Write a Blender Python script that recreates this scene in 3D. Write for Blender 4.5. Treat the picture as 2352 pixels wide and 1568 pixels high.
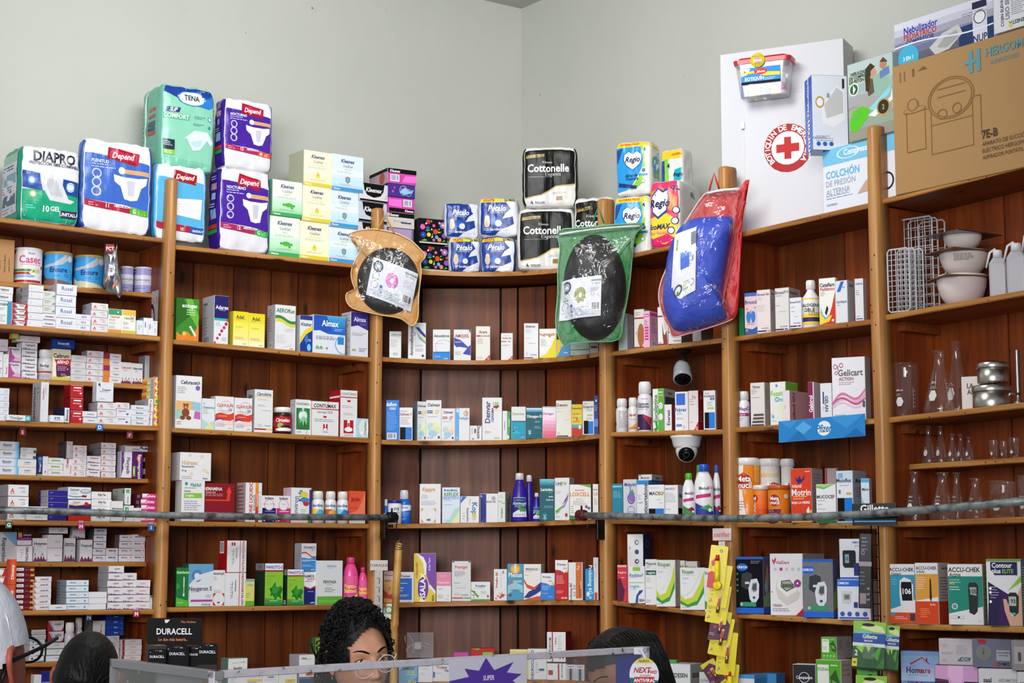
import bpy, bmesh, math, random
from mathutils import Vector, Matrix
for o in list(bpy.data.objects): bpy.data.objects.remove(o)
random.seed(7)
EYE=1.55; FPX=4018.0; TH=math.atan(506/FPX); CT,ST=math.cos(TH),math.sin(TH)
# ---------------- camera
cd=bpy.data.cameras.new('camera'); cam=bpy.data.objects.new('camera',cd); bpy.context.collection.objects.link(cam)
cam.location=(0,0,EYE); cam.rotation_euler=(math.pi/2+TH,0,0)
cd.sensor_width=36; cd.lens=36*FPX/2352; cd.clip_start=.05; cd.clip_end=60
bpy.context.scene.camera=cam
# ---------------- world, lights, exposure
sc=bpy.context.scene
sc.view_settings.view_transform='Standard'; sc.view_settings.look='None'; sc.view_settings.exposure=0.0; sc.view_settings.gamma=1
w=bpy.data.worlds.new('world'); sc.world=w; w.use_nodes=True
bg=w.node_tree.nodes['Background']; bg.inputs[0].default_value=(.85,.92,1,1); bg.inputs[1].default_value=.34
def area(name,loc,target,sx,sy,power,col):
    l=bpy.data.lights.new(name,'AREA'); l.shape='RECTANGLE'; l.size=sx; l.size_y=sy; l.energy=power; l.color=col
    o=bpy.data.objects.new(name,l); bpy.context.collection.objects.link(o); o.location=loc
    o.rotation_euler=(Vector(target)-Vector(loc)).to_track_quat('-Z','Y').to_euler(); return o
area('shopfront_daylight',(-1.3,-.9,2.7),(-.5,6.8,2.1),3.0,1.8,41,(1,.985,.985)).data.spread=math.radians(68)
area('ceiling_tube_light',(-.3,4.5,3.75),(-.85,6.8,2.4),1.3,.6,40,(.98,1,.97))
# ---------------- materials
MATS={}
def lin(c): return c/12.92 if c<=.04045 else ((c+.055)/1.055)**2.4
def hexc(h):
    if len(h) not in (3,6): print('BADHEX',h); h='f0f'
    if len(h)==3: h=''.join(c+c for c in h)
    return tuple(lin(int(h[i:i+2],16)/255) for i in (0,2,4))+(1,)
def setp(b,**k):
    for n,v in k.items():
        n=n.replace('_',' ')
        if n in b.inputs: b.inputs[n].default_value=v
def pmat(h,fin='p'):
    """plain print/plastic/metal colours: p=printed card, f=glossy film, m=metal, c=cloth"""
    key=h+fin
    if key in MATS: return MATS[key]
    m=bpy.data.materials.new('ink_'+key); m.use_nodes=True; nt=m.node_tree; b=nt.nodes['Principled BSDF']
    b.inputs['Base Color'].default_value=hexc(h)
    r={'p':.5,'f':.22,'m':.3,'c':.85,'g':.12}[fin]
    setp(b,Roughness=r,Metallic=1. if fin=='m' else 0.,Specular_IOR_Level={'p':.3,'f':.4}.get(fin,.5))
    dark=max(hexc(h)[:3])<.02
    if dark and fin!='m': setp(b,Specular_IOR_Level=.22 if fin=='f' else .1); r=max(r,.3)
    if fin in 'pf':
        n=nt.nodes.new('ShaderNodeTexNoise'); n.inputs['Scale'].default_value=9; n.inputs['Detail'].default_value=2
        t=nt.nodes.new('ShaderNodeTexCoord'); nt.links.new(t.outputs['Object'],n.inputs['Vector'])
        mr=nt.nodes.new('ShaderNodeMapRange'); mr.inputs['To Min'].default_value=r-.08; mr.inputs['To Max'].default_value=r+.12
        nt.links.new(n.outputs['Fac'],mr.inputs['Value']); nt.links.new(mr.outputs['Result'],b.inputs['Roughness'])
    MATS[key]=m; return m
def nodemat(name):
    m=bpy.data.materials.new(name); m.use_nodes=True; return m,m.node_tree,m.node_tree.nodes['Principled BSDF']
def ramp(nt,stops):
    r=nt.nodes.new('ShaderNodeValToRGB'); e=r.color_ramp.elements
    e[0].position,e[0].color=stops[0][0],hexc(stops[0][1]); e[1].position,e[1].color=stops[-1][0],hexc(stops[-1][1])
    for p,c in stops[1:-1]:
        x=e.new(p); x.color=hexc(c)
    return r
def wood(name,axis,stops,rough=.42,knots=True,sc_=1.0,spec=.4):
    m,nt,b=nodemat(name); N=nt.nodes.new; L=nt.links.new
    t=N('ShaderNodeTexCoord'); oi=N('ShaderNodeObjectInfo'); mp=N('ShaderNodeMapping')
    s=[16*sc_]*3; s[axis]=1.1*sc_; mp.inputs['Scale'].default_value=s
    L(t.outputs['Object'],mp.inputs['Vector'])
    n=N('ShaderNodeTexNoise'); n.noise_dimensions='4D'; n.inputs['Scale'].default_value=1.6; n.inputs['Detail'].default_value=6; n.inputs['Distortion'].default_value=.7
    mul=N('ShaderNodeMath'); mul.operation='MULTIPLY'; mul.inputs[1].default_value=37; L(oi.outputs['Random'],mul.inputs[0]); L(mul.outputs[0],n.inputs['W'])
    L(mp.outputs['Vector'],n.inputs['Vector'])
    r=ramp(nt,stops); L(n.outputs['Fac'],r.inputs['Fac']); out=r.outputs['Color']
    # streaks of fine grain
    mp2=N('ShaderNodeMapping'); s2=[150*sc_]*3; s2[axis]=4*sc_; mp2.inputs['Scale'].default_value=s2; L(t.outputs['Object'],mp2.inputs['Vector'])
    n2=N('ShaderNodeTexNoise'); n2.inputs['Scale'].default_value=1; n2.inputs['Detail'].default_value=3; L(mp2.outputs['Vector'],n2.inputs['Vector'])
    mx=N('ShaderNodeMix'); mx.data_type='RGBA'; mx.blend_type='MULTIPLY'; mx.inputs[0].default_value=.45
    g=N('ShaderNodeMapRange'); g.inputs['From Min'].default_value=.3; g.inputs['From Max'].default_value=.7; g.inputs['To Min'].default_value=.55; g.inputs['To Max'].default_value=1.15
    L(n2.outputs['Fac'],g.inputs['Value']); L(out,mx.inputs[6]); L(g.outputs['Result'],mx.inputs[7]); out=mx.outputs[2]
    if knots:
        mp3=N('ShaderNodeMapping'); s3=[9.]*3; s3[axis]=3.2; mp3.inputs['Scale'].default_value=s3; L(t.outputs['Object'],mp3.inputs['Vector'])
        v=N('ShaderNodeTexVoronoi'); v.inputs['Scale'].default_value=1; L(mp3.outputs['Vector'],v.inputs['Vector'])
        k=N('ShaderNodeMapRange'); k.inputs['From Min'].default_value=.05; k.inputs['From Max'].default_value=.13; L(v.outputs['Distance'],k.inputs['Value'])
        mk=N('ShaderNodeMix'); mk.data_type='RGBA'; L(k.outputs['Result'],mk.inputs[0]); mk.inputs[6].default_value=hexc('2c1206'); L(out,mk.inputs[7]); out=mk.outputs[2]
    L(out,b.inputs['Base Color']); setp(b,Roughness=rough,Specular_IOR_Level=spec)
    bp=N('ShaderNodeBump'); bp.inputs['Strength'].default_value=.12; bp.inputs['Distance'].default_value=.002; L(n2.outputs['Fac'],bp.inputs['Height']); L(bp.outputs['Normal'],b.inputs['Normal'])
    return m
M_POST=wood('varnished_post_wood',2,[(.3,'9c6030'),(.5,'bd8548'),(.7,'cc985c')],.35)
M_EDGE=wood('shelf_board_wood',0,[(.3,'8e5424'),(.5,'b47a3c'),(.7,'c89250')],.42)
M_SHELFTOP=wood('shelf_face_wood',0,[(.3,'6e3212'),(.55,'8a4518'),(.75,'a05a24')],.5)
M_BACK=wood('back_plank_wood',2,[(.3,'5c2a0c'),(.5,'7c3e12'),(.72,'9a5418')],.5,sc_=.8)
M_BACKR=wood('back_plank_red_wood',2,[(.3,'662608'),(.5,'853a10'),(.72,'9c4c1a')],.45,sc_=.8)
M_BACKP=wood('back_plank_faded_wood',2,[(.3,'5e3424'),(.5,'80503e'),(.72,'9c6a54')],.5,sc_=.8)
M_BACKM=wood('back_plank_mid_wood',2,[(.3,'54240a'),(.5,'6f3612'),(.72,'8a4a1c')],.5,sc_=.8)
M_DARK=pmat('1a0c06','p')
def wallmat():
    m,nt,b=nodemat('painted_plaster'); N=nt.nodes.new; L=nt.links.new
    t=N('ShaderNodeTexCoord'); n=N('ShaderNodeTexNoise'); n.inputs['Scale'].default_value=.7; n.inputs['Detail'].default_value=4; L(t.outputs['Object'],n.inputs['Vector'])
    r=ramp(nt,[(.35,'bfc1ba'),(.65,'cacbc5')]); L(n.outputs['Fac'],r.inputs['Fac'])
    v=N('ShaderNodeTexVoronoi'); v.inputs['Scale'].default_value=8; L(t.outputs['Object'],v.inputs['Vector'])
    n3=N('ShaderNodeTexNoise'); n3.inputs['Scale'].default_value=1.3; L(t.outputs['Object'],n3.inputs['Vector'])
    th=N('ShaderNodeMapRange'); th.inputs['From Min'].default_value=.38; th.inputs['From Max'].default_value=.62; th.inputs['To Min'].default_value=.0; th.inputs['To Max'].default_value=.05; L(n3.outputs['Fac'],th.inputs['Value'])
    lt=N('ShaderNodeMath'); lt.operation='LESS_THAN'; L(v.outputs['Distance'],lt.inputs[0]); L(th.outputs['Result'],lt.inputs[1])
    mx=N('ShaderNodeMix'); mx.data_type='RGBA'; L(lt.outputs[0],mx.inputs[0]); L(r.outputs['Color'],mx.inputs[6]); mx.inputs[7].default_value=hexc('95958c')
    L(mx.outputs[2],b.inputs['Base Color']); setp(b,Roughness=.85,Specular_IOR_Level=.15)
    n4=N('ShaderNodeTexNoise'); n4.inputs['Scale'].default_value=14; n4.inputs['Detail'].default_value=6; L(t.outputs['Object'],n4.inputs['Vector'])
    bp=N('ShaderNodeBump'); bp.inputs['Strength'].default_value=.25; bp.inputs['Distance'].default_value=.01; L(n4.outputs['Fac'],bp.inputs['Height']); L(bp.outputs['Normal'],b.inputs['Normal'])
    return m
M_WALL=wallmat()
def glassmat(name,col='ffffff',rough=.0,alpha=.0,ior=1.45):
    m,nt,b=nodemat(name); setp(b,Base_Color=hexc(col),Roughness=rough,IOR=ior,Transmission_Weight=1.-alpha); return m
def thinmat(name,col,alpha,rough=.05):
    """clear sheet: mix of see-through and glossy"""
    m,nt,b=nodemat(name); N=nt.nodes.new; L=nt.links.new
    setp(b,Base_Color=hexc(col),Roughness=rough,Specular_IOR_Level=.5)
    tr=N('ShaderNodeBsdfTransparent'); gl=N('ShaderNodeBsdfGlossy'); gl.inputs['Roughness'].default_value=rough
    fr=N('ShaderNodeLayerWeight'); fr.inputs['Blend'].default_value=.5
    pw=N('ShaderNodeMath'); pw.operation='POWER'; L(fr.outputs['Facing'],pw.inputs[0]); pw.inputs[1].default_value=3.2
    sc2=N('ShaderNodeMapRange'); L(pw.outputs[0],sc2.inputs['Value']); sc2.inputs['To Min'].default_value=.06; sc2.inputs['To Max'].default_value=.95
    m1=N('ShaderNodeMixShader'); L(sc2.outputs['Result'],m1.inputs[0]); L(tr.outputs[0],m1.inputs[1]); L(gl.outputs[0],m1.inputs[2])
    m2=N('ShaderNodeMixShader'); m2.inputs[0].default_value=alpha; L(m1.outputs[0],m2.inputs[1]); L(b.outputs[0],m2.inputs[2])
    L(m2.outputs[0],nt.nodes['Material Output'].inputs[0]); return m
M_GLASS=thinmat('clear_lab_glass','ffffff',.012,.02)
M_PANE=thinmat('counter_glass','dfe8e4',.03,.02)
M_WRAP=thinmat('clear_wrap','ffffff',.12,.12)
# ---------------- pixel -> place
def ray(x,y):
    a=(x-1176)/FPX; b=(784-y)/FPX
    return Vector((a,CT-b*ST,ST+b*CT))
AZL=math.radians(54.2)
UL=Vector((math.sin(AZL),math.cos(AZL))); VL=Vector((-UL.y,UL.x))     # along left wall, into it
UR=Vector((UL.y,-UL.x)); VR=Vector((UL.x,UL.y))                        # along right wall (towards viewer), into it
PL=Vector((-.53,6.90)); PR=Vector((.349,6.60))
cor=Vector((PL.x,PL.y)),Vector((PR.x,PR.y))
_c=(PR-PL); CH=_c.length; SAG=.215; RAD=CH*CH/(8*SAG)+SAG/2
_n=Vector((-_c.y,_c.x)).normalized()
CC=(PL+PR)/2+_n*(SAG-RAD)
def plan(side,x,y,s=0.):
    """plan point where the view ray of pixel (x,y) meets the front line (setback s)"""
    r=ray(x,y); d=Vector((r.x,r.y))
    if side=='C':
        R=RAD+s; b=-2*d.dot(CC); a=d.dot(d); c=CC.dot(CC)-R*R
        t=(-b+math.sqrt(max(b*b-4*a*c,0)))/(2*a); return d*t,t*r.z
    P,V=(PL,VL) if side=='L' else (PR,VR)
    t=((P+V*s).dot(V))/d.dot(V); return d*t,t*r.z
def hit(P,n,x,y):
    r=ray(x,y); d=Vector((r.x,r.y)); t=P.dot(n)/d.dot(n); return d*t,t*r.z
BAYS={1:('L',0,370),2:('L',420,845),3:('C',887,1374),4:('R',1408,1643),5:('R',1685,1985),6:('R',2040,2352)}
SH={ # bay: list of (yL,yR,setback)
1:[(498,546,0),(645,674,.1),(743,772,0),(866,884,.1),(965,978,0),(1089,1100,.1),(1193,1199,0),(1290,1290,.1),(1402,1399,0),(1521,1517,.1),(1640,1632,0)],
2:[(563,608,0),(781,820,0),(983,1006,0),(1197,1203,0),(1394,1388,0),(1592,1572,0)],
3:[(613,599,0),(820,808,0),(1010,996,0),(1203,1191,0),(1385,1379,0),(1572,1566,0)],
4:[(590,541,0),(806,777,0),(992,986,0),(1192,1196,0),(1379,1407,0),(1592,1622,0)],
5:[(536,467,0),(772,734,0),(981,962,0),(1199,1202,0),(1407,1425,0),(1625,1655,0)],
6:[(452,371,0),(721,665,0),(958,923,0),(1069,1048,.1),(1198,1186,0),(1431,1439,0),(1660,1700,0)]}
def shelf_z(bay,i,x):
    side,xl,xr=BAYS[bay]; yl,yr,s=SH[bay][i]
    p,z0=plan(side,xl,yl,s); q,z1=plan(side,xr,yr,s)
    if side=='C': f=(x-xl)/(xr-xl)
    else:
        ym=yl+(yr-yl)*(x-xl)/(xr-xl)
        P,_=plan(side,x,ym,s); f=(P-p).dot(q-p)/(q-p).dot(q-p)
    return z0+(z1-z0)*f
# ---------------- object helpers
COL=bpy.context.collection
class Geo:
    def __init__(s): s.v=[];s.f=[];s.m=[];s.mats=[];s.smooth=set()
    def mi(s,m):
        if m not in s.mats: s.mats.append(m)
        return s.mats.index(m)
    def add(s,vs,fs,m,smooth=False):
        o=len(s.v); s.v+= [tuple(v) for v in vs]; k=s.mi(m)
        for f in fs:
            if smooth: s.smooth.add(len(s.f))
            s.f.append([i+o for i in f]); s.m.append(k)
        return s
    def box(s,x0,x1,y0,y1,z0,z1,m,b=0.):
        if b<=0:
            vs=[(x,y,z) for z in (z0,z1) for y in (y0,y1) for x in (x0,x1)]
            return s.add(vs,[(0,2,3,1),(4,5,7,6),(0,1,5,4),(1,3,7,5),(3,2,6,7),(2,0,4,6)],m)
        ring=[(x0+b,y0),(x1-b,y0),(x1,y0+b),(x1,y1-b),(x1-b,y1),(x0+b,y1),(x0,y1-b),(x0,y0+b)]
        ins=[(min(max(x,x0+b),x1-b),min(max(y,y0+b),y1-b)) for x,y in ring]
        vs=[(x,y,z0) for x,y in ins]+[(x,y,z0+b) for x,y in ring]+[(x,y,z1-b) for x,y in ring]+[(x,y,z1) for x,y in ins]
        fs=[tuple(range(7,-1,-1)),tuple(range(24,32))]
        for k in range(3):
            for i in range(8):
                j=(i+1)%8; fs.append((k*8+i,k*8+j,k*8+8+j,k*8+8+i))
        return s.add(vs,fs,m)
    def lathe(s,prof,m,n=24,cx=0,cy=0,smooth=True,z=0,caps=True):
        vs=[];fs=[]
        for r,h in prof:
            for i in range(n):
                a=2*math.pi*i/n; vs.append((cx+r*math.cos(a),cy+r*math.sin(a),z+h))
        for k in range(len(prof)-1):
            for i in range(n):
                j=(i+1)%n; fs.append((k*n+i,k*n+j,(k+1)*n+j,(k+1)*n+i))
        if caps:
            fs.append(tuple(range(n-1,-1,-1))); fs.append(tuple(range((len(prof)-1)*n,len(prof)*n)))
        return s.add(vs,fs,m,smooth)
    def tube(s,pts,r,m,n=8,closed=False):
        pts=[Vector(p) for p in pts]; vs=[];fs=[]; N=len(pts)
        rr=r if isinstance(r,(list,tuple)) else [r]*N
        up=None
        for i,p in enumerate(pts):
            a=pts[(i-1)%N] if (closed or i>0) else p; b=pts[(i+1)%N] if (closed or i<N-1) else p
            t=(b-a); t=t.normalized() if t.length>1e-9 else Vector((0,0,1))
            if up is None: up=Vector((0,0,1)) if abs(t.z)<.9 else Vector((1,0,0))
            x=up.cross(t)
            if x.length<1e-6: x=Vector((1,0,0)).cross(t)
            x.normalize(); y=t.cross(x); up=y
            for k in range(n):
                q=2*math.pi*k/n; vs.append(p+(x*math.cos(q)+y*math.sin(q))*rr[i])
        M=N if closed else N-1
        for i in range(M):
            for k in range(n):
                j=(k+1)%n; i2=(i+1)%N; fs.append((i*n+k,i*n+j,i2*n+j,i2*n+k))
        if not closed: fs.append(tuple(range(n-1,-1,-1))); fs.append(tuple((N-1)*n+k for k in range(n)))
        return s.add(vs,fs,m,True)
    def prism(s,poly,y0,y1,m,axis='y'):
        n=len(poly)
        if axis=='y': vs=[(x,y0,z) for x,z in poly]+[(x,y1,z) for x,z in poly]
        else: vs=[(x,y,y0) for x,y in poly]+[(x,y,y1) for x,y in poly]
        fs=[tuple(range(n)),tuple(range(2*n-1,n-1,-1))]+[(i,i+n,(i+1)%n+n,(i+1)%n) for i in range(n)]
        return s.add(vs,fs,m)
    def build(s,name,parent=None,loc=(0,0,0),rot=0.,fixn=False):
        me=bpy.data.meshes.new(name); me.from_pydata(s.v,[],s.f)
        for m in s.mats: me.materials.append(m)
        me.polygons.foreach_set('material_index',s.m)
        sm=[False]*len(s.f)
        for i in s.smooth: sm[i]=True
        me.polygons.foreach_set('use_smooth',sm); me.update()
        if fixn:
            bm=bmesh.new(); bm.from_mesh(me); bmesh.ops.recalc_face_normals(bm,faces=bm.faces); bm.to_mesh(me); bm.free()
        o=bpy.data.objects.new(name,me); COL.objects.link(o)
        if parent: o.parent=parent
        o.location=loc; o.rotation_euler=(0,0,rot) if not isinstance(rot,(tuple,list)) else rot
        return o
def empty(name,loc=(0,0,0),rot=0.):
    o=bpy.data.objects.new(name,None); COL.objects.link(o); o.location=loc; o.rotation_euler=(0,0,rot); o.empty_display_size=.05; return o
def tag(o,label,cat,group=None,kind=None):
    if label: o['label']=label
    if cat: o['category']=cat
    if group: o['group']=group
    if kind: o['kind']=kind
    return o
# ---------------- lettering (cached meshes of the built-in font)
_TX={}
_tc=bpy.data.curves.new('lettering','FONT'); _to=bpy.data.objects.new('lettering',_tc); COL.objects.link(_to)
def glyphs(s,bold=0.,shear=0.,res=2):
    k=(s,bold,shear)
    if k in _TX: return _TX[k]
    _tc.body=s; _tc.size=1; _tc.offset=bold; _tc.shear=shear; _tc.resolution_u=res; _tc.fill_mode='FRONT'
    bpy.context.view_layer.update()
    me=_to.evaluated_get(bpy.context.evaluated_depsgraph_get()).to_mesh()
    vs=[(v.co.x,v.co.y) for v in me.vertices]; fs=[tuple(p.vertices) for p in me.polygons]
    _to.evaluated_get(bpy.context.evaluated_depsgraph_get()).to_mesh_clear()
    if not vs: vs=[(0,0),(.01,0),(0,.01)]; fs=[(0,1,2)]
    x0=min(v[0] for v in vs); x1=max(v[0] for v in vs); cap=.69
    vs=[((v[0]-x0)/cap,v[1]/cap) for v in vs]
    _TX[k]=(vs,fs,(x1-x0)/cap); return _TX[k]
def clip(poly,ax,lo,hi):
    def side(p,ins,inter):
        out=[]
        for i in range(len(p)):
            a=p[i-1];b=p[i]; ia,ib=ins(a),ins(b)
            if ia!=ib: out.append(inter(a,b))
            if ib: out.append(b)
        return out
    def it(v):
        def f(a,b):
            t=(v-a[ax])/(b[ax]-a[ax]); q=[a[0]+t*(b[0]-a[0]),a[1]+t*(b[1]-a[1])]; q[ax]=v; return tuple(q)
        return f
    p=side(poly,lambda q:q[ax]>=lo,it(lo))
    return side(p,lambda q:q[ax]<=hi,it(hi)) if p else p
def paint(g,dsl,fm,W,H,fin='p',cut=(0,0),base=.0003,tx=0.):
    """print a design on a face. fm(u,v,o)->local point; W,H face size in m. cut=(nx,ny) subdivision for curved faces"""
    off=[base]
    def poly(pts,col):
        if min(min(q) for q in pts)<0 or max(max(q) for q in pts)>1:
            for ax in (0,1):
                if len(pts)>=3: pts=clip(pts,ax,0.,1.)
            if len(pts)<3: return
        ps=[pts]
        for ax,n in ((0,cut[0]),(1,cut[1])):
            if n:
                q=[]
                for p in ps:
                    lo=min(t[ax] for t in p); hi=max(t[ax] for t in p)
                    i0=int(math.floor(lo*n)); i1=int(math.ceil(hi*n))
                    for i in range(i0,max(i1,i0+1)):
                        c=clip(p,ax,i/n,(i+1)/n)
                        if len(c)>=3: q.append(c)
                ps=q
        for p in ps: g.add([fm(x,y,off[0]) for x,y in p],[tuple(range(len(p)))],pmat(col,fin))
    def rect(x0,y0,x1,y1,col): poly([(x0,y0),(x1,y0),(x1,y1),(x0,y1)],col)
    def ell(x,y,rx,ry,col,n=20): poly([(x+rx*math.cos(2*math.pi*i/n),y+ry*math.sin(2*math.pi*i/n)) for i in range(n)],col)
    for op in dsl.split(';'):
        t=op.split()
        if not t: continue
        k=t[0]; off[0]+=.00006
        try:
            if k in 'TtLlVDIX':
                x,y,h=float(t[1])/100,float(t[2])/100,float(t[3])/100; col=t[4]; s=' '.join(t[5:]).replace('\\n','\n')
                bold=.022 if k in 'TLVDIX' else 0.; vs,fs,wd=glyphs(s,bold,.3 if k=='I' else 0.)
                if k in 'TtLlI': vs=[(a*.87,b) for a,b in vs]; wd*=.87
                if k in 'VD':
                    sc=h*W; sc=min(sc,.95*H/max(wd,.01)); q=sc
                    if k=='V': P=[(x-(b-.5)*q/W,y+(a-wd/2)*q/H) for a,b in vs]
                    else: P=[(x+(b-.5)*q/W, y-(a-wd/2)*q/H) for a,b in vs]
                else:
                    q=h*H; lim=min(.93,2*min(x,1-x)+.06)*W if k not in 'Ll' else (1-x)*W*.98
                    q=min(q,lim/max(wd,.01)); ox=0 if k in 'Ll' else wd/2
                    P=[(x+(a-ox)*q/W,y+(b-.5)*q/H) for a,b in vs]
                if k=='X': P=[(2*x-a,2*y-b) for a,b in P]
                P=[(a,b) if 0<=a<=1 else (min(max(a,0),1),b) for a,b in P]
                g.add([fm(a,b,off[0]+.00004+tx) for a,b in P],fs,pmat(col,fin))
            elif k=='R': rect(*[float(a)/100 for a in t[1:5]],t[5])
            elif k=='M':
                x0,y0,x1,y1=[float(a)/100 for a in t[1:5]]; n=int(t[5]); rn=random.Random(len(dsl)+n)
                for i in range(n):
                    yy=y1-(i+.5)*(y1-y0)/n; hh=(y1-y0)/n*.34; x=x0; xe=x0+(x1-x0)*rn.uniform(.6,1)
                    while x<xe:
                        l=(x1-x0)*rn.uniform(.07,.2); rect(x,yy-hh/2,min(x+l,xe),yy+hh/2,t[6]); x+=l+(x1-x0)*.03
            elif k=='C': r=float(t[3])/100; ell(float(t[1])/100,float(t[2])/100,r,r*W/H,t[4])
            elif k=='E': ell(*[float(a)/100 for a in t[1:5]],t[5])
            elif k=='O':
                x,y,rx,ry=[float(a)/100 for a in t[1:5]]; th=.16 if len(t)<7 else float(t[6])
                for i in range(20):
                    a0,a1=[2*math.pi*j/20 for j in (i,i+1)]
                    poly([(x+rx*s*math.cos(a),y+ry*s*math.sin(a)) for s,a in ((1,a0),(1,a1),(1-th,a1),(1-th,a0))],t[5])
            elif k=='P': c=[float(a)/100 for a in t[2:]]; poly(list(zip(c[::2],c[1::2])),t[1])
            elif k=='B':
                x0,y0,x1,y1=[float(a)/100 for a in t[1:5]]; rect(x0,y0,x1,y1,'fff'); off[0]+=.00004; rn=random.Random(5); x=x0+(x1-x0)*.08
                while x<x1-(x1-x0)*.1:
                    l=(x1-x0)*rn.choice((.02,.04,.06)); rect(x,y0+(y1-y0)*.12,x+l,y1-(y1-y0)*.08,t[5] if len(t)>5 else '334'); x+=l+(x1-x0)*rn.choice((.025,.045))
            elif k=='S':  # wavy band y0(left) y1(right) thick amp col
                a,b,th,am=[float(q)/100 for q in t[1:5]]; n=12
                f=lambda x:a+(b-a)*x+am*math.sin(x*2*math.pi)
                for i in range(n):
                    p,q=i/n,(i+1)/n; poly([(p,max(f(p)-th,0)),(q,max(f(q)-th,0)),(q,min(f(q),1)),(p,min(f(p),1))],t[5])
            elif k=='G':
                x0,y0,x1,y1=[float(a)/100 for a in t[1:5]]; c0=[int(c,16) for c in t[5]]; c1=[int(c,16) for c in t[6]]; n=7
                for i in range(n):
                    c=''.join('%x'%round(p+(q-p)*i/(n-1)) for p,q in zip(c0,c1)); rect(x0,y0+(y1-y0)*i/n,x1,y0+(y1-y0)*(i+1)/n,c)
        except Exception as ex: print('DSL',op,ex)
# ================= the room
def z_(zr): return EYE+zr
DL,DR=.30,.385       # room wall behind the shelf fronts
DB=.24               # back panels of the shelving
def uvL(u,v): return Vector((UL.x*u+VL.x*v,UL.y*u+VL.y*v))
uR=PR.dot(UL); vLf=PL.dot(VL)
CORNER=uvL(uR+DR,vLf+DL)
ZC=EYE+.3238*CORNER.y
def wallpanel(name,a,b,zt,thick):
    d=(b-a); L=d.length; g=Geo(); g.box(0,L,0,thick,0,zt,M_WALL)
    o=g.build(name,None,(a.x,a.y,0),math.atan2(d.y,d.x)); o['kind']='structure'
wallpanel('wall_left',CORNER-UL*5.2,CORNER,ZC,.15)
wallpanel('wall_right',CORNER,CORNER+UR*5.2,ZC,.15)
g=Geo(); P=[CORNER-UL*5.2,CORNER,CORNER+UR*5.2,CORNER+UR*5.2-UL*5.2]
g.prism([(p.x,p.y) for p in P],ZC,ZC+.1,M_WALL,'z'); g.build('ceiling')['kind']='structure'
def floormat():
    m,nt,b=nodemat('floor_tile'); t=nt.nodes.new('ShaderNodeTexCoord'); k=nt.nodes.new('ShaderNodeTexBrick'); nt.links.new(t.outputs['Object'],k.inputs['Vector'])
    k.offset=0; k.inputs['Scale'].default_value=1; k.inputs['Brick Width'].default_value=.4; k.inputs['Row Height'].default_value=.4; k.inputs['Mortar Size'].default_value=.006
    k.inputs['Color1'].default_value=hexc('8d8478'); k.inputs['Color2'].default_value=hexc('978d80'); k.inputs['Mortar'].default_value=hexc('55504a'); nt.links.new(k.outputs['Color'],b.inputs['Base Color']); setp(b,Roughness=.4); return m
g=Geo(); g.prism([(p.x,p.y) for p in P],-.1,0,floormat(),'z'); g.build('floor')['kind']='structure'
# ================= shelving: one built-in unit
UNIT=empty('shelving_unit',(PR.x,PR.y,0)); tag(UNIT,'varnished orange pine wall shelving with square posts around a curved corner','shelving')
UNIT_INV=Vector((PR.x,PR.y,0))
def ub(g,name,loc=(0,0,0),rot=0.):
    o=g.build(name,UNIT,Vector(loc)-UNIT_INV,rot); return o
def frame(side):  # origin P, along direction, rotation
    return (PL,UL,math.atan2(UL.y,UL.x)) if side=='L' else (PR,UR,math.atan2(UR.y,UR.x))
def tpar(side,x,y=900,s=0.):
    p,_=plan(side,x,y,s); P,U,_r=frame(side); return (p-P).dot(U)
TH_SH=.0175
# posts
POSTS=[('L',395,410),('L',868,478),('R',1391,455),('R',1662,383),('R',2003,290)]
PT=[]
for side,px,yt in POSTS:
    P,U,rot=frame(side); p,zt=plan(side,px,yt,-.012); t=(p-P).dot(U)
    if px==868: t=-.012
    if px==1391: t=.012
    PT.append(t); w=.0215 if side=='L' else .0225
    g=Geo(); n=10; ring=[]
    # square-backed post with a rounded front
    for a in (-w,-w,-w*.93,-w*.6,0,w*.6,w*.93,w,w): ring.append(a)
    ys=[.03,-.004,-.016,-.024,-.027,-.024,-.016,-.004,.03]
    zt2=z_(zt); rows=[(0,1.),(zt2-.012,1.),(zt2-.003,.93),(zt2,.8)]
    # slight bends along the height
    vs=[];fs=[]; zz=[0,.5,1.,1.5,1.9,2.3,zt2-.3,zt2-.012,zt2-.003,zt2]; zz=sorted(zz)
    for z in zz:
        k=1. if z<zt2-.01 else (.93 if z<zt2-.001 else .8)
        wob=.0025*math.sin(z*5+px)
        for a,b in zip(ring,ys): vs.append((a*k*(1+.03*math.sin(z*4+px))+wob,b*k,z))
    m=len(ring)
    for r in range(len(zz)-1):
        for i in range(m):
            j=(i+1)%m; fs.append((r*m+i,r*m+j,(r+1)*m+j,(r+1)*m+i))
    fs.append(tuple((len(zz)-1)*m+i for i in range(m)))
    g.add(vs,fs,M_POST,True)
    rn=random.Random(px)
    for k in range(9):   # nail heads and holes
        z=rn.uniform(1.2,zt2-.1); x=rn.uniform(-w*.6,w*.6)
        g.add([(x+.0022*math.cos(a*1.05),-.0285,z+.003*math.sin(a*1.05)) for a in range(6)],[tuple(range(6))],M_DARK)
    q=P+U*t
    ub(g,'post',(q.x,q.y,0),rot)
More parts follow.
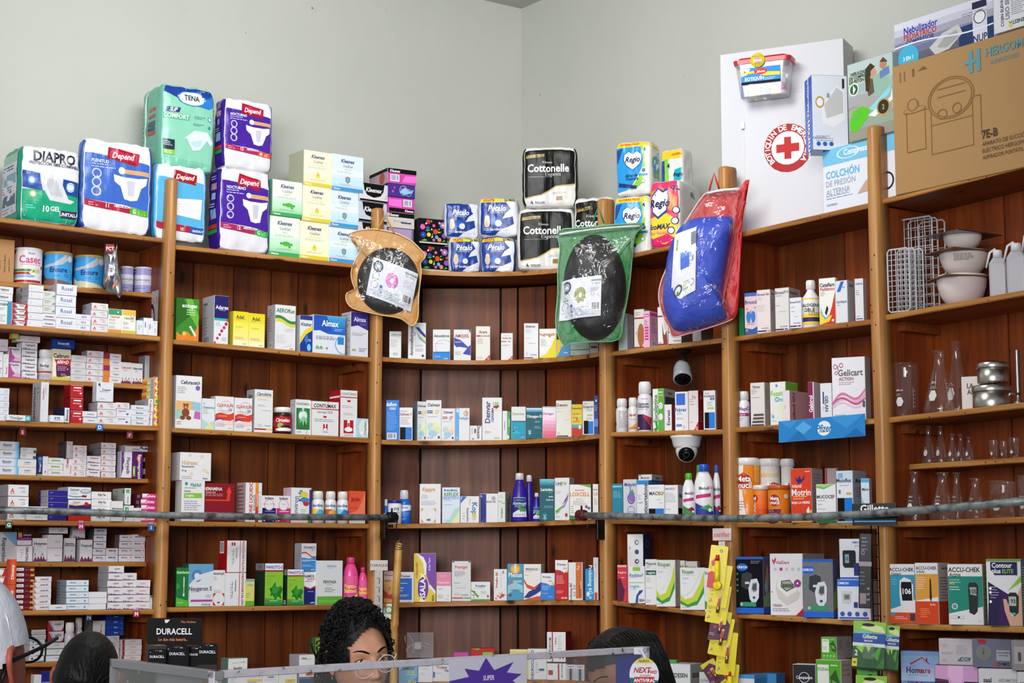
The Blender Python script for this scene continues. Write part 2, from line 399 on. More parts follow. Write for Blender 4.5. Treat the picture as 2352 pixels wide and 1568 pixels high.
# shelf boards
def board(bay,i):
    side,xl,xr=BAYS[bay]; yl,yr,s=SH[bay][i]
    if side=='C':
        n=28; g=Geo(); vs=[];fs=[]
        pts=[]
        for k in range(n+1):
            x=xl-14+(xr-xl+26)*k/n; p,_=plan('C',x,1200,s); z=z_(shelf_z(bay,i,min(max(x,xl),xr)))
            pts.append((p,z))
        D=DB if i else None
        for k,(p,z) in enumerate(pts):
            r=(p-CC).normalized(); b=p+r*(DB-.004)
            if i==0:
                # top board reaches into the room corner
                e=CORNER; # clamp to walls
                b=p+r*.9
                dl=(b-CORNER).dot(VL); dr=(b-CORNER).dot(VR)
                f=1.
                for V in (VL,VR):
                    dd=(b-CORNER).dot(V)
                    if dd>0:
                        den=(b-p).dot(V); f=min(f,1-dd/den*1.0)
                b=p+(b-p)*f
            vs+=[(p.x,p.y,z),(b.x,b.y,z),(p.x,p.y,z-TH_SH),(b.x,b.y,z-TH_SH)]
            if k: o=k*4; fs+=[(o-4,o-3,o+1,o),(o-2,o+2,o+3,o-1),(o-4,o,o+2,o-2)]
        ed=[f for j,f in enumerate(fs) if j%3==2]; ot=[f for j,f in enumerate(fs) if j%3!=2]
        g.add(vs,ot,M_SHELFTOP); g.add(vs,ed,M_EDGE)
        g.v=[(a-PR.x,b-PR.y,c) for a,b,c in g.v]
        return g.build('shelf_board',UNIT)
    P,U,rot=frame(side)
    ta=tpar(side,xl,yl,s) if bay!=1 else tpar('L',0,yl,s)-.35
    tb=tpar(side,xr,yr,s) if bay!=6 else tpar('R',2352,yr,s)+.3
    # run the ends behind the posts
    if s==0:
        ends={1:(None,PT[0]-.012),2:(PT[0]+.012,PT[1]-.01),4:(PT[2]+.012,PT[3]-.012),5:(PT[3]+.012,PT[4]-.012),6:(PT[4]+.012,None)}[bay]
        if ends[0] is not None: ta=ends[0]
        if ends[1] is not None: tb=ends[1]
    else:
        if bay==1: tb=PT[0]-.012
        if bay==6: ta=PT[4]+.012
    def zat(t):
        p,z0=plan(side,xl,yl,s); q,z1=plan(side,xr,yr,s); t0=(p-P).dot(U); t1=(q-P).dot(U)
        return z_(z0+(z1-z0)*(t-t0)/(t1-t0))
    dep=(DL if side=='L' else DR)-.004 if i==0 else DB-.004
    y0=s+.004; y1=dep
    n=10; vs=[];g=Geo(); rn=random.Random(bay*31+i)
    ft=[];fe=[]
    for k in range(n+1):
        t=ta+(tb-ta)*k/n; z=zat(t)+rn.uniform(-.001,.001)*0; e=.0015*math.sin(k*1.7+bay+i)
        vs+=[(t,y0+.003,z),(t,y0+e,z-.004),(t,y0+e,z-TH_SH+.003),(t,y0+.003,z-TH_SH),(t,y1,z),(t,y1,z-TH_SH)]
        if k:
            o=k*6; a=o-6
            fe+=[(a,o,o+1,a+1)[::-1],(a+1,o+1,o+2,a+2)[::-1],(a+2,o+2,o+3,a+3)[::-1]]; ft+=[(a,o,o+4,a+4),(a+3,a+5,o+5,o+3)]
    ft+=[(0,1,2,3,5,4)]; o=n*6; ft+=[(o+4,o+5,o+3,o+2,o+1,o)]
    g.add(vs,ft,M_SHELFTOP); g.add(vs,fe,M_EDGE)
    for k in range(6):
        t=rn.uniform(ta+.1,tb-.05); z=zat(t)-rn.uniform(.008,.026); r=rn.uniform(.0012,.0024)
        g.add([(t+r*1.3*math.cos(a*1.05),y0-.0018,z+r*math.sin(a*1.05)) for a in range(6)],[tuple(range(6))],M_DARK)
    if s==0 and i>0:   # short ledgers under the board, along the partitions
        for tt,sg in ((ta,1),(tb,-1)):
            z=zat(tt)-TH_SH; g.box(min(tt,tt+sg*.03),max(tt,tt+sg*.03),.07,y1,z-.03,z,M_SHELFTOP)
    return ub(g,'shelf_board',(P.x,P.y,0),rot)
for bay in SH:
    for i in range(len(SH[bay])): board(bay,i)
# partitions behind posts
for k,(side,px,yt) in enumerate(POSTS):
    P,U,rot=frame(side); t=PT[k]
    bay={0:1,1:2,2:4,3:4,4:5}[k]; i0=0
    zt=z_(shelf_z(bay,0,BAYS[bay][2] if k in (0,1,3,4) else BAYS[bay][1]))-TH_SH
    g=Geo(); off={0:0,1:0,2:0,3:0,4:0}[k]
    g.box(t-.012+off,t+.012+off,.028,DB-.002,0,zt-.002,M_BACKR); ub(g,'partition',(P.x,P.y,0),rot)
# back panels made of planks
def planks(side,t0,t1,bay,mats,edges,yb=DB):
    P,U,rot=frame(side); g=Geo(); _,xl,xr=BAYS[bay]; yl,yr,s_=SH[bay][0]
    p,za=plan(side,xl,yl,0); q,zb=plan(side,xr,yr,0); ta_=(p-P).dot(U); tb_=(q-P).dot(U)
    def top():
        for k in range(len(g.v)-4,len(g.v)):
            x,y,z=g.v[k]; g.v[k]=(x,y,z_(za+(zb-za)*(x-ta_)/(tb_-ta_))-TH_SH-.001)
    zt=2.
    g.box(t0,t1,yb+.014,yb+.02,0,zt,M_DARK); top()
    es=[t0]+[e for e in edges if t0<e<t1]+[t1]
    for j in range(len(es)-1):
        g.box(es[j]+.003,es[j+1]-.003,yb,yb+.013,0,zt,mats[j%len(mats)]); top()
    ub(g,'back_panel',(P.x,P.y,0),rot)
def tb(side,pxs): return [tpar(side,x,1000,DB) for x in pxs]
planks('L',tpar('L',0,900)-.4,PT[0]+.02,1,[M_BACK,M_BACKM],tb('L',[-90,38,150,240,330]))
planks('L',PT[0]+.02,PT[1]+.04,2,[M_BACKM,M_BACK,M_BACKM,M_BACK],tb('L',[436,530,617,680,775,800]))
planks('R',PT[2]-.02,PT[3],4,[M_BACKR,M_BACKM],tb('R',[1480,1525,1620]))
planks('R',PT[3],PT[4],5,[M_BACKR,M_BACKM],tb('R',[1800,1950]))
planks('R',PT[4],tpar('R',2352)+.3,6,[M_BACKR],tb('R',[2150,2325]))
# curved corner back: planks as chords
g=Geo(); zt=z_(min(shelf_z(3,0,1374),shelf_z(3,0,887)))-TH_SH-.001
cps=[858,965,1150,1190,1255,1372,1400]
mm=[M_BACKP,M_BACKP,M_BACKM,M_BACKM,M_BACKR,M_BACKR]
for j in range(len(cps)-1):
    a,_=plan('C',cps[j]+2,1200,DB); b,_=plan('C',cps[j+1]-3,1200,DB); d=(b-a).normalized(); n=Vector((-d.y,d.x))
    # upper third is darker varnished wood, the faded planks are a lower separate piece
    for (z0,z1,mt) in ([(0,z_(.83),mm[j]),(z_(.83),zt,M_BACKM)] if mm[j] is M_BACKP else [(0,zt,mm[j])]):
        vs=[(a.x,a.y),(b.x,b.y),(b.x+n.x*.013,b.y+n.y*.013),(a.x+n.x*.013,a.y+n.y*.013)]
        g.prism([(x-PR.x,y-PR.y) for x,y in vs],z0,z1,mt,'z')
vs=[]
pts=[plan('C',x,1200,DB+.02)[0] for x in range(850,1411,40)]
for p in pts: vs+=[(p.x-PR.x,p.y-PR.y,0),(p.x-PR.x,p.y-PR.y,zt)]
g.add(vs,[(2*i,2*i+2,2*i+3,2*i+1) for i in range(len(pts)-1)],M_DARK)
g.build('back_panel',UNIT,fixn=False)
# ================= goods on the shelves
from mathutils import noise as MN
ZX=[0,0,1.]
def Z(ox,oy,s=1.): ZX[:]=[ox,oy,s]
def px(x): return ZX[0]+x/ZX[2]
def py(y): return ZX[1]+y/ZX[2]
BAYN={1:'left bay',2:'second bay',3:'curved corner bay',4:'fourth bay',5:'fifth bay',6:'right bay'}
ORD=['top','second','third','fourth','fifth','sixth','seventh','eighth','ninth','tenth','eleventh']
def loc_name(bay,i): return 'unit top, '+BAYN[bay] if i==0 else '%s shelf %s'%(BAYN[bay],['','one','two','three','four','five','six','seven','eight','nine','ten'][i])
WALLROT={'L':math.atan2(UL.y,UL.x),'R':math.atan2(UR.y,UR.x)}
class Spot: pass
def place(bay,sh,x0,x1,yt,yb=None,s=.02,a=None):
    side,xl,xr=BAYS[bay]; sp=Spot(); s0=SH[bay][sh][2]; s=s+s0
    xm=(x0+x1)/2
    zb=shelf_z(bay,sh,xm)+.0005
    ybp=yb if yb is not None else SH[bay][sh][0]+(SH[bay][sh][1]-SH[bay][sh][0])*(xm-xl)/(xr-xl)
    ym=(yt+ybp)/2
    C,_=plan(side,xm,ym,s); d=C.normalized(); ap=math.atan2(-d.x,d.y)
    if a is None:
        if side=='L': rot=WALLROT['L']
        elif side=='C': rot=ap
        else: rot=ap-math.radians(26)
    elif a=='w': rot=WALLROT[side]
    else: rot=ap-math.radians(a)
    X=Vector((math.cos(rot),math.sin(rot))); n=Vector((-X.y,X.x))
    A,_=hit(C,n,x0,ym); Bq,_=hit(C,n,x1,ym)
    sp.w=(Bq-A).length; M=(A+Bq)/2
    _,zt=hit(C,n,xm,yt)
    if yb is not None:
        _,zb=hit(C,n,xm,yb)
    sp.z=EYE+zb; sp.h=max(zt-zb,.004); sp.M=M; sp.X=X; sp.n=n; sp.rot=rot; sp.view=ap-rot; sp.dist=M.length; sp.s=s
    wr=ap if side=='C' else WALLROT[side]; dl=abs(wr-rot); lim=(DL if side=='L' else DR) if sh==0 else DB
    if side=='C' and sh==0: lim=.3
    sp.dmax=max((lim-s-.008-sp.w/2*math.sin(dl))/math.cos(dl)-sp.w*.0,.015)
    if side=='C': sp.dmax-= .01
    return sp
ALL=[]
def reg(o,desc,cat,bay,sh,ordn=None,group=None,raw=False):
    lab=desc if raw else desc+((', '+ordn) if ordn else '')+', '+loc_name(bay,sh)
    tag(o,lab,cat,group); ALL.append(o)
def fin_obj(g,name,sp,d,bay,sh,parts=(),k=0.):
    c=sp.M+sp.n*(d/2)
    return c
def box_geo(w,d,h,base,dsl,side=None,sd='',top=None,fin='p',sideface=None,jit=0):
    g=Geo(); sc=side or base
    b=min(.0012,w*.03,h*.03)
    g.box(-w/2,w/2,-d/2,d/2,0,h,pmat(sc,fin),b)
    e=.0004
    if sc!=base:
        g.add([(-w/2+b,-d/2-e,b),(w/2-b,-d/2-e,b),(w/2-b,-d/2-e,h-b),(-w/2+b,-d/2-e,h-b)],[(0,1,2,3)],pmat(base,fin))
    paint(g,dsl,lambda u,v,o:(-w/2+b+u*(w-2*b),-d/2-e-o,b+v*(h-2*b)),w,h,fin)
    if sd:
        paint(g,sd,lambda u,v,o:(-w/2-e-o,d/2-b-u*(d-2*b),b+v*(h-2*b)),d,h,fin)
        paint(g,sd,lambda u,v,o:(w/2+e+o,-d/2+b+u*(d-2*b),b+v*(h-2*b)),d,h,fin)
    # tuck-flap seams
    t=.0006
    g.add([(-w/2+.003,-d/2+.0015,h+.0002),(w/2-.003,-d/2+.0015,h+.0002),(w/2-.003,-d/2+.0022,h+.0002),(-w/2+.003,-d/2+.0022,h+.0002)],[(0,1,2,3)],pmat('777'))
    return g
def B(bay,sh,x0,x1,yt,desc,base='eee',dsl='',**o):
    """a printed carton, or a stack of n of them"""
    yb=o.get('yb'); 
    sp=place(bay,sh,px(x0),px(x1),py(yt),py(yb) if yb is not None else None,o.get('s',.015),o.get('a'))
    n=o.get('n',1); d=o.get('d')
    if d is None and 'sp' in o: d=max(o['sp']/ZX[2]*sp.dist/FPX/max(math.sin(abs(sp.view)),.2),.02)
    if d is None: d=max(.03,min(sp.w*.6 if n==1 else sp.w*1.1,.1))
    d=min(d,sp.dmax); hh=sp.h/n; rn=random.Random(int(x0*7+yt)); out=[]
    ol=o.get('names'); dl=dsl if isinstance(dsl,list) else None
    src=None
    for i in range(n):
        if src is None or dl:
            dd=dl[i%len(dl)] if dl else dsl; bs=base[i%len(base)] if isinstance(base,list) else base
            g=box_geo(sp.w,d,hh-.0006,bs,dd,o.get('side'),o.get('sd',''),fin=o.get('fin','p'))
            ob=g.build(o.get('name','pill_box' if bay==1 else 'medicine_box')); src=ob
        else:
            ob=src.copy(); COL.objects.link(ob)
        k=(n-1-i); j=rn.uniform(-.0015,.0015) if n>1 else 0
        c=sp.M+sp.n*(d/2+abs(j))+sp.X*j
        ob.location=(c.x,c.y,sp.z+k*hh); ob.rotation_euler=(math.radians(o.get('tilt',0)),0,sp.rot+(rn.uniform(-.02,.02) if n>1 else 0)+math.radians(o.get('yaw',0)))
        if o.get('roll'): ob.rotation_euler[1]=math.radians(o['roll'])
        reg(ob,desc,o.get('cat','pill box' if bay==1 else 'medicine box'),bay,sh,('%s in stack'%ORD[i] if i<n-1 else 'bottom of stack') if n>1 else None,o.get('grp') or (('stack of '+desc+'s')[:60] if n>1 else None))
        out.append(ob)
    return out if n>1 else out[0]
def cylmap(r,cx=0,cy=0,z0=0,H=1.,span=80,rf=None):
    S=math.radians(span)
    def f(u,v,o):
        a=(u-.5)*2*S; z=z0+v*H; R=(rf(z) if rf else r)+o
        return (cx+R*math.sin(a),cy-R*math.cos(a),z)
    return f
def CAN(bay,sh,x0,x1,yt,desc,base,dsl,lid='b99a4c',**o):
    sp=place(bay,sh,px(x0),px(x1),py(yt),None,o.get('s',.02),0); r=sp.w/2; h=sp.h
    if o.get('rot') is None: pass
    g=Geo(); fin=o.get('fin','f')
    mb=pmat(base,fin); rim=pmat('9a9488','m')
    g.lathe([(r*.96,0),(r,.002),(r,.004)],rim,28,caps=True); g.lathe([(r*.985,.004),(r*.985,h*.93)],mb,28,caps=False)
    rr=r*.985; paint(g,dsl,cylmap(rr,0,0,.004,h*.93-.004,o.get('span',80)),2*rr*math.radians(o.get('span',80)),h*.93,fin,cut=(14,0))
    ob=g.build(o.get('name','tin_can')); c=sp.M+sp.n*r; ob.location=(c.x,c.y,sp.z); ob.rotation_euler=(0,0,sp.rot+math.radians(o.get('yaw',0)))
    lg=Geo(); lg.lathe([(r*.985,h*.93),(r*1.0,h*.935),(r*1.0,h*.985),(r*.97,h)],pmat(lid,'f' if o.get('plid') else 'f'),28); lg.build('lid',ob)
    reg(ob,desc,o.get('cat','can'),bay,sh,None,o.get('grp')); return ob
def BOT(bay,sh,x0,x1,yt,desc,base,dsl,cap='f4f4f4',shape='pill',**o):
    """bottles and jars; shape gives the outline as (radius fraction, height fraction); lab=(z0,z1) label band"""
    sp=place(bay,sh,px(x0),px(x1),py(yt),None,o.get('s',.02),0); r=sp.w/2; h=sp.h
    SHP={'pill':([(.9,0),(1,.02),(1,.62),(.93,.70),(.74,.745),(.7,.76)],(.76,1.,.78)),
         'syrup':([(.92,0),(1,.02),(1,.55),(.9,.64),(.6,.72),(.42,.78),(.4,.82)],(.81,1.,.48)),
         'jar':([(.9,0),(1,.03),(1,.7),(.95,.78),(.85,.82)],(.80,1.,.92)),
         'tub':([(.97,0),(1,.02),(1,.9)],(.88,1.,1.03)),
         'jug':([(.9,0),(1,.03),(1,.6),(.93,.7),(.72,.79),(.5,.86),(.45,.88)],(.87,1.,.5)),
         'taper':([(.92,0),(1,.03),(.97,.35),(.8,.62),(.5,.8),(.43,.87)],(.86,1.,.46)),
         'dome':([(.95,0),(1,.02),(1,.55),(.86,.66),(.55,.74)],(.73,1.,.56))}
    prof,(c0,c1,cr)=SHP[shape]; fin=o.get('fin','f'); fl=o.get('flat',1.)
    g=Geo(); g.lathe([(a*r,b*h) for a,b in prof],pmat(base,fin),28)
    rf=lambda z:next((r*(p[0]+(q[0]-p[0])*((z/h-p[1])/max(q[1]-p[1],1e-6))) for p,q in zip(prof,prof[1:]) if p[1]<=z/h<=q[1]),r*.9)
    l0,l1=o.get('lab',(.08,.58)); sn=o.get('span',78)
    if dsl: paint(g,dsl,cylmap(r,0,0,l0*h,(l1-l0)*h,sn,rf),2*r*math.radians(sn),(l1-l0)*h,'p',cut=(14,0 if l1<.7 else 8),base=.0009)
    if fl!=1: g.v=[(x,y*fl,z) for x,y,z in g.v]
    ob=g.build(o.get('name','bottle')); c=sp.M+sp.n*r*fl; ob.location=(c.x,c.y,sp.z); ob.rotation_euler=(0,0,sp.rot+math.radians(o.get('yaw',0)))
    cg=Geo(); n=28; R=r*cr; zc0,zc1=c0*h,c1*h
    cg.lathe([(R,zc0),(R,zc1-.15*(zc1-zc0)),(R*.97,zc1-.05*(zc1-zc0)),(R*.85,zc1)],pmat(cap,'f'),n)
    for i in range(0,n,1):
        a=2*math.pi*i/n; cg.box(-.0004,.0004,0,.0006,zc0+.001,zc1-.2*(zc1-zc0),pmat(cap,'f'))
        k=len(cg.v)-8
        for q in range(k,k+8):
            x,y,z=cg.v[q]; y+=R-.0003; cg.v[q]=(x*math.cos(a)-y*math.sin(a),x*math.sin(a)+y*math.cos(a),z)
    cg.build('cap',ob); reg(ob,desc,o.get('cat','bottle'),bay,sh,None,o.get('grp')); return ob
def soft_geo(w,d,h,base,dsl,p=9.,amp=.004,valley=0,side=None,sd='',fin='f',seed=0,crump=.0,bulge=.08,cut=(10,10),backcol=None):
    N=14
    def dfm(x,y,z,o=0.):
        a,b,c=x/(w/2),y/(d/2),2*z/h-1
        r=(abs(a)**p+abs(b)**p+abs(c*.999)**(p*1.6)+1e-9)**(-1/p) if max(abs(a),abs(b),abs(c))>0 else 1
        r=min(r,1.)
        A,Bb,Cc=a*r,b*r,c*(1-(1-r)*.6)
        bz=(1-Cc*Cc)
        X=A*w/2*(1+.03*bz); Y=Bb*d/2*(1+bulge*bz*(1-A*A)); 
        if valley: Y*=1-valley*math.exp(-(A/.13)**2)
        q=Vector((X*28+seed,Y*28,(z)*22))
        nz=MN.noise(q)*amp*(.5+abs(Cc)**3*1.4)
        nz2=(MN.noise(Vector((X*95+seed,Y*60,z*26)))*amp*.55)*(.4+abs(Cc)**2)
        Y+=(nz+nz2)*(1 if Bb>0 else -1) if abs(b)>.5 else 0
        X+=MN.noise(Vector((Y*30,z*30+seed,3.)))*amp*(1 if A>0 else -1) if abs(a)>.5 else 0
        Zz=h/2+Cc*h/2+(MN.noise(Vector((X*35+seed,Y*35,9)))*amp*1.5*max(0,abs(Cc)-.7)/.3)*1
        if o: Y-=o
        return Vector((X,Y,Zz))
    g=Geo(); vs=[];fs=[]
    def grid(fn,nu,nv,m,flip=False):
        vv=[dfm(*fn(i/nu,j/nv)) for j in range(nv+1) for i in range(nu+1)]
        ff=[]
        for j in range(nv):
            for i in range(nu):
                q=(j*(nu+1)+i,j*(nu+1)+i+1,(j+1)*(nu+1)+i+1,(j+1)*(nu+1)+i); ff.append(q[::-1] if flip else q)
        g.add(vv,ff,m,True)
    mb=pmat(base,fin); ms=pmat(side or base,fin)
    G2=N*2; FV=[[dfm((i/G2-.5)*w,-d/2,j/G2*h) for i in range(G2+1)] for j in range(G2+1)]
    def fmap(u,v,o):
        u=min(max(u,.0),1.)*G2; v=min(max(v,0),1.)*G2; i=min(int(u),G2-1); j=min(int(v),G2-1); a=u-i; b=v-j
        q=(FV[j][i]*(1-a)+FV[j][i+1]*a)*(1-b)+(FV[j+1][i]*(1-a)+FV[j+1][i+1]*a)*b
        ex=FV[j][i+1]-FV[j][i]; ez=FV[j+1][i]-FV[j][i]; nn=ex.cross(ez).normalized()
        return q+nn*o
    grid(lambda u,v:((u-.5)*w,-d/2,v*h),N*2,N*2,mb); grid(lambda u,v:((u-.5)*w,d/2,v*h),N,N,ms,True)
    grid(lambda u,v:(-w/2,(.5-u)*d,v*h),N,N*2,ms); grid(lambda u,v:(w/2,(u-.5)*d,v*h),N,N*2,ms)
    grid(lambda u,v:((u-.5)*w,(v-.5)*d,h),N*2,N,mb); grid(lambda u,v:((u-.5)*w,(v-.5)*d,0),N,N,mb,True)
    paint(g,dsl,lambda u,v,o:fmap(.02+u*.96,.01+v*.98,o+.0006),w,h,fin,cut=(26,26),tx=.0016)
    if sd:
        paint(g,sd,lambda u,v,o:dfm(-w/2,(.5-u)*d*.96,h*(.01+v*.98))+Vector((-o-.001,0,0)),d,h,fin,cut=(6,10))
        paint(g,sd,lambda u,v,o:dfm(w/2,(u-.5)*d*.96,h*(.01+v*.98))+Vector((o+.001,0,0)),d,h,fin,cut=(6,10))
    return g
def SOFT(bay,sh,x0,x1,yt,desc,base,dsl,**o):
    yb=o.get('yb'); sp=place(bay,sh,px(x0),px(x1),py(yt),py(yb) if yb is not None else None,o.get('s',.015),o.get('a'))
    d=o.get('d',.12)
    if 'sp' in o: d=o['sp']/ZX[2]*sp.dist/FPX/max(math.sin(abs(sp.view)),.2)
    d=min(d,sp.dmax)
    g=soft_geo(sp.w,d,sp.h,base,dsl,o.get('p',9.),o.get('amp',.004),o.get('valley',0),o.get('side'),o.get('sd',''),o.get('fin','f'),seed=x0*.37,bulge=o.get('bulge',.08),cut=o.get('cut',(10,10)))
    c=sp.M+sp.n*(d/2); ob=g.build(o.get('name','diaper_pack'),None,(c.x,c.y,sp.z),(0,math.radians(o.get('roll',0)),sp.rot))
    reg(ob,desc,o.get('cat','pack'),bay,sh,None,o.get('grp')); return ob
# ================= unit top
AM='P d54 20 74 10 30 17 30 20 48 24 30 30 30;R 8 18 32 25 e88;M 52 62 94 84 1 d54;M 66 25 94 55 2 999'
SPK='P 738 2 0 2 12 14 6 22 14 34 5 48 12 60 4 76 7 98 0;P 96a 4 12 8 26 16 18;P 738 18 8 20 22 28 16;P 96a 34 6 38 18 44 10'
DIAPER='P eef {0} {1} {2} {1} {3} {4} {5} {6} {7} {6} {8} {4}'
def diaper(x0,x1,y0,y1,c='eef'):
    m=(x0+x1)/2; w=x1-x0; h=y1-y0
    f=lambda a,b:'%.1f %.1f'%(x0+a*w,y0+b*h)
    return 'P %s %s'%(c,' '.join(f(a,b) for a,b in ((0,1),(.3,.93),(.7,.93),(1,1),(.97,.72),(.8,.55),(.68,.05),(.5,0),(.32,.05),(.2,.55),(.03,.72))))+';P ccd %s'%' '.join(f(a,b) for a,b in ((.38,.8),(.62,.8),(.58,.2),(.42,.2)))
def depend(body,name,num,sub,band,tail,extra=''):
    return ('P %s 0 33 60 31 100 26 100 80 50 83 0 86;'%body+'P a12 36 95 82 90 80 76 34 80;P c25 39 92 79 88 78 80 38 83;I 58 85.5 6.4 fff Depend;L 12 77 3.5 fff %s;M 12 69 50 75 2 ccf;'%name+
     'C 20 63 7 cce;C 20 63 5 %s;C 20 53 7 cce;C 20 53 5 %s;C 20 43 7 cce;C 20 43 5 %s;R 58 66 98 71 da7;C 56 69 5 def;'%(body,body,body)+diaper(44,96,36,64)+
     ';P %s 0 33 70 29 70 22 0 26;L 34 28 4.2 fff %s;M 8 26 24 31 2 ecc;L 46 28.5 2.6 fff ABSORCIÓN;P %s 70 29 100 26 100 19 70 22;L 74 24.6 4.4 fff %s;M 82 21 96 26 3 dfc;'%(band,num,tail,sub)+extra)
Z(0,150,3.2)
SOFT(1,0,150,590,600,'diaper pack, clear film, white top, green base','e4e5e8',
 'R 0 0 100 42 1ba57c;P 1a4a9a 0 44 36 41 30 64 0 67;P 1a4a9a 68 40 100 38 100 58 70 60;P dcdce2 30 66 62 63 80 34 92 32 84 28 48 30 40 40;P c4c4cc 36 60 58 58 70 36 50 36;T 55 87 13 224 DIAPRO;T 55 77.5 3.8 335 PROTECCIÓN 100% CONFIABLE;C 17 54 9 36c;C 17 54 6 9bd;C 17 54 4 fff;C 83 50 8 def;O 83 50 8 5 48c;C 20 36 6 9c3;C 20 36 4 eee;M 8 16 26 22 2 9fe;L 37 18 8 fff 10;L 50 19 6 fff GEL;R 68 8 98 18 325;T 83 13 4.6 fff UNITALLA',
 sp=140,side='17957a',sd='R 10 12 86 92 dde;R 10 80 86 92 9cb;M 14 70 80 78 2 247;R 14 52 80 66 7ab;M 14 40 80 50 3 456;R 14 24 80 38 257;M 14 14 80 22 2 789',roll=0)
SOFT(1,0,600,1112,562,'blue and white diaper pack with maroon logo','e6e6ec',depend('3f6bc8','PLENITUD','11','G','b1203f','5ab32e'),sp=40,side='35a')
SOFT(1,0,1140,1510,735,'light blue diaper pack behind the post','e4e6ec','P 5ab4e4 0 22 100 18 100 80 0 84;P a12 36 95 82 90 80 76 34 80;I 58 85.5 6.4 fff Depend;P f4f4f6 30 55 95 58 92 30 36 34;M 30 36 90 50 4 dde;P b1203f 0 22 70 20 70 11 0 13;P 35a 70 20 100 18 100 9 70 11;L 50 15 4.4 fff 10;L 74 14 3.6 fff UNITALLA',sp=30,side='4aa4dc')
SOFT(1,0,1185,1580,150,'tall mint green adult diaper pack, raised on another','8ed2b8',
 'P 1c3f98 0 100 0 92 30 84 60 78 88 76 100 80 100 100;P 2a7fd0 60 78 88 76 100 80 100 94 80 88;E 55 86 27 8 fff;O 55 86 28 9 2a7fd0 .12;T 55 86.5 6 234 TENA;P 223a80 8 73 34 73 31 67 5 67;I 20 70 4.6 fff SLIP;P 4fb996 0 66 52 66 50 59 -2 59;T 26 62.5 5.2 fff COMFORT;M 60 62 84 66 2 478;C 90 64 4.5 48c;C 90 64 3 dff;M 58 54 82 57 2 478;C 90 54 3 29a;P dff 40 36 60 48 86 48 98 36 92 32 84 38 72 26 58 24 46 38;P bde 52 34 76 38 74 30 60 28;R 2 22 24 34 234;M 3 26 22 32 3 def;R 2 16 24 22 8c3;T 12 19 4 fff 10 G;P 7ac8ac 0 14 100 10 100 0 0 0',
 sp=150,yb=780,side='6db8a2',sd='R 20 10 30 98 dfe;R 40 70 74 74 c33;R 40 62 74 66 a53;R 40 52 74 58 456;R 40 47 74 51 246;R 40 42 74 46 c43;M 40 30 74 38 3 9cc;M 2 30 16 80 9 5a9',bulge=.05)
DN=lambda t:depend('4a22a0','NOCTURNO','12',t[0],'b02a60',t[1])
SOFT(2,0,1612,1985,765,'purple night diaper pack, green size patch','e8e6ee',DN(('G','2fae4a')),sp=85,side='3c1c90',sd='M 30 86 90 92 2 def;R 30 74 80 82 c9b;R 40 62 70 70 9be;M 20 52 80 58 2 def;R 30 38 80 50 9be;R 10 26 90 31 c43;R 10 20 90 25 3a4')
SOFT(2,0,1642,2002,255,'purple night diaper pack, orange size patch','e8e6ee',DN(('M','e04a3a')),sp=70,yb=770,side='3c1c90',sd='M 30 86 90 92 2 def;R 30 74 80 82 c9b;R 40 62 70 70 9be;M 20 52 80 58 2 def;R 30 38 80 50 9be;R 10 26 90 31 c43;R 10 20 90 25 3a4')
Z(600,320,3.409)
def kl(c0,c1,sub,ic): return 'G 0 0 100 60 %s %s;R 0 0 100 10 %s;I 50 84 10 1c2a78 Kleenex;t 50 70 7 667 ColdGel;t 50 60 4 %s %s;M 16 49 86 55 2 aab;%s;M 24 16 80 20 2 99a;L 5 5 5 fff Kleenex'%(c1,c0,{'7':'3cae5c','e':'e8d23c','5':'3f9ede'}[ic[0]],{'7':'6a9','e':'db8','5':'79b'}[ic[0]],sub,{'7':'E 55 32 14 6 5b3;C 38 32 4 4a5;C 72 31 4 4a5;C 66 25 4 4a5','e':'P e2c52a 50 42 43 30 44 25 50 22 56 25 57 30;E 50 27 6 4 f2dc5a','5':'P 789 42 38 50 41 58 38 57 27 50 21 43 27;P 9ab 45 36 50 38 55 36 54 28 50 24 46 28'}[ic[0]])
KG=kl('efe','9da','Mentol','7');KY=kl('ffd','ffc','Aceite Humectante','e');KB=kl('eff','bdf','Anti-Viral','5')
def tis(*a,**k): return B(*a,name='tissue_box',cat='tissue box',**k)
tis(2,0,65,302,605,'lower green cube tissue box','eef6e8',KG,d=.11,side='6ba88a')
tis(2,0,85,322,322,'upper green cube tissue box','eef6e8',KG,yb=606,d=.11,side='6ba88a')
tis(2,0,303,530,648,'bottom yellow cube tissue box','fbf6d8',KY,d=.11)
tis(2,0,325,545,368,'middle yellow cube tissue box','fbf6d8',KY,yb=648,d=.11)
tis(2,0,332,555,92,'top yellow cube tissue box','fbf6d8',KY,yb=372,sp=120,side='c8c8ae')
tis(2,0,531,762,695,'bottom blue cube tissue box','e4f2fa',KB,d=.11)
tis(2,0,541,762,408,'middle blue cube tissue box','e4f2fa',KB,yb=690,d=.11)
tis(2,0,553,800,125,'top blue cube tissue box','e4f2fa',KB,yb=410,d=.11)
KK='P 111 12 100 16 60 26 34 50 22 74 34 84 60 88 100;I 50 64 24 fff Kleenex;R 0 0 100 10 111;P ccd 86 20 100 60 98 20'
tis(2,0,770,992,345,'marble and black flat tissue box, highest','e6e0e4',KK,yb=490,d=.12)
tis(2,0,762,985,492,'blue and black flat tissue box behind post','c8d4e2',KK.replace('ccd','9bd'),yb=650,d=.12)
tis(2,0,760,985,655,'lilac and black flat tissue box behind post','dcd0e4',KK,yb=790,d=.12)
tis(2,0,760,985,795,'bottom black flat tissue box behind bag','ddd',KK,d=.12)
PK='R 0 70 100 100 111;I 25 84 18 fff Kleenex;B 8 12 40 60 55a;P f7d 50 10 100 14 100 60 60 56'
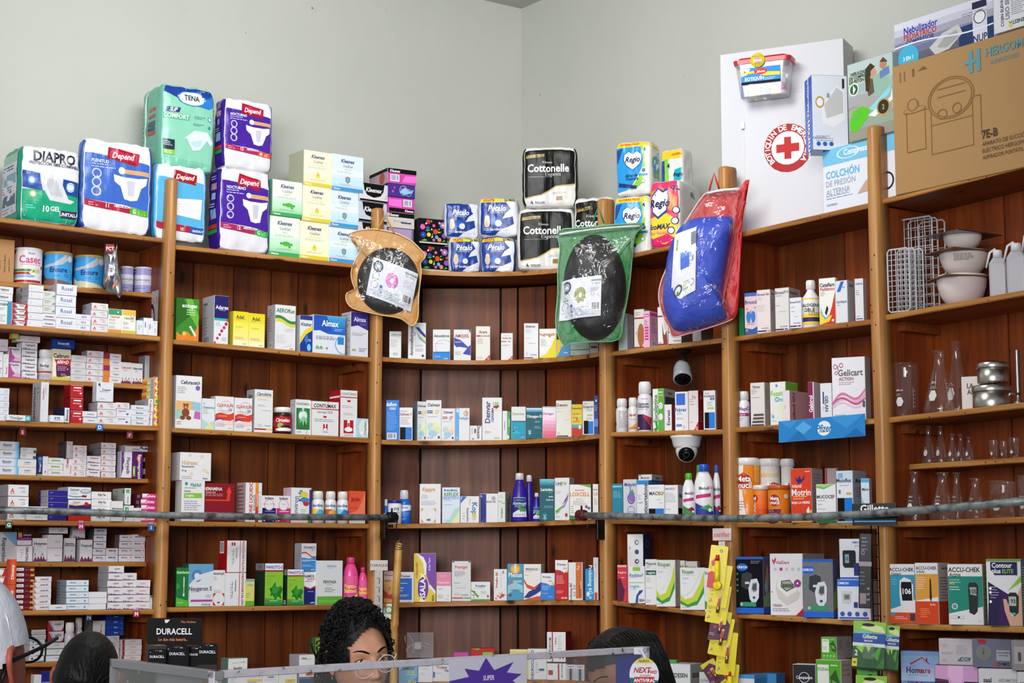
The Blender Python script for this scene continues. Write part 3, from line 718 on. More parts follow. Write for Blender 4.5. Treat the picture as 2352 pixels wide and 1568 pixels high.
tis(3,0,990,1215,232,'pink tissue box crowning the stack','d84aa8',PK,yb=350,a=-26,sp=150,side='b9a',sd='R 0 78 100 100 111;C 70 40 14 a54')
tis(3,0,1000,1205,352,'purple patterned tissue box','4a2a90','P 7ce 40 40 60 80 80 50 95 70 90 40 60 20;O 55 55 16 40 aac;O 75 40 12 30 7bd;C 20 70 4 c4a;C 14 40 5 c4a;M 45 30 90 70 4 dde',yb=455,a=-26,d=.1)
tis(3,0,998,1200,458,'pink tissue box, barcode at its side','d84aa8','R 0 0 100 26 111;I 80 12 16 fff Kleenex;B 56 42 90 92 55a;P f7d 0 40 50 34 50 90 0 86',yb=572,a=-26,d=.1)
tis(3,0,994,1200,575,'white tissue box with black top band','d8d2cc','R 0 70 100 100 111;I 20 84 18 fff Kleenex;M 20 36 84 50 2 99a;R 48 30 88 40 447',yb=695,a=-26,d=.1)
tis(3,0,1000,1180,698,'lilac tissue box beneath white one','b49acc','M 10 20 80 60 4 98b',a=-26,d=.1,n=1)
FL='C 12 66 9 e6a;C 32 88 8 c33;C 30 62 7 25b;C 52 74 5 e6a;C 58 50 9 d43;C 84 78 11 96c;C 84 78 4 fd4;C 14 34 10 24a;C 14 34 3 68e;C 34 36 7 ed3;C 62 28 6 5be;C 72 86 4 e9c;C 72 18 7 e85;C 90 36 9 85b;C 52 16 5 c6a;C 92 56 5 c33;P 4a4 20 52 30 48 40 54 30 56;P 4a4 44 20 50 40 46 42 42 22;P 5b4 66 60 76 66 70 56;P 4a4 76 44 80 54 74 50;P 5b4 6 10 20 18 30 12 18 8;P 5b4 38 92 46 84 44 96;C 70 48 3 ed3;C 44 58 3 ed3;P 4a4 80 8 94 14 88 20;C 24 80 3 fff;C 46 28 2.5 fff;R 0 0 100 6 ccc'
tis(3,0,1235,1457,622,'upper black floral tissue box','16161c',FL,yb=820,a=-24,sp=45)
tis(3,0,1250,1472,832,'lower black floral tissue box','16161c',FL,a=-24,sp=30)
def petalo(top): return 'P 1a3f96 0 {0} 0 0 40 0 55 14 92 30 88 50 60 44 70 60 84 70 70 {0};P 2c66c8 20 30 40 50 60 40 40 28;I 46 72 15 fff Pétalo;t 46 61 5 def SERVILLETA;E 20 36 8 15 dcc8a8;C 20 48 6 e6d6b8;C 50 32 9 e8e8f0;L 14 16 6.5 eef 125 Servilletas de hoja;O 86 78 7 6 fff'.format(top)
YL='P f4dc3a 0 88 100 92 100 100 0 100;L 8 94 7.5 d42 GRATIS;L 66 94.5 7.5 236 25 MÁS'
SOFT(3,0,1440,1702,497,'small napkin pack lacking a yellow strip','e6e9f2',petalo(100),yb=770,a=-8,d=.11,p=8,name='napkin_pack',cat='napkins')
SOFT(3,0,1707,2008,455,'upper napkin pack under a bright yellow strip','e6e9f2',petalo(88)+';'+YL,yb=755,a=4,d=.11,p=8,name='napkin_pack',cat='napkins')
SOFT(3,0,1475,1717,772,'lower napkin pack beside floral tissue box','e6e9f2',petalo(90)+';'+YL,a=-8,d=.11,p=8,name='napkin_pack',cat='napkins')
SOFT(3,0,1718,1985,768,'lower napkin pack beside black toilet rolls','e6e9f2',petalo(90)+';'+YL,a=4,d=.11,p=8,name='napkin_pack',cat='napkins',side='1a3f96')
Z(1180,300,3.136)
CO='P 111 0 14 34 20 60 34 100 38 100 94 50 97 0 94;P c9a84a 0 14 34 20 60 34 100 38 100 36 60 32 34 18 0 12;P c9a84a 4 86 40 88 40 83 4 81;T 22 84.5 3.4 543 NUEVA IMAGEN;t 46 74 4 ddd Kleenex;T 47 64 12.5 f4f4f4 Cottonelle;t 56 54 6 ccc Elegance;R 10 49 52 49.6 999;C 68 27 4 dcb;M 56 20 82 24 2 a87;R 62 10 74 17 997a3a;L 12 7 6.5 333 4;L 22 7 3.4 555 ROLLOS'
def roll(*a,**k): return SOFT(*a,name='toilet_roll_pack',cat='toilet rolls',**k)
roll(3,0,30,435,555,'lower black and white toilet roll pack','e8e6e4',CO,a=2,d=.13,p=8,valley=.10,amp=.003)
roll(3,0,65,455,112,'upper black and white toilet roll pack','e8e6e4',CO,yb=550,a=2,d=.13,p=8,valley=.10,amp=.003,side='181818')
roll(3,0,436,722,478,'black toilet roll pack behind post','e8e6e4',CO,a=12,d=.1,p=8,valley=.08,s=.09)
RG='R 0 90 100 100 f2cf2e;L 12 95 4.5 d5502a AHORRA PACK;P 2a9ae0 0 90 74 90 82 70 74 46 60 30 40 10 0 4;P 244a9a 0 86 22 88 6 60 0 62;P 8ccf3a 72 90 80 90 86 60 84 46 78 20 60 12 40 8 70 34 82 66;P 1f6fc0 24 76 38 83 50 78 62 83 76 76 78 66 70 54 50 44 30 54 22 66;P fff 26 75 38 81 50 76 62 81 74 75 76 66 68 56 50 47 32 56 25 66;I 50 66 10 225 Regio;I 46 36 5.5 246 Aires de;I 48 30 5.5 246 Frescura;P 223a70 8 24 62 16 60 10 6 16;C 82 44 8 fff;C 82 44 6 457;R 68 34 94 38 38c;L 80 84 7 234 4;C 80 24 6 6b6;C 80 24 3.6 fff'
roll(4,0,735,985,75,'upper yellow and blue toilet roll pack','e4e2e0',RG,yb=465,a=20,sp=75,p=9,amp=.003,sd='R 0 90 100 100 f2cf2e;P 2ab 20 40 80 44 90 70 50 76 14 68;P fff 28 54 50 48 74 56 80 68 50 64 24 66;I 52 60 5 225 Regio;L 70 82 5 234 4;P 8c3 20 40 80 44 80 34 20 34')
roll(4,0,722,985,470,'lower yellow and blue toilet roll pack','e4e2e0',RG,a=16,d=.1,p=9,amp=.003)
roll(4,0,1062,1218,130,'yellow topped toilet roll pack standing behind','e4e2e0','R 0 84 100 100 f2cf2e;T 76 91 4 d5502a AHORRA;P 8ccf3a 10 84 34 84 38 40 20 14 0 14;P 244a9a 0 82 16 82 22 40 0 40;L 30 72 8 234 4;P 2ab 60 44 96 46 98 68 64 64;I 80 56 6 225 Regio;C 18 20 16 456',yb=560,a=30,d=.08,s=.11,p=9,amp=.003)
roll(4,0,978,1200,352,'pink and yellow toilet roll pack, four extra large','e4e2e0','P e03c6c 0 100 92 100 96 60 88 20 60 0 0 0;P f08a3a 0 84 40 90 90 74 94 50 40 60 0 60;P f6d83a 0 44 60 50 94 38 90 14 50 4 0 16;P e22a70 0 12 60 20 90 10 80 0 0 0;P 234a9a 8 78 30 90 46 84 62 88 66 74 60 52 30 42 10 52;P f4f4f6 11 76 30 87 46 81 60 84 63 74 57 55 30 46 13 54;I 36 66 11 225 Regio;L 70 88 8 225 4XL;I 34 31 9.5 2a2a70 EcoMAX;t 34 22 4.5 e3a Maxi Rendidor;C 88 54 12 225;C 88 54 9 fff;C 84 38 12 225;C 84 38 9 fff;C 72 24 12 225;C 72 24 9 fff',a=22,sp=165,p=9,amp=.003,s=.03,sd='L 44 84 8 225 4XL;P 25a 44 58 58 66 74 62 92 60 84 48 60 44;P fff 50 57 58 63 74 59 86 58 80 50 62 47;I 68 55 5.5 225 Regio;P e03c6c 46 40 90 44 90 36 46 32;L 20 34 5 225 Eco')
Z(1630,0,3.015)
# first aid cabinet
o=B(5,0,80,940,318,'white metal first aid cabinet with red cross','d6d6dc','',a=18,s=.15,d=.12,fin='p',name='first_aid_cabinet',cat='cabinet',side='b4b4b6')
dw=o.dimensions.x; dh=o.dimensions.z
g=Geo(); W2,H2=dw*.8,dh*.73
g.box(-W2/2,W2/2,-.006,0,0,H2,pmat('dadae0','p'),.002)
ring='C 44 60 24 b3141c;C 44 60 16.5 f2f2f4;R 40.5 52 47.5 68 c2141c;R 32.5 57 55.5 63 c2141c'
paint(g,ring,lambda u,v,o:(-W2/2+u*W2,-.0062-o,v*H2),W2,H2,'p')
import itertools
def arc_text(s,cx,cz,r,h,a0,a1,col,y):
    n=len(s)
    for i,ch in enumerate(s):
        if ch==' ': continue
        a=math.radians(a0+(a1-a0)*i/(n-1)); vs,fs,wd=glyphs(ch,.03)
        P=[]
        for p,q in vs:
            X=(p-wd/2)*h; Y=r+(q-.5)*h; P.append((cx+X*math.cos(a)+Y*math.sin(a),y,cz-X*math.sin(a)+Y*math.cos(a)))
        g.add(P,fs,pmat(col,'f'))
arc_text('BOTIQUIN DE EMERGENCIA',-W2/2+.44*W2,.6*H2,.203*W2,.05*W2,-128,128,'f4f4f4',-.0085)
dr=g.build('door',o,(dw*.095,-o.dimensions.y/2-.0005,dh*.01))
for zz in (.25,.8):
    gg=Geo(); gg.box(-.007,.007,-.009,0,-.012,.012,pmat('c8c8cc','m'),.001); gg.build('hinge',dr,(-W2/2-.004,-.001,H2*zz))
CABI=o
B(5,0,708,957,520,'glossy nebulizer box in white, blue side','dfe3ee','P eee 25 58 70 88 92 80 92 40 60 30 30 36;P c8c8ca 34 60 70 84 88 78 88 50 40 42;E 22 64 13 8 c9a04a;E 22 64 9 5.5 eef;R 42 70 50 76 999;t 20 16 3 247 GARANTÍA;E 16 8 6 3 26b;E 34 8 6 3 26b;E 52 8 6 3 26b;M 10 11 60 20 3 9ac;P 223 86 82 92 84 92 96 86 96',yb=1040,a=-16,sp=50,s=.03,side='2456c4',fin='f',sd='V 50 78 24 fff Nebulizador;V 50 16 40 fff omron',name='nebulizer_box',cat='nebulizer')
B(5,0,958,1275,400,'nebulizer box showing mother, child, green device','a8aaa6','G 0 0 100 100 998 bcc;P 654 38 76 44 88 54 90 60 80 62 56 46 52;C 56 80 9 c98;P 432 40 88 52 94 62 88 52 84 48 58 40 60;P 9ba 56 76 80 80 96 60 90 46 60 50;C 80 88 8 b86;P 643 72 92 80 97 90 90 84 90;P 68b 72 80 92 84 94 74 72 70;P 5ac828 2 22 10 38 30 42 48 36 44 26 20 12 6 12;P 8de 46 36 90 56 96 62 94 50 60 32;P eee 44 28 94 44 98 56 99 40 60 24;C 78 34 15 c9a060;C 78 34 12 332;T 78 34 6 da6 2;T 30 86 4 343 NEBULIZADOR;L 4 81 4 343 DE COMPRESOR;L 4 76 4 343 DE PISTÓN;C 14 66 11 fff;C 14 66 9 363;P fff 12 72 18 66 12 60;O 12 36 14 8 999 .1',yb=950,a='w',s=.02,d=.14,fin='f',name='nebulizer_box',cat='nebulizer')
B(5,0,785,1290,975,'air mattress box with pale blue band','e6e8f2','R 0 74 100 100 7cc4e8;E 32 88 7 6 7cc4e8;O 36 88 16 9 eef .12;L 30 89 9 fff Compressal;L 4 59 11 6ab8e0 COLCHÓN;l 4 45 9 9ab DE PRESIÓN;l 4 32 9 9ab ALTERNA;M 4 20 44 28 2 9ac;L 4 12 3 89a CONTENIDO;P c9a896 48 20 60 38 74 44 74 22;P 2a78b4 76 44 84 42 84 48 76 50;O 88 30 10 14 223 .2',a='w',s=.03,d=.16,name='mattress_box',cat='box')
B(5,0,1272,2330,302,'large brown carton with drawn suction machine','b08858','P 8f6a40 5 94 6 94 6 86 5 86;P 8f6a40 8 94 9 94 9 86 8 86;R 14 88 15.5 94 7a5a34;P 7a5a34 18 91 22 94 25 91;'+
 'O 40 64 16 16 8a6638 .05;O 40 64 14.5 14.5 8a6638 .05;R 26 58 26.5 24 8a6638;R 54 60 54.5 24 8a6638;R 26 24 54.5 24.7 8a6638;R 26 46 54 46.6 8a6638;O 34 53 3.5 4 8a6638 .2;O 44 55 3.2 4 8a6638 .2;R 31 66 50 66.7 8a6638;R 31 72 50 72.7 8a6638;R 8 60 24 60.6 8a6638;E 15 62 8 2.4 8a6638;E 15 62 7.3 1.8 b08858;R 9 30 9.4 60 8a6638;R 22 30 22.4 60 8a6638;R 9 30 22.4 30.6 8a6638;E 14 66 4 5 8a6638;E 14 66 3 4 b08858;R 56 60 60 60.6 8a6638;R 59.6 30 60 60 8a6638;'+
 'R 53 78 55.6 95 5f9aa6;R 58 78 60.6 95 5f9aa6;R 50 85 60 88 5f9aa6;T 76 90 6.4 5f9aa6 HERGOM;t 76 82 3.2 5f9aa6 ASPIRADORES;L 60 30 6 4a3a26 7E-B;l 60 23 3 4a3a26 APARATO DE SUCCIÓN;l 60 18 3 4a3a26 ELÉCTRICO HERGOM;l 60 13 2.8 4a3a26 ASPIRADOR PORTÁTIL',a='w',s=.0,d=.24,name='carton',cat='cardboard box').location.x+=0
B(6,0,1278,1972,60,'film-wrapped nebulizer box lying on brown carton','c8ccd8','G 0 0 100 100 446 dde;P 223a6a 66 52 100 56 100 10 66 6;L 10 80 14 23a Nebulizador;L 10 66 12 b34 PEDIATRICO;L 12 54 10 348 COMPRESOR;P ccc 36 30 50 52 66 60 70 40 56 16 42 12;P aaa 44 26 52 44 64 50 66 36 54 20;C 14 22 11 48b4dc;T 14 22 8 eff 3 EN 1;R 80 6 94 96 dde;C 87 62 6 eee;O 87 62 6 14 556;T 87 20 14 335 NUP;R 80 80 94 94 224;S 50 42 3 4 eef;M 70 70 100 78 2 99a',yb=405,a='w',s=.045,d=.16,fin='f',name='nebulizer_box',cat='nebulizer')
B(6,0,1965,2235,-80,'white cushion box upside down on brown carton','e2e2e8','X 62 16 9 445 BENESTA;C 44 10 5 e8d23c;V 22 60 16 556 COJIN ELEVADOR;V 36 66 10 778 USO SILLA;M 46 34 90 80 9 99a;M 50 84 90 96 2 99a',yb=200,a='w',s=.045,d=.14,name='cushion_box',cat='box')
# ================= left bay
Z(0,530,4.9)
B(1,1,-120,160,90,'brown kraft carton','b98a58','V 40 40 10 654 LOTE;V 62 44 7 654 Hecho en Mexico;V 80 40 6 654 a partir de 70 C',d=.07)
CAN(1,1,133,480,182,'white powder tin, pink lettering','e8e4e8','P c22 0 100 22 100 0 62;t 60 90 6 334 Nestlé;T 58 72 22 d8508a Casec;M 34 54 88 58 1 c46;P 4a8a4a 12 42 60 42 62 35 12 35;P c03030 10 33 66 33 64 26 10 26;P 7ab8dc 12 24 70 24 66 17 12 17;E 72 32 17 8 f4f4f4;E 72 36 14 8 d8cf9a;C 66 36 3 5a5;C 78 40 3 cb6;R 16 2 88 9 b92222;C 92 50 4 a33',lid='e8e6ea',cat='tin',sd=1)
EN='P b8bcc8 0 62 40 70 70 98 96 98 60 66 20 56;P 9ca2ae 60 98 100 98 100 80 84 76;C 83 86 9 c4c8d0;C 83 86 6 dde;R 8 84 15 95 2468b8;T 52 50 16 1c2a68 Ensure;M 42 28 60 34 2 2a60b0;M 66 26 84 38 3 2a60b0;M 88 20 94 40 4 1a4a9a;P {0} 0 16 30 22 60 16 100 4 100 0 0 0;P {1} 0 40 12 30 24 18 0 14'
CAN(1,1,482,820,228,'blue nutrition tin with brown splash','3f9fdc',EN.format('7a5a50','5a3a30'),cat='tin',grp='blue nutrition tins')
CAN(1,1,822,1175,265,'blue nutrition tin with cream splash','3f9fdc',EN.format('d8cfae','e8e2c8'),cat='tin',grp='blue nutrition tins')
PU='R 0 30 100 72 d4d2e0;T 45 52 12 7a70a8 Pulmocare;R 6 80 20 96 446;R 9 84 17 92 a9a4d4;M 10 34 90 42 2 889;M 8 12 60 18 1 558'
CAN(1,1,1352,1502,395,'small lilac tin beside silver bag','9a94c8',PU,lid='c8c8cc',cat='tin')
CAN(1,1,1502,1722,402,'small lilac tin, standing clear','9a94c8',PU,lid='c8c8cc',cat='tin')
T1='T 46 58 26 333 %s;M 20 22 72 36 1 999'
B(1,2,-30,148,625,'white carton with small black name','e2e2ea',T1%'Nalixone',n=2,yb=788,s=.02)
B(1,2,-30,134,790,'white carton with teal and blue stripes','e6e8ea','R 68 0 82 100 2a9aa0;R 82 0 100 100 4a8ac8;T 34 88 10 244 ROGEN;M 4 62 56 74 3 889;M 4 10 60 44 4 aaa',s=.02)
RW='P b02838 0 100 100 100 100 0 84 0 78 20 90 80 12 88 34 16 0 0;P 6aa 12 82 20 82 38 14 30 14;T 62 60 20 333 Vermoxin;M 46 30 80 40 1 999'
B(1,2,137,312,812,'red and white curved-band carton','e8e6ea',RW,n=4)
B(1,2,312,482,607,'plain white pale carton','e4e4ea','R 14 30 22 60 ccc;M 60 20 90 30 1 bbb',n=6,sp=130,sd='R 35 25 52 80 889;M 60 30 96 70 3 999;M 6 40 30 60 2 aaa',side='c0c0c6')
B(1,2,485,622,676,'off-white carton with teal blobs','dcdcd6','M 8 30 70 84 4 999;C 90 32 10 6aa;C 78 24 6 8bb',n=3,yb=928)
B(1,2,478,630,930,'white carton with maroon base line','e6e4ea','T 50 60 22 443 Amlodipino;R 4 10 96 18 6a2048;P 6a2048 2 20 16 12 2 10',n=2)
B(1,2,632,862,600,'white carton with large blue name','e6e8f0','t 52 62 40 2a3f98 Rosel;M 10 18 92 26 1 78b',n=4,sp=110,sd='M 20 20 90 80 6 c88;R 2 20 14 80 999',side='cacad0')
B(1,2,842,1022,938,'white carton with blue barcode','e4e4ec','B 34 24 74 82 44a;M 2 40 20 50 1 aaa',n=3)
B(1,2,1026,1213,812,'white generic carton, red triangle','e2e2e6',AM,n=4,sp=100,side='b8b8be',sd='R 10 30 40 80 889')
B(1,2,1216,1370,876,'green-topped white carton','ecece8','R 0 76 100 100 4a9a68;R 0 0 100 14 e0963a;T 50 68 9 d8703a Clamoxin;M 4 50 60 58 2 69a;M 4 36 60 46 2 cb8;M 4 18 60 30 3 9ab;C 72 88 6 dfe')
B(1,2,1371,1528,888,'yellow-topped white carton','f0eee4','R 0 78 100 100 e8c050;R 0 0 100 14 d8c04a;T 50 66 9 6a8a4a Clamoxin;T 76 55 6 c66 12 H;C 74 76 13 c55;C 74 76 10 f0eee4;M 8 36 60 50 3 9ab;M 8 20 60 30 2 9ab')
B(1,2,1545,1612,1005,'small white carton, blue vertical name','e4e8ee','V 24 50 20 4ab vytorin;V 64 60 14 c66 Levit',s=.005)
B(1,2,1612,1666,975,'narrow white carton, violet vertical name','ecebf2','D 45 60 30 54a Adalat;V 80 50 12 99b CR',s=.005,sp=60,side='5a9ad0')
B(1,2,1667,1720,980,'narrow white carton, grey vertical name','e8e8f0','D 40 50 30 668 Adalat;V 80 50 12 99b OROS',s=.005)
B(1,2,1718,1772,1012,'thin white carton with grey triangle','e6e6ea','O 50 86 24 6 889;V 50 34 18 778 mecobal',s=.005)
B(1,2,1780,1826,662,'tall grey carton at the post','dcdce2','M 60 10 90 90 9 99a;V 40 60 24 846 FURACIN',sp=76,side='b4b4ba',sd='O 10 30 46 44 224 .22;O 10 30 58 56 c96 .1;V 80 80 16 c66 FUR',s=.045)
Z(0,740,4.9)
B(1,3,-60,92,186,'grey-white carton, top of its column','d6d0d8','M 50 30 90 50 2 999',yb=322)
B(1,3,-60,36,328,'white carton with faint black print','dedee2','M 40 14 96 40 3 667;M 40 60 90 70 1 99a')
B(1,3,38,96,356,'narrow white carton, pink vertical name','e4e0e2','V 60 30 34 c77 Pinoxin;M 30 60 60 90 2 bbb',s=.005)
PF='P b04a90 0 0 100 0 100 14 60 26 30 50 8 96 0 96;P d8a8cc 30 10 100 6 96 30 60 36;T 50 88 11 436 ProgoFilet;M 50 66 92 72 1 99a'
B(1,3,98,238,276,'pink and white curve carton','d8d0da',PF,n=2)
B(1,3,252,424,226,'white carton with black name and speckle','e0dee2','T 52 66 28 433 Captopril;'+SPK.replace('738','637'),n=5)
B(1,3,190,452,152,'pale pink-lettered flat carton','dcd4da','M 50 20 96 50 1 d77;M 50 60 92 76 1 d8a',yb=222,a='w')
B(1,3,136,212,120,'small yellow carton under the board','c8b848','E 50 55 28 30 ddc86a',yb=182,s=.0)
BOT(1,3,413,592,300,'white pill bottle with red line','d8d6da','R 0 34 100 44 b04a40;T 50 74 15 334 Redup;M 10 50 60 60 2 99a;M 8 8 90 26 2 99a',shape='pill',lab=(.03,.62))
B(1,3,592,796,300,'cream and purple calcium supplement carton','e2dcc0','P b82a38 6 66 100 70 100 48 22 48;P 5a1a50 18 48 100 48 100 16 22 8;P f0ecd8 0 100 0 10 24 10 14 30 18 54 4 70 4 100;R 0 0 100 10 cfc84a;T 46 79 13 4a1a28 Caltrum;I 56 59 11 fff 600+D;M 26 30 80 46 3 d8c0d8;C 84 37 5 e88;M 46 14 84 22 2 d8c0d8')
B(1,3,588,840,190,'navy carton resting on purple one','16388a','T 50 56 26 dde ErcatrivM;M 50 24 84 36 2 88c',yb=298,sp=10)
B(1,3,800,970,370,'pale grey line-print carton','d4d2d4','M 22 40 86 74 3 999;M 22 20 60 30 1 bbb',n=4)
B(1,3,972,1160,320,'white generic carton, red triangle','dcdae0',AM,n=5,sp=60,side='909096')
CG='R 0 0 36 100 {0};M 6 40 28 60 1 {1};t 70 55 28 667 Cefagen'
B(1,3,1160,1366,350,'white carton with coloured end patch','dedce0',[CG.format('96243a','b55'),CG.format('e07a2a','fa6'),CG.format('96243a','b55'),CG.format('e07a2a','fa6'),CG.format('e07a2a','fa6')],n=5)
CE='T 50 76 13 {0} Celecoxib;M 28 58 72 66 2 99a;P 6a3050 0 0 100 0 96 12 88 6 80 16 70 8 60 18 50 8 38 14 28 6 18 16 8 8;P 9a6a88 10 18 16 28 22 20;P 9a6a88 40 18 48 30 54 20;P 9a6a88 70 20 80 30 84 20'
B(1,3,1357,1480,447,'white speckled carton, red name','dcdadc',CE.format('b8404a'))
B(1,3,1481,1608,460,'white speckled carton, black name','dcdadc',CE.format('333'))
B(1,3,1628,1682,372,'tall grey carton near partition','b8b6ba','M 40 10 70 94 9 889',sp=70,side='8a888c')
B(1,4,-60,102,738,'white carton with blue small print','dedee8','M 66 50 94 70 2 66a;T 24 60 20 445 ca;M 60 20 94 36 1 aab',n=5)
B(1,4,75,348,1042,'flat white carton with teal end','e0e4e6','R 78 0 100 100 2a9ab0;I 40 50 50 788 Tronliger;C 88 50 8 9de',s=.0)
B(1,4,456,547,668,'tall white carton, pink vertical name','dcdce0','V 30 70 24 b56 Clomifeno;V 60 80 12 99a CLORHIDRATO;V 30 30 14 dbb BP',sp=90,side='bcbcc0',sd='V 30 50 20 456 BENEFICIO;M 60 70 80 90 2 888')
B(1,4,566,722,1045,'small white carton, blue block letters','e8e8ea','T 50 58 38 1c4a9a KYB;M 14 14 90 30 1 c66',s=.0)
B(1,4,724,781,958,'white carton beside navy side','e4e4ea','V 50 50 56 333 Bienox',sp=115,side='1c2c58',s=.0)
RD='R 26 74 84 84 fff;T 52 56 11 fcc Clortalidona;P fff 70 34 80 40 92 38 84 26 76 26;C 82 14 5 d44;R 0 96 100 100 daa'
B(1,4,790,940,702,'red carton with white heart mark','b81c28',RD,n=3,sp=70,side='8c1018')
B(1,4,932,1095,1000,'white carton with grey-blue name','e2e2e8','T 55 55 20 68a Complexine;R 0 0 100 10 99a',n=2,s=.01)
B(1,4,1093,1306,897,'wide white generic carton, red triangle','e0e0e4',AM,n=3,sp=100,side='b4b4ba')
B(1,4,1087,1278,672,'white square-marked carton topping a stack','e2e4ec','R 8 82 20 94 445;R 14 76 22 84 999;T 58 62 9 556 Tricetonar;M 16 48 94 56 2 889;M 16 8 60 18 2 aab',yb=893,s=.01)
B(1,4,1308,1458,902,'small white generic carton','e0e0e4',AM,yb=972)
B(1,4,1308,1476,974,'white carton with blue triangle','e4e4ec','L 10 76 14 446 COLCHICINA;M 10 50 40 58 1 99a;P 3a30b0 62 46 84 46 73 20',n=2)
B(1,4,1478,1666,932,'low white carton, centred name','e0e2ea','t 50 50 44 456 Bennet;R 30 30 70 34 7ab',n=4)
B(1,4,1667,1726,857,'white carton with red heart','e6e2e6','V 35 36 34 567 Oncigan;P c22 40 84 60 84 50 72;C 45 86 8 c22;C 56 86 8 c22',n=2,sp=150,side='a8a8ac',sd='M 10 20 90 80 6 777')
YO='G 0 0 60 100 fd3 e63;P fff 10 40 30 90 44 90 30 20;P e63 0 30 30 0 0 0;I 64 60 50 2a3a9a Argen'
B(1,4,1732,1808,612,'yellow and orange carton','f0d040',[YO,YO,YO,'R 0 0 100 100 e8d840;C 40 50 26 4a6;P 6ad 60 80 100 100 100 0',YO,YO,YO],n=7,sp=130,side='cfcabc',sd='G 0 0 40 100 e63 fd3;G 40 0 70 100 ffc dd8;M 76 30 96 70 3 999')
Z(0,980,5.6)
B(1,5,0,245,186,'white carton fading to blue','dcdee8','R 92 0 100 100 58b4e4;R 84 0 92 100 8ac8ea;R 76 0 84 100 bcd8ea;I 38 60 26 556 Flauxiver;R 14 34 60 38 889',n=4)
B(1,5,272,470,265,'white carton with dark seal','dcdade','L 8 70 14 556 Rosuvastat;M 8 20 50 46 2 aaa;C 90 30 10 4a5a54',n=2,yb=412,s=.02)
B(1,5,226,466,414,'white carton, blue and red names','e0dcdc','T 52 62 20 4a8ac0 Amifarin;M 34 30 80 40 1 c66',n=2)
B(1,5,478,548,372,'navy carton with yellow curve','1c2c70','E 50 86 40 10 4a8ac8;P e8c23a 10 74 50 68 96 74 50 64;V 50 40 34 dde Dinogel;R 0 0 100 6 9c3')
B(1,5,549,620,376,'narrow white generic carton, triangle at foot','e0dce0','P d43 30 22 60 26 60 10;V 50 60 12 bbb AMSA')
B(1,5,622,812,396,'white carton with green name','e2e2de','T 50 60 30 5a9a40 Epinastina;M 10 20 30 28 1 889;M 70 20 92 28 1 889',n=3)
B(1,5,816,940,412,'white carton, red vertical names','e2dee2','V 40 76 22 b34 COMR;V 74 40 14 d78 Extranpina;V 20 60 8 999 caps')
B(1,5,852,935,182,'tall pale carton with brown side','c8c4ca','M 20 80 80 92 2 889',yb=410,sp=180,side='5a4a48',sd='E 45 90 40 9 223a6a;E 40 10 30 8 223a6a;T 30 46 5 322 MAXONID',s=.05)
B(1,5,936,1110,236,'white generic carton, red triangle, five high','dedade',AM,n=5)
TP='T 50 72 20 {0} Tiprandexina;M 44 42 56 56 2 99a;'+SPK
B(1,5,1115,1292,372,'white carton with magenta speckled foot','e2dde0',[TP.format('c03a4a'),TP.format('333'),TP.format('333')],n=3)
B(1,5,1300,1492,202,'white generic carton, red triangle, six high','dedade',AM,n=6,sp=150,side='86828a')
B(1,5,1556,1698,312,'white carton, black vertical name, violet speckle','e4e0e6','P 6a3a8a 0 100 26 100 20 80 30 64 16 50 22 36 8 20 0 0;P b9c 24 90 32 80 26 70;D 66 46 30 445 Florexib;D 40 46 10 99a Tabletas',sp=55,side='c8c4cc',s=.0)
B(1,5,1699,1838,322,'purple carton with white vertical name','5a1a6a','E 60 78 20 12 d8702a;E 60 78 12 8 f0b040;D 70 44 34 eee Esomeprazol;R 6 6 28 46 8cc63a;D 16 26 12 fff promo',s=.0)
B(1,5,1608,1912,236,'white carton laid over purple and white','dcd8dc','R 0 88 100 100 3a2040;X 46 30 30 667 Finixed;P 6a5070 60 60 70 90 80 50 90 80 98 50 96 30 80 34',yb=318,a='w',sp=90,side='b8b4ba')
BOT(1,5,1830,1948,392,'brown medicine bottle with white label','2a1c1c','R 0 10 100 90 c4c2cc;M 10 30 80 70 3 778;R 46 90 50 100 ddd',shape='jar',lab=(.2,.5),s=.03)
Z(0,980,5.6)
B(1,6,100,368,740,'large white generic carton, orange triangle','e6e6ea',AM,n=3,sp=100,side='a4a4aa')
B(1,6,338,612,1022,'low white carton beside navy stack','e6e4e6','M 40 30 80 60 2 99a',n=2,s=.0)
B(1,6,612,862,812,'navy carton with fine white text','241e88','L 10 64 14 aae mesulid;M 10 40 30 50 1 88c',n=5,sp=110,side='b4b4bc',sd='R 0 0 20 100 241e88')
B(1,6,872,1172,772,'white carton with silver oval','e4e6ee','L 8 80 20 556 Gelcavit;M 8 34 50 62 4 aaa;E 76 66 24 20 99a;E 76 68 18 13 d4d8e0;t 76 66 10 567 perla;P 1c4a8a 0 24 30 14 60 18 86 34 60 24 30 20 0 28;P 8a1c28 62 34 82 30 80 14 60 16',yb=930,sp=130,side='a8a8b0')
B(1,6,882,1174,936,'white, yellow and violet wave carton','e6e4e8','P 3a1c6a 0 0 100 0 100 56 60 42 30 34 0 44;P e0b83a 0 44 30 34 60 42 100 56 100 62 60 50 30 42 0 50;I 34 76 20 c87 Gelcavit;M 8 48 40 62 2 99a;C 78 56 9 b22a30;C 84 52 6 b22a30',yb=1058)
B(1,6,882,1172,1060,'red, yellow and white carton','d01c20','P e8e6ea 0 100 60 100 40 70 0 60;P e8c03a 0 60 40 70 60 100 68 100 46 64 0 50')
B(1,6,1178,1432,832,'white carton, dark hyphenated name','e6e6e8','T 52 60 28 334 Dila-Tac;M 38 24 64 34 1 889',n=4)
B(1,6,1432,1582,952,'plain white carton, one black word','e8e6e8','T 50 64 12 444 Bahorlentaxe;M 40 30 60 38 1 99a',s=.0)
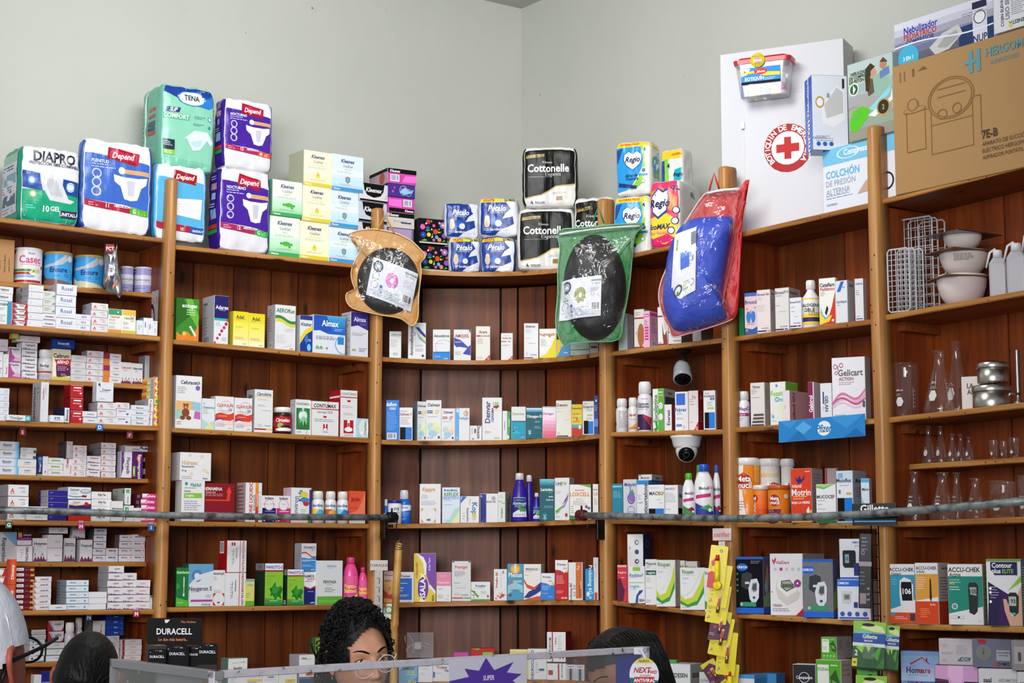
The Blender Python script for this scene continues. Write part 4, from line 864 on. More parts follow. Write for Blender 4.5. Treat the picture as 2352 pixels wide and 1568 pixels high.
B(1,6,1602,1684,786,'white carton with green leaf square','e2e2e2','R 20 72 76 92 2fa458;P bfe 40 76 60 88 56 76;V 50 30 18 567 Evatensin',yb=1002,sp=150,side='b0b4b0',sd='T 30 86 8 566 Evat;R 86 70 96 94 2a8a5a')
B(1,6,1590,1722,1010,'white carton with green square, lower','e4e4e4','R 12 68 46 92 2fa458;P bfe 22 72 38 88 36 72;R 12 12 24 26 667')
B(1,6,1724,1815,1040,'small white carton by pink stack','e6e4e6','M 60 40 90 90 4 99a')
EV='P d8388a 0 30 20 40 40 100 100 100 100 0 0 0;G 0 0 40 60 d38 fcd;I 60 56 40 fff Evalue;P eee 0 100 36 100 20 40 0 36'
B(1,6,1816,2032,856,'pink and white carton','e4dce2',EV,n=5,sp=140,side='7a2040',sd='R 60 20 86 80 889')
Z(0,1180,4.04)
B(1,7,-80,155,166,'grey-blue carton, dark vertical name','c0bcc0','P 6a9ac0 40 100 100 100 100 50;P 889cb0 100 50 70 84 60 100 50 100;D 50 34 16 445 Risperidona;V 30 30 8 99a tab')
B(1,7,157,302,292,'white carton, black capitals sideways','e0dce0','D 64 50 34 433 VERATEN;M 20 20 40 80 4 bbb',s=.0)
B(1,7,162,292,236,'flat white carton on sideways-lettered one','dedae0','M 10 30 60 50 1 a9c;R 0 86 100 100 9a3a90',yb=288)
B(1,7,166,290,170,'orange and purple little carton','3a1c30','R 0 30 30 100 e0862a;T 70 66 20 eee orthosomol;R 0 0 100 20 a03a90',yb=235)
B(1,7,305,436,222,'speckled white carton at shelf middle','dcd8dc','T 50 78 12 333 Irbesartan;M 30 62 66 68 2 99a;P 6a3050 0 0 100 0 96 12 88 6 80 26 70 8 60 28 50 8 38 24 28 6 18 22 8 8;P 9a6a88 10 28 16 38 22 24;P 9a6a88 60 28 70 38 76 26',sp=0)
B(1,7,445,580,190,'plain pale square carton','d8d4d8','t 66 50 16 998 Gensi;M 40 44 60 46 1 bbb',n=2,s=.0)
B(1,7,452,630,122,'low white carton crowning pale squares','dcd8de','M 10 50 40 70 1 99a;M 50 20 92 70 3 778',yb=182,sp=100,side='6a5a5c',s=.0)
B(1,7,590,700,222,'white speckled carton, two-line name','dad6da','T 50 78 8 333 Irbesartan,;T 50 70 8 333 Hidroclorot;P 6a3050 0 0 100 0 90 22 80 8 66 30 50 10 40 24 28 8 14 30 6 10;C 70 46 6 a9a',s=.02)
B(1,7,740,858,236,'white speckled carton holding a small one','e0dce0','T 50 74 12 333 Trasmosil;M 40 60 64 66 2 99a;P 6a3050 0 0 100 0 94 18 84 8 70 26 56 8 44 20 30 8 16 26 4 10',sp=60,side='c0bcc0')
B(1,7,676,792,108,'small carton with red band and speckle','cfc8cc','R 0 70 100 100 8a1c28;L 6 84 16 ddd Ka;'+SPK,yb=226,s=.02)
ML='T 50 66 26 3a3a70 Meliridal;M 60 20 92 40 1 99a'
MT='T 44 66 22 4a3a70 Meliridal;L 80 66 18 d44 TM;M 60 20 92 40 1 c99'
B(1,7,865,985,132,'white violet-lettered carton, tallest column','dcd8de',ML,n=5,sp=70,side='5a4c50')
B(1,7,984,1098,316,'white violet-lettered carton, pair column','dad6dc',ML,n=2)
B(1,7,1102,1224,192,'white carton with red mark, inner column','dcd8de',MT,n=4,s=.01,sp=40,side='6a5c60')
B(1,7,1224,1346,188,'white carton with red mark, outer column','dcd8de',MT,n=4,s=.01)
B(1,8,-60,66,500,'pink pill-print carton','cfa0a8','E 40 50 40 36 eee;P a33 60 0 100 0 100 100 80 100',n=5)
B(1,8,84,150,418,'orange carton, white sideways name','e05a2a','V 45 50 40 fff Dilostop;R 84 0 90 100 c42;R 0 0 12 100 b44',n=2,s=-.005)
LR='R 4 26 42 84 e8e8ee;T 23 55 30 445 Laritol;M 50 40 72 60 1 c88;R 76 24 96 66 c8a83a'
B(1,8,142,322,490,'dark maroon carton with white plate','6a1420',LR,n=8)
B(1,8,304,474,580,'white carton with pink corner','e2dce2','P c88 0 0 20 0 4 90 0 90;T 62 56 30 555 Laritol EX;R 30 30 94 34 aaa',n=6)
B(1,8,458,618,840,'single low white carton at shelf edge','e4e2e8','T 55 50 26 556 Laritol D;R 30 40 80 42 99a',s=.0)
B(1,8,612,820,612,'pale blue-white carton','dce6ee','I 28 60 26 3a5a90 Calcedra;M 46 40 66 60 1 dab;C 84 50 4 68a;R 0 0 100 8 9bc',n=5,sp=85,side='94a0ac',sd='M 6 40 50 70 1 556')
B(1,8,822,990,722,'blank white carton','e6e6ea','M 6 80 12 90 1 aab',n=3)
LS='T 55 62 20 443 {0};M 42 30 64 46 1 {1};'+SPK
B(1,8,1000,1146,480,'white speckled carton, six-high column','e4e0e4',LS.format('Losartan','99a'),n=6,sp=90,side='a4a4a8')
B(1,8,1132,1270,546,'white speckled carton, five-high column','e4e0e4',LS.format('Losartan,','445'),n=5)
B(1,8,1256,1394,612,'white speckled carton, red print','e4e0e4','M 30 40 80 66 2 d56;'+SPK,n=4)
B(1,8,1394,1446,756,'thin carton, sideways black text','dedade','D 44 50 34 334 Simple Select;R 0 86 100 100 544',s=.02)
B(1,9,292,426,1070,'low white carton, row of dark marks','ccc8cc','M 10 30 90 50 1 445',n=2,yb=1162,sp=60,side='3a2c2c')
DM='P 223 12 60 20 86 28 60 20 34;R 36 8 100 18 3a4a8a'
B(1,9,275,414,1162,'white carton with dark diamond','cfccd4',DM,n=4,s=.0)
LM='P b01c28 0 100 0 0 36 0;P 8ac 6 100 14 100 44 0 34 0;P b01c28 100 0 86 0 100 40;T 62 66 18 333 Lambilit;M 46 44 80 52 1 889'
B(1,9,446,594,985,'red cornered white carton','d4d0d4',LM,n=2,yb=1186,sp=14,side='8c1820')
B(1,9,430,596,1188,'white carton, green side','d4d2d4','T 60 58 20 889 Loxyl;R 0 96 100 100 333',n=3,sp=30,side='6a8a74')
BOT(1,9,594,694,1006,'white pill bottle by person with bun','d0ccd8','V 20 40 20 445 Levod;R 60 30 90 40 b33',shape='pill',s=.0)
BOT(1,9,688,764,962,'white pill bottle behind another bottle','ccc8d4','P 222 60 60 90 70 90 80 60 70;P 9b4 0 0 60 10 100 0',shape='pill',s=.05)
B(1,9,856,974,986,'white carton, coloured ribbon mark','ccc8ce','V 16 50 22 347 NEVOX;P d43 50 60 70 80 74 74 54 54;P 5a3 56 70 76 90 70 92',sp=80,side='6a6264')
B(1,9,986,1150,930,'dark blue carton, white slanted name','143c98','I 55 56 28 cce Bixen;P 99c 84 20 92 40 92 20',n=4,yb=1126)
B(1,9,986,1106,1128,'white carton below blue stack','c4bcc0','M 50 50 92 80 2 a66;M 70 20 90 40 1 68a',n=4)
B(1,9,1132,1316,1162,'white carton, faded red name','ccc4c4','R 0 0 12 100 8a2028;T 56 66 20 c86 NEOXIFLU;M 28 30 84 44 1 99a',n=4,s=.0)
B(1,10,310,380,1490,'white carton low behind cap','d0ccd4','M 10 20 80 80 4 99a')
B(1,10,382,520,1462,'deep blue carton low behind bun','1c1a70','R 0 70 100 76 88c')
# ================= second bay
W='eaeaec'
Z(400,640,4.126)
B(2,1,20,236,186,'green carton with orange fruit corner','3f8a2c','P 2a6a1c 0 100 30 100 60 60 0 30;P 6ab83a 40 100 70 100 100 60 96 30 60 60;P e8862a 0 20 20 12 50 22 70 10 100 40 100 0 0 0;L 24 84 9 fff acciogen;M 44 60 94 76 3 cec;C 36 16 11 e8a030;C 36 16 7 f4c868;P eee 56 34 64 36 90 14 84 10',sp=10)
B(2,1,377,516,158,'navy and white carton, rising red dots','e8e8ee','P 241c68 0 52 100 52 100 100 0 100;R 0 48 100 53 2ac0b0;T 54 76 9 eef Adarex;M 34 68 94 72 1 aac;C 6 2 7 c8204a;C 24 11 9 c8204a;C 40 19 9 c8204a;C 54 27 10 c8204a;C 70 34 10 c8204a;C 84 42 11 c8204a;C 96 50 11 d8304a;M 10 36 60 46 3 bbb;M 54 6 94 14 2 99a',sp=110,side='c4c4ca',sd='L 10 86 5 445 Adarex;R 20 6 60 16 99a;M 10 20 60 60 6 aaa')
AD='G 0 0 100 30 ffd fe8;G 0 30 100 100 fe8 ed2;T 46 84 11 343 Adel.;M 14 74 60 78 1 a93;M 14 52 70 58 2 a94;M 10 18 80 26 2 a95;t 76 6 4 336 Exeltis'
B(2,1,558,706,308,'yellow carton next to navy one','f0e030',AD,sp=45,side='d0c030')
B(2,1,706,860,328,'yellow carton, lower one of two','f0e030',AD)
B(2,1,955,1152,248,'tall white carton, green and yellow ribbons',W,'T 50 88 9 3a7a3a AEROflux;S 76 66 7 3 3c8a4a;S 68 58 6 3 e8d83a;M 50 40 92 48 2 bbb;M 6 14 60 34 6 ccc;P ddd 20 4 70 10 84 14 80 8;T 80 3 3 c66 sanfer',sp=75,side='b8b6bc',sd='M 10 40 80 92 9 99a;B 30 4 80 16')
B(2,1,1190,1310,345,'white, blue and yellow digestive carton',W,'R 0 88 100 100 2a3c90;T 50 76 10 446 Alzabar;P f0d83a 0 36 40 60 100 72 100 60 50 44 0 20;P 1c3c98 0 20 50 48 100 60 100 0 0 0;M 40 28 94 36 2 fff;E 74 12 16 10 6ad8f0;P 3a7ad8 40 40 60 50 70 30 50 20',sp=45,side='c0c0c6')
B(2,1,1318,1622,348,'broad blue and white carton, big white name','e6eaf4','G 0 52 100 100 26c 4ad;P 2858c0 0 100 40 100 60 60 0 50;P e6eaf4 0 58 20 60 45 52 75 48 100 52 100 40 0 40;T 52 80 15 fff Almax;M 66 60 94 68 2 cdf;M 8 36 80 46 3 446;C 94 26 26 5ad;C 95 26 24.5 e6eaf4;R 76 26 96 46 2a8ad8;P 7a3 6 14 12 20 18 14 24 20 30 14;R 6 11 30 12.5 7a3;C 42 14 3 889')
B(2,1,1672,1840,315,'tall violet and white carton against post','e2e2ec','G 0 62 100 100 4a2a90 2a6;P 3a2f86 0 62 100 58 100 100 0 100;P e2e2ec 0 66 40 70 100 60 100 50 0 50;T 52 84 10 dde Almax;M 50 70 90 76 2 88b;M 6 46 90 54 3 88a;P 7a3 6 12 12 18 18 12 24 18 30 12;M 46 10 94 20 3 556',sp=90,side='c8c8cc',sd='M 4 4 96 96 26 667')
B(2,2,15,262,918,'white children carton, brown teddy bear',W,'T 50 88 7 335 Cefuracet;C 84 78 9 86b;P 6a5 80 84 94 86 88 92;M 4 66 50 80 4 99a;P e8b878 0 52 60 52 66 36 0 34;P 9cc8e0 60 52 96 50 96 34 66 36;P a0d0c0 0 34 52 34 46 18 0 18;P c86ab8 74 34 96 32 96 18 70 20;C 38 30 15 8a4a2a;C 38 42 10 9a5a34;C 30 46 3 7a3a20;C 46 46 3 7a3a20;C 38 40 4 d8a880;E 26 20 10 4 8a4a2a;E 50 20 10 4 8a4a2a;M 4 6 30 14 2 a94')
B(2,2,262,386,1133,'pale carton, yellow-green tinted foot','e2e8ec','T 50 72 8 68a Celestamine;M 6 50 50 66 4 aab;C 14 84 8 9cc;P bcd8d8 0 34 50 20 100 30 100 0 0 0;P dfe8a0 20 0 60 24 84 10 90 0',s=.02)
CL='O 60 70 34 18 d88 .06;T 52 74 9 c43 CLAVULIN;T 80 62 7 34a 12h;M 12 56 90 60 1 99c;S 46 54 20 4 dc4632;S 32 30 3 4 3a3aa8;P f4d8d0 0 24 40 30 100 28 100 18 0 14;M 8 10 60 22 4 99c;M 16 40 70 44 1 fdd;t 80 7 4 c66 sanfer'
B(2,2,386,566,1112,'red-wave antibiotic carton, larger',W,CL,sp=45,side='bcbcc4')
B(2,2,572,741,1128,'red-wave antibiotic carton, smaller',W,CL,sp=10)
B(2,2,760,936,1048,'tall white carton, tricolour name, red-gold foot line',W,'I 50 90 7 336 Ciprolisina;S 84 86 1.5 1 e8c23a;M 16 74 80 80 2 dab;M 16 60 60 66 2 99a;M 40 50 94 53 1 99a;M 14 12 50 20 3 caa;R 0 6 64 9 b0202c;R 64 6 100 9 f0d040;M 56 14 92 18 1 68a',sp=75,side='b4b2b8',sd='I 50 86 8 445 Cipro;M 20 20 80 60 5 aaa')
BOT(2,2,936,1112,1212,'dark jar wearing red label, white lid','3a1c14','R 0 0 100 100 b81826;T 54 76 24 fff Ciruelax;E 42 40 12 18 a8b050;E 66 30 22 12 2a1c30;E 60 12 38 12 f4f4f4;M 6 30 22 80 6 fcc;R 0 -2 100 2 c9a',shape='jar',lab=(.1,.64),name='jar',cat='jar')
B(2,2,1148,1292,1142,'white and green carton, plant-torso picture',W,'R 4 14 96 76 2a7a44;T 50 88 11 3a7a4a CHOFABOL;E 50 48 36 28 4a9a60;E 38 54 17 12 eef;E 62 54 15 13 e4eee4;R 46 60 54 80 def;E 54 38 22 14 9dc8a8;P 2a7a2a 30 30 44 40 50 22 60 42 74 26 60 18 46 16;M 10 4 50 10 1 778;O 80 6 10 4 556',sp=50,side='c4c2c8',sd='T 50 84 5 667 T P')
CM='R 0 78 100 81 c01828;T 52 88 8 334 CONTUMAX'
B(2,2,1294,1560,1162,'broad white carton, red logo at foot',W,'R 0 77 100 79.5 c01828;T 50 88 10.5 334 CONTUMAX;R 60 78 61 100 c01828;t 50 70 7 556 macrogol 3350;R 44 53 56 58 b22;M 12 40 90 50 2 99a;R 44 17 60 34 c01828;R 50 24 54 34 fff;E 52 19 6 3 fff;t 52 11 4 667 Asofarma;R 0 0 1.5 100 c01828',s=.006)
B(2,2,1572,1736,1053,'tall white carton with red side',W,'R 0 84 100 86 c01828;t 50 92 6 445 CONTUMAX;M 30 82 70 83 1 c66;R 40 75 60 79 b22;M 10 62 80 68 2 aaa;M 20 46 84 52 2 aaa;R 20 8 78 36 c01828;R 42 20 56 36 fff;E 49 16 24 5 fff;R 44 22 54 30 c01828;t 50 4 3.5 889 ASOFARMA',sp=100,side='b01824',sd='R 0 84 100 88 eee;R 4 4 96 40 9c1420')
B(2,2,1730,1842,1322,'small pale blue carton, blob shape','b8dcea','E 60 50 46 46 e8eef0;E 40 24 12 8 fff;V 70 50 18 456 Cropalato',s=.005)
Z(400,1010,3.825)
B(2,3,65,268,356,'white carton, teal name, lime strip',W,'C 18 93 7 2aa890;T 60 91 9 2a9a88 Haldol;M 10 80 66 85 1 889;L 10 75 4 557 Solución;R 8 58 88 70 8ac63f;L 14 64 5.5 fff 2 mg/mL;M 10 26 88 52 5 99b;M 10 16 84 20 1 99a',s=.01)
B(2,3,52,325,110,'square white carton, golden name, overhanging below one',W,'L 5 64 14 d8b060 Hidrasec;L 5 50 7 668 Racecadotrilo;L 4 35 6 667 30 mg;M 4 4 50 16 2 99a;T 82 8 6 445 Ferrer;C 70 88 5 e8d8a8;C 30 92 4 e8d8a8;C 84 36 5 ecdcb0;C 90 30 4 e8d8a8;C 36 24 5 e8d8a8;C 76 40 3 ecdcb0',yb=358,s=.012)
B(2,3,262,531,380,'maroon carton with red up arrow','8a1424','T 28 86 11 eee HEMAMINA;L 4 77 4 ecc Solución Oral;M 2 66 80 74 2 caa;P e0482a 2 58 74 58 76 76 72 78 82 94 90 76 86 76 84 54 2 54;L 2 22 4.4 ecc CONTENIDO 10 ampolletas de 10 mL;R 0 0 100 3 5a0c18',s=.02)
B(2,3,625,771,373,'white carton, red sideways name, amber band',W,'V 32 56 26 c22a30 ISONE LIQUIDO;V 52 50 12 4a8a70 Eritromicina;G 60 0 80 100 c22 e93;V 70 56 11 fdc Suspensión;O 90 76 6 3 556;M 84 20 96 68 9 aab',sp=75,side='c4a4a8',sd='M 12 20 86 96 8 856')
IP='T 50 92 9 2a2f70 Iprikene;M 24 86 66 89 1 aab;R 0 0 100 54 {0};C 50 66 36 d8a;C 50 66 32 eaeaec;t 50 70 6 c66 {1};R 20 40 90 43 {2};P fff 6 6 24 14 20 4;t 82 5 4 dde sanfer'
B(2,3,771,896,487,'navy footed white carton, orange ring',W,IP.format('241c6a','Náusea y Vómito','88c'))
B(2,3,897,1023,490,'pink footed white carton, orange ring',W,IP.format('c8306a','Fases','fcd'))
B(2,3,1027,1205,418,'white vitamin carton, coloured cloud shapes',W,'V 22 50 20 68a Inviron;V 44 78 20 356 Kids;E 64 80 20 10 e8d040;E 62 66 16 8 3a90d0;E 74 56 16 8 c8303a;E 78 66 12 6 3a90d0;R 90 20 100 96 3a3aa0;R 84 0 100 20 3a9a50;M 48 20 80 40 4 9bb;M 50 6 80 14 2 c99',sp=70,side='e0bfc8')
IS='T 50 82 16 1c3c8c Isodine;R 0 30 60 62 {0};P {1} 30 30 60 60 100 50 100 20 50 16;M 10 4 80 12 1 99a'
BOT(2,3,1205,1318,448,'white antiseptic bottle, yellow label',W,IS.format('f0d040','4ab0e0'),shape='pill',lab=(.1,.66),cap='ececec')
BOT(2,3,1322,1425,450,'white antiseptic bottle, brown label',W,IS.format('c8602a','e8a060'),shape='pill',lab=(.1,.66),cap='ececec')
BOT(2,3,1426,1532,452,'white antiseptic bottle, blue label',W,IS.format('8cc8ec','2a80c8'),shape='pill',lab=(.1,.66),cap='ececec')
B(2,3,1536,1680,446,'orange-red carton','e8583a','T 40 76 11 7a1c20 Jarsix.;M 10 66 60 70 1 a33;M 8 46 80 50 1 a33;P f08060 0 30 50 40 80 70 100 100 100 30 50 10 0 6;R 0 0 100 10 eed',sp=18,side='b83c28')
B(2,4,15,135,1117,'green carton, thermometer picture','1c7a3a','P 5ab83a 0 0 100 0 100 14 0 24;T 50 88 8 dfe Nelobrina;R 0 84 100 86 9c3;R 54 34 62 76 e8eaf0;R 56 30 60 50 a3306a;E 58 30 7 4 e8eaf0;C 10 52 18 3a9a50;M 10 8 60 12 1 dfd',sp=10,side='0c3a1c')
B(2,4,122,344,1085,'white and blue carton, ring motif','e2e6ee','P 6aa4cc 0 50 40 74 100 84 100 100 0 100;C 34 72 22 4a8ab8;C 34 72 11 dfe8f0;P e2e6ee 0 50 40 74 100 84 100 70 40 62;T 48 42 10 556 Neugeron S;M 8 33 50 36 1 889;M 70 20 94 28 3 99a;R 10 11 98 16 b04aa8;T 72 5 4 667 Armstrong',sp=50,side='3a5a58')
B(2,4,333,447,1142,'narrow white carton, red corner ornament',W,'T 46 92 9 556 Nootropil;M 10 72 40 84 3 aaa;M 10 36 90 46 3 bbb;R 6 2 96 36 c8403a;E 50 19 42 16 f4f0ee;P eaeaec 6 24 30 36 76 36 96 24 96 14 76 2 30 2 6 14;R 40 8 60 12 556',sp=5)
NV='D 84 50 14 b22a3a NOVOVARTALON;R 66 0 69 100 c01828;D 50 62 7 556 Condroitina;D 34 50 6 889 1500 mg / 1200 mg;M 24 20 30 70 6 aaa'
B(2,4,447,631,1166,'white carton, red rule, dark sideways name, lower',W,NV,s=.018)
B(2,4,462,636,880,'white carton, red square logo, red flank',W,NV+';R 22 84 42 94 c01828;R 30 84 34 92 eee',yb=1164,sp=75,side='b81420',sd='B 20 60 70 98',s=.018)
B(2,4,622,706,1220,'small yellow-green carton','d8e070','R 0 92 100 100 8ac;R 20 76 90 82 448;T 56 79 5 fff MELACEN;R 0 0 100 18 6ab03a;M 10 30 60 50 3 9a6',sp=5)
PA='R 0 84 100 100 eef;T 52 91 8.5 1c3a7a PANOTO-S;R 0 80 100 84 b8302a;G 0 0 100 18 284 5a3;P 8cc83a 0 18 100 12 100 80 0 80;M 8 68 80 72 1 585;M 8 50 40 64 4 8a4;P 1c7a2a 24 40 40 44 56 56 66 42 88 46 100 38 88 26 94 14 72 22 60 12 44 24 28 22 34 30;P 3a9a3a 40 40 58 52 66 40 90 44 66 30 60 16 58 30 44 28;P c8404a 10 10 18 14 20 8 12 4;M 28 9 94 13 1 dfd'
B(2,4,795,957,1080,'larger lime carton with ivy leaf','c8d83a',PA,sp=80,side='203828',sd='R 0 84 100 100 9a96a0;R 0 80 100 84 7a2020;T 50 91 7 334 TO-S')
B(2,4,992,1136,1133,'smaller lime carton with ivy leaf','c8d83a',PA,sp=45,side='203828',sd='R 0 84 100 100 9a96a0;B 20 2 80 14',s=.01)
B(2,4,1137,1250,1158,'white, red and navy antibiotic carton',W,'T 44 88 8 2a3a80 NAMOX;T 56 79 6 c33 12h-DUO;M 10 70 90 74 1 556;P b8303a 0 58 50 50 100 60 100 56 50 44 0 54;P 1c2070 0 54 50 46 100 56 100 0 0 0;M 30 38 94 42 1 dde;T 70 6 5 dde sanfer',s=.02,yb=1447)
B(2,4,1117,1250,906,'pale carton, blue lower half, topping another',W,'T 54 86 8 4a6aa8 PENAMOX;T 74 77 6 d44 12h;S 68 56 5 5 d8503a;P 3a8ad0 0 50 50 46 100 52 100 0 0 0;R 0 38 100 40 cdf;M 8 34 80 44 3 cdf;M 8 16 90 24 2 cdf;T 76 6 5 dde sanfer',yb=1156,sp=60,side='b0b0ba',s=.02)
B(2,4,1253,1480,1058,'large pale carton, green foot band','dfe2e4','T 56 88 5 8ac FERRING;M 40 82 70 84 1 9bd;T 50 52 6.5 556 PENTASA;M 36 44 66 47 1 9b7;M 30 28 74 40 3 889;R 0 0 100 19 62b23c;M 6 5 80 11 2 9d7',s=.008)
BOT(2,4,1483,1616,1030,'tall pink stomach syrup bottle','e84a94','R 0 0 100 100 e85a9c;P f0d83a 0 0 100 0 100 34 80 30 50 10 20 18 0 14;P d8409a 10 60 90 66 96 50 70 30 30 24 8 40;T 50 62 15 f8e83a Pepto-;T 48 45 15 f8e83a Bismol',cap='e84a94',shape='jug',lab=(.04,.6),flat=.62)
BOT(2,4,1618,1696,1118,'short pink stomach syrup bottle','e84a94','R 0 0 100 100 e85a9c;P f0d83a 0 0 100 0 100 14 0 4;T 50 62 15 f8e83a Pepto;T 48 45 15 f8e83a Bismol',cap='d83a84',shape='jug',lab=(.04,.66),flat=.62)
Z(480,1360,4.9)
B(2,5,212,432,738,'white carton by toy rabbit ears, under counter frame',W,'M 20 84 60 88 1 889;M 60 86 96 90 1 445;T 50 70 8 335 Sensibit;R 76 44 92 54 9ab;M 10 16 50 40 5 bbb',sp=80,side='6a8a80')
B(2,5,432,600,880,'white carton, sensitive-allergy name, yellow foot',W,'I 46 88 12 433 Sensibit;M 30 78 90 82 1 a88;M 4 64 94 68 1 c99;R 0 42 96 56 e8cf3a;R 0 10 60 40 b8a8c8')
B(2,5,612,782,918,'lower white carton beside yellow-footed one',W,'I 48 84 12 433 Sensibit;M 40 74 90 78 1 a88;R 0 0 100 26 e8e0da;M 20 60 90 64 1 c66',s=.01,sp=10)
B(2,5,784,992,882,'white carton with yellow promotional patch',W,'I 50 90 11 433 Sensibit D;M 30 80 90 84 1 a88;R 34 30 92 52 e8c83a;T 62 40 7 a33 NUEVO;P 8ab 60 20 80 26 100 20 100 0 50 0')
B(2,5,1012,1190,698,'tall white carton beside curly hair',W,'I 30 90 7 334 Sensi;M 40 84 90 88 1 889;R 20 48 30 56 788;R 44 34 90 42 c8402a;P 1c3a6a 0 0 100 0 100 30 0 30;M 4 24 90 27 1 dde',sp=110,side='b4b2ba',s=.04)
B(2,5,1160,1245,505,'green-edged dark carton behind curly hair','3a5a34','R 40 0 100 100 7a9a3a;M 4 10 36 90 8 567',s=.07,sp=10)
# ================= curved corner bay
Z(860,700,4.2)
B(3,1,143,260,252,'small white carton, green letter, barcode','e4e6e4','L 12 88 13 4a9a88 Alibron;M 10 78 90 82 1 9ab;M 10 40 80 72 7 aab;B 24 6 78 22 6a9a98',side='8ab')
B(3,1,325,497,170,'tall white carton with blue-yellow swoosh',W,'V 18 50 18 334 Aminoefedrison;V 36 70 12 57a NF;P 1c34a0 40 88 60 88 100 66 100 58 70 70;P f0d040 40 84 70 66 100 52 100 46 66 62;P 48b0e0 44 78 70 60 100 46 100 42 62 56;M 40 34 90 40 2 99a;M 40 20 90 30 3 99a;R 78 6 90 12 334')
B(3,1,564,731,236,'white carton with bright blue base',W,'T 50 80 9 334 Amoxibron;O 60 44 50 24 9bc .05;M 14 52 90 56 1 9bd;R 0 0 100 24 1c8ae0;R 0 24 100 27 3a4ab0;t 76 5 5 fff sanfer;M 10 8 50 14 2 cdf')
B(3,1,765,931,236,'blue and white leaf-shape carton',W,'P 3a4ab0 0 74 40 66 84 44 100 50 100 16 60 20 36 30 0 52;P eaeaec 4 40 30 44 80 40 60 26 40 16 20 22;T 48 80 10 a8283c AMOXIL;M 44 71 76 74 1 77b;L 4 60 4 dde Suspensión;P 3a4ab0 86 100 100 100 100 90;C 86 90 6 e88;C 86 90 4 eee;M 6 16 50 30 4 99b;C 98 34 5 c33')
B(3,1,978,1117,204,'tall cream carton, red letters, red corner','ebe9e2','T 50 84 8 b0282c Anara;R 2 70 98 74 b04048;R 30 71 90 73 e6d8d0;M 10 48 60 66 6 aaa;P c8202a 60 0 100 0 100 17;T 88 5 6 fff C;M 6 4 50 10 2 baa')
B(3,1,1221,1335,270,'small white carton, red corner, red-green line',W,'T 50 82 6 b83a44 Antiflu-Des;R 0 68 46 71 b82a34;R 60 68 80 71 3a8a5a;M 6 52 80 58 2 99a;P c8202a 60 0 100 0 100 17;T 88 5 7 fff C;M 20 90 80 93 1 bbd')
B(3,1,1443,1582,175,'tallest white carton, blue-yellow base line',W,'T 44 92 7 535 Anerox;M 8 74 50 86 5 bbc;M 8 57 40 60 1 c99;M 30 42 90 46 1 aab;R 0 2 64 5 2a3490;R 64 2 96 5 e8e070;M 8 10 30 20 4 dab;T 66 12 3 77a ASOFARMA')
B(3,1,1590,1757,228,'white carton with large yellow arc','f4f2ea','P f4dc30 100 100 92 70 70 40 40 14 0 4 0 0 100 0;T 44 82 13 c8502a Augmentin;P b83 52 76 72 78 62 70;M 6 40 50 66 8 9aa',s=.005,a=6)
B(3,1,1757,1886,330,'yellow and blue carton beneath green bag','4a9ad0','P f0c83a 0 100 40 100 30 40 0 0;P e8e4e0 30 100 60 100 40 50;T 70 24 8 fff sanfer',a=8,s=.01)
B(3,1,1888,2076,345,'pale green-line carton beneath green bag','b8c4bc','R 0 34 98 42 4a9a4a;M 4 50 60 80 4 99a;M 4 8 40 16 1 556',a=10,s=.01)
B(3,1,2078,2160,366,'white red-patch carton beneath green bag','c8c8c8','R 10 50 90 70 a82838',a=10,s=.01)
B(3,2,112,237,916,'bright blue carton, barcode at foot','2a80dc','T 40 90 9 fff daflon;T 50 79 7 def 1000;M 8 24 90 72 12 8be;B 8 2 84 18')
B(3,2,237,368,988,'white carton, black and blue foot blocks',W,'I 50 80 9 a83040 Daflozen F;M 10 86 90 92 2 99b;M 10 48 90 72 5 b99;R 6 2 48 40 1a1210;R 48 2 96 40 1c7ad8')
DV='T 52 89 8 445 Dalvear;R 4 68 44 75 {0};T 24 71.5 3.4 fff ADULTOS;I 72 71 10 {1} SF;M 10 58 90 61 1 889;E 34 34 28 10 b8e0dc;E 60 26 34 10 e4e8b0;E 44 18 30 8 a8d0ec;E 66 40 22 8 f0ecc0;M 8 4 60 10 2 99a;R 78 5 92 11 655'
B(3,2,412,502,928,'white watercolour carton partly hidden','dfe2e2',DV.format('2a3a70','e8c860'),s=.04,a=-22,sp=50,side='7a8084')
B(3,2,498,646,917,'tall white watercolour carton, navy tag',W,DV.format('2a3a70','e8c860'),s=.01)
B(3,2,647,777,996,'shorter watercolour carton, red tag',W,DV.format('b03048','c86a80').replace('e4e8b0','f4c8d0'),s=.01)
B(3,2,779,918,993,'white carton, blue left stripe, star flower',W,'R 0 0 26 100 6ab0ec;R 8 88 22 98 eef;O 76 84 18 9 d8a090 .3;P c88 76 84 60 94 74 86 76 98 80 86 96 90 82 82 90 72 76 82 64 74 72 82;T 58 70 8 4a9ad8 Desketo;M 60 62 90 65 1 99a;R 4 4 20 12 8cd')
B(3,2,920,1036,1162,'small white carton, sideways black name',W,'D 76 60 36 445 Doxon;R 38 50 50 80 334;M 8 40 30 90 7 99a;R 16 6 34 16 c77',side='c8c8c8')
B(3,2,1040,1231,892,'largest white carton, sideways purple name',W,'V 26 66 26 3a3a80 Denvar;V 52 60 12 445 CEFIXIMA;T 70 86 8 7ab03a 100;C 72 78 8 a8283a;C 62 79 6 b83040;C 80 80 6 98202a;M 60 70 90 72 1 8a6;M 12 16 50 22 3 99a;T 74 5 3 8b4 SILANES')
B(3,2,1236,1282,1020,'narrow white carton, vertical fine print',W,'V 40 50 22 668 El tratamiento;R 84 0 100 100 ddd')
B(3,2,1282,1319,1026,'narrow green carton, blue edge','4aa848','V 40 60 40 cfd Doxiped;R 70 0 100 100 223a8a;P fff 0 0 50 10 0 20')
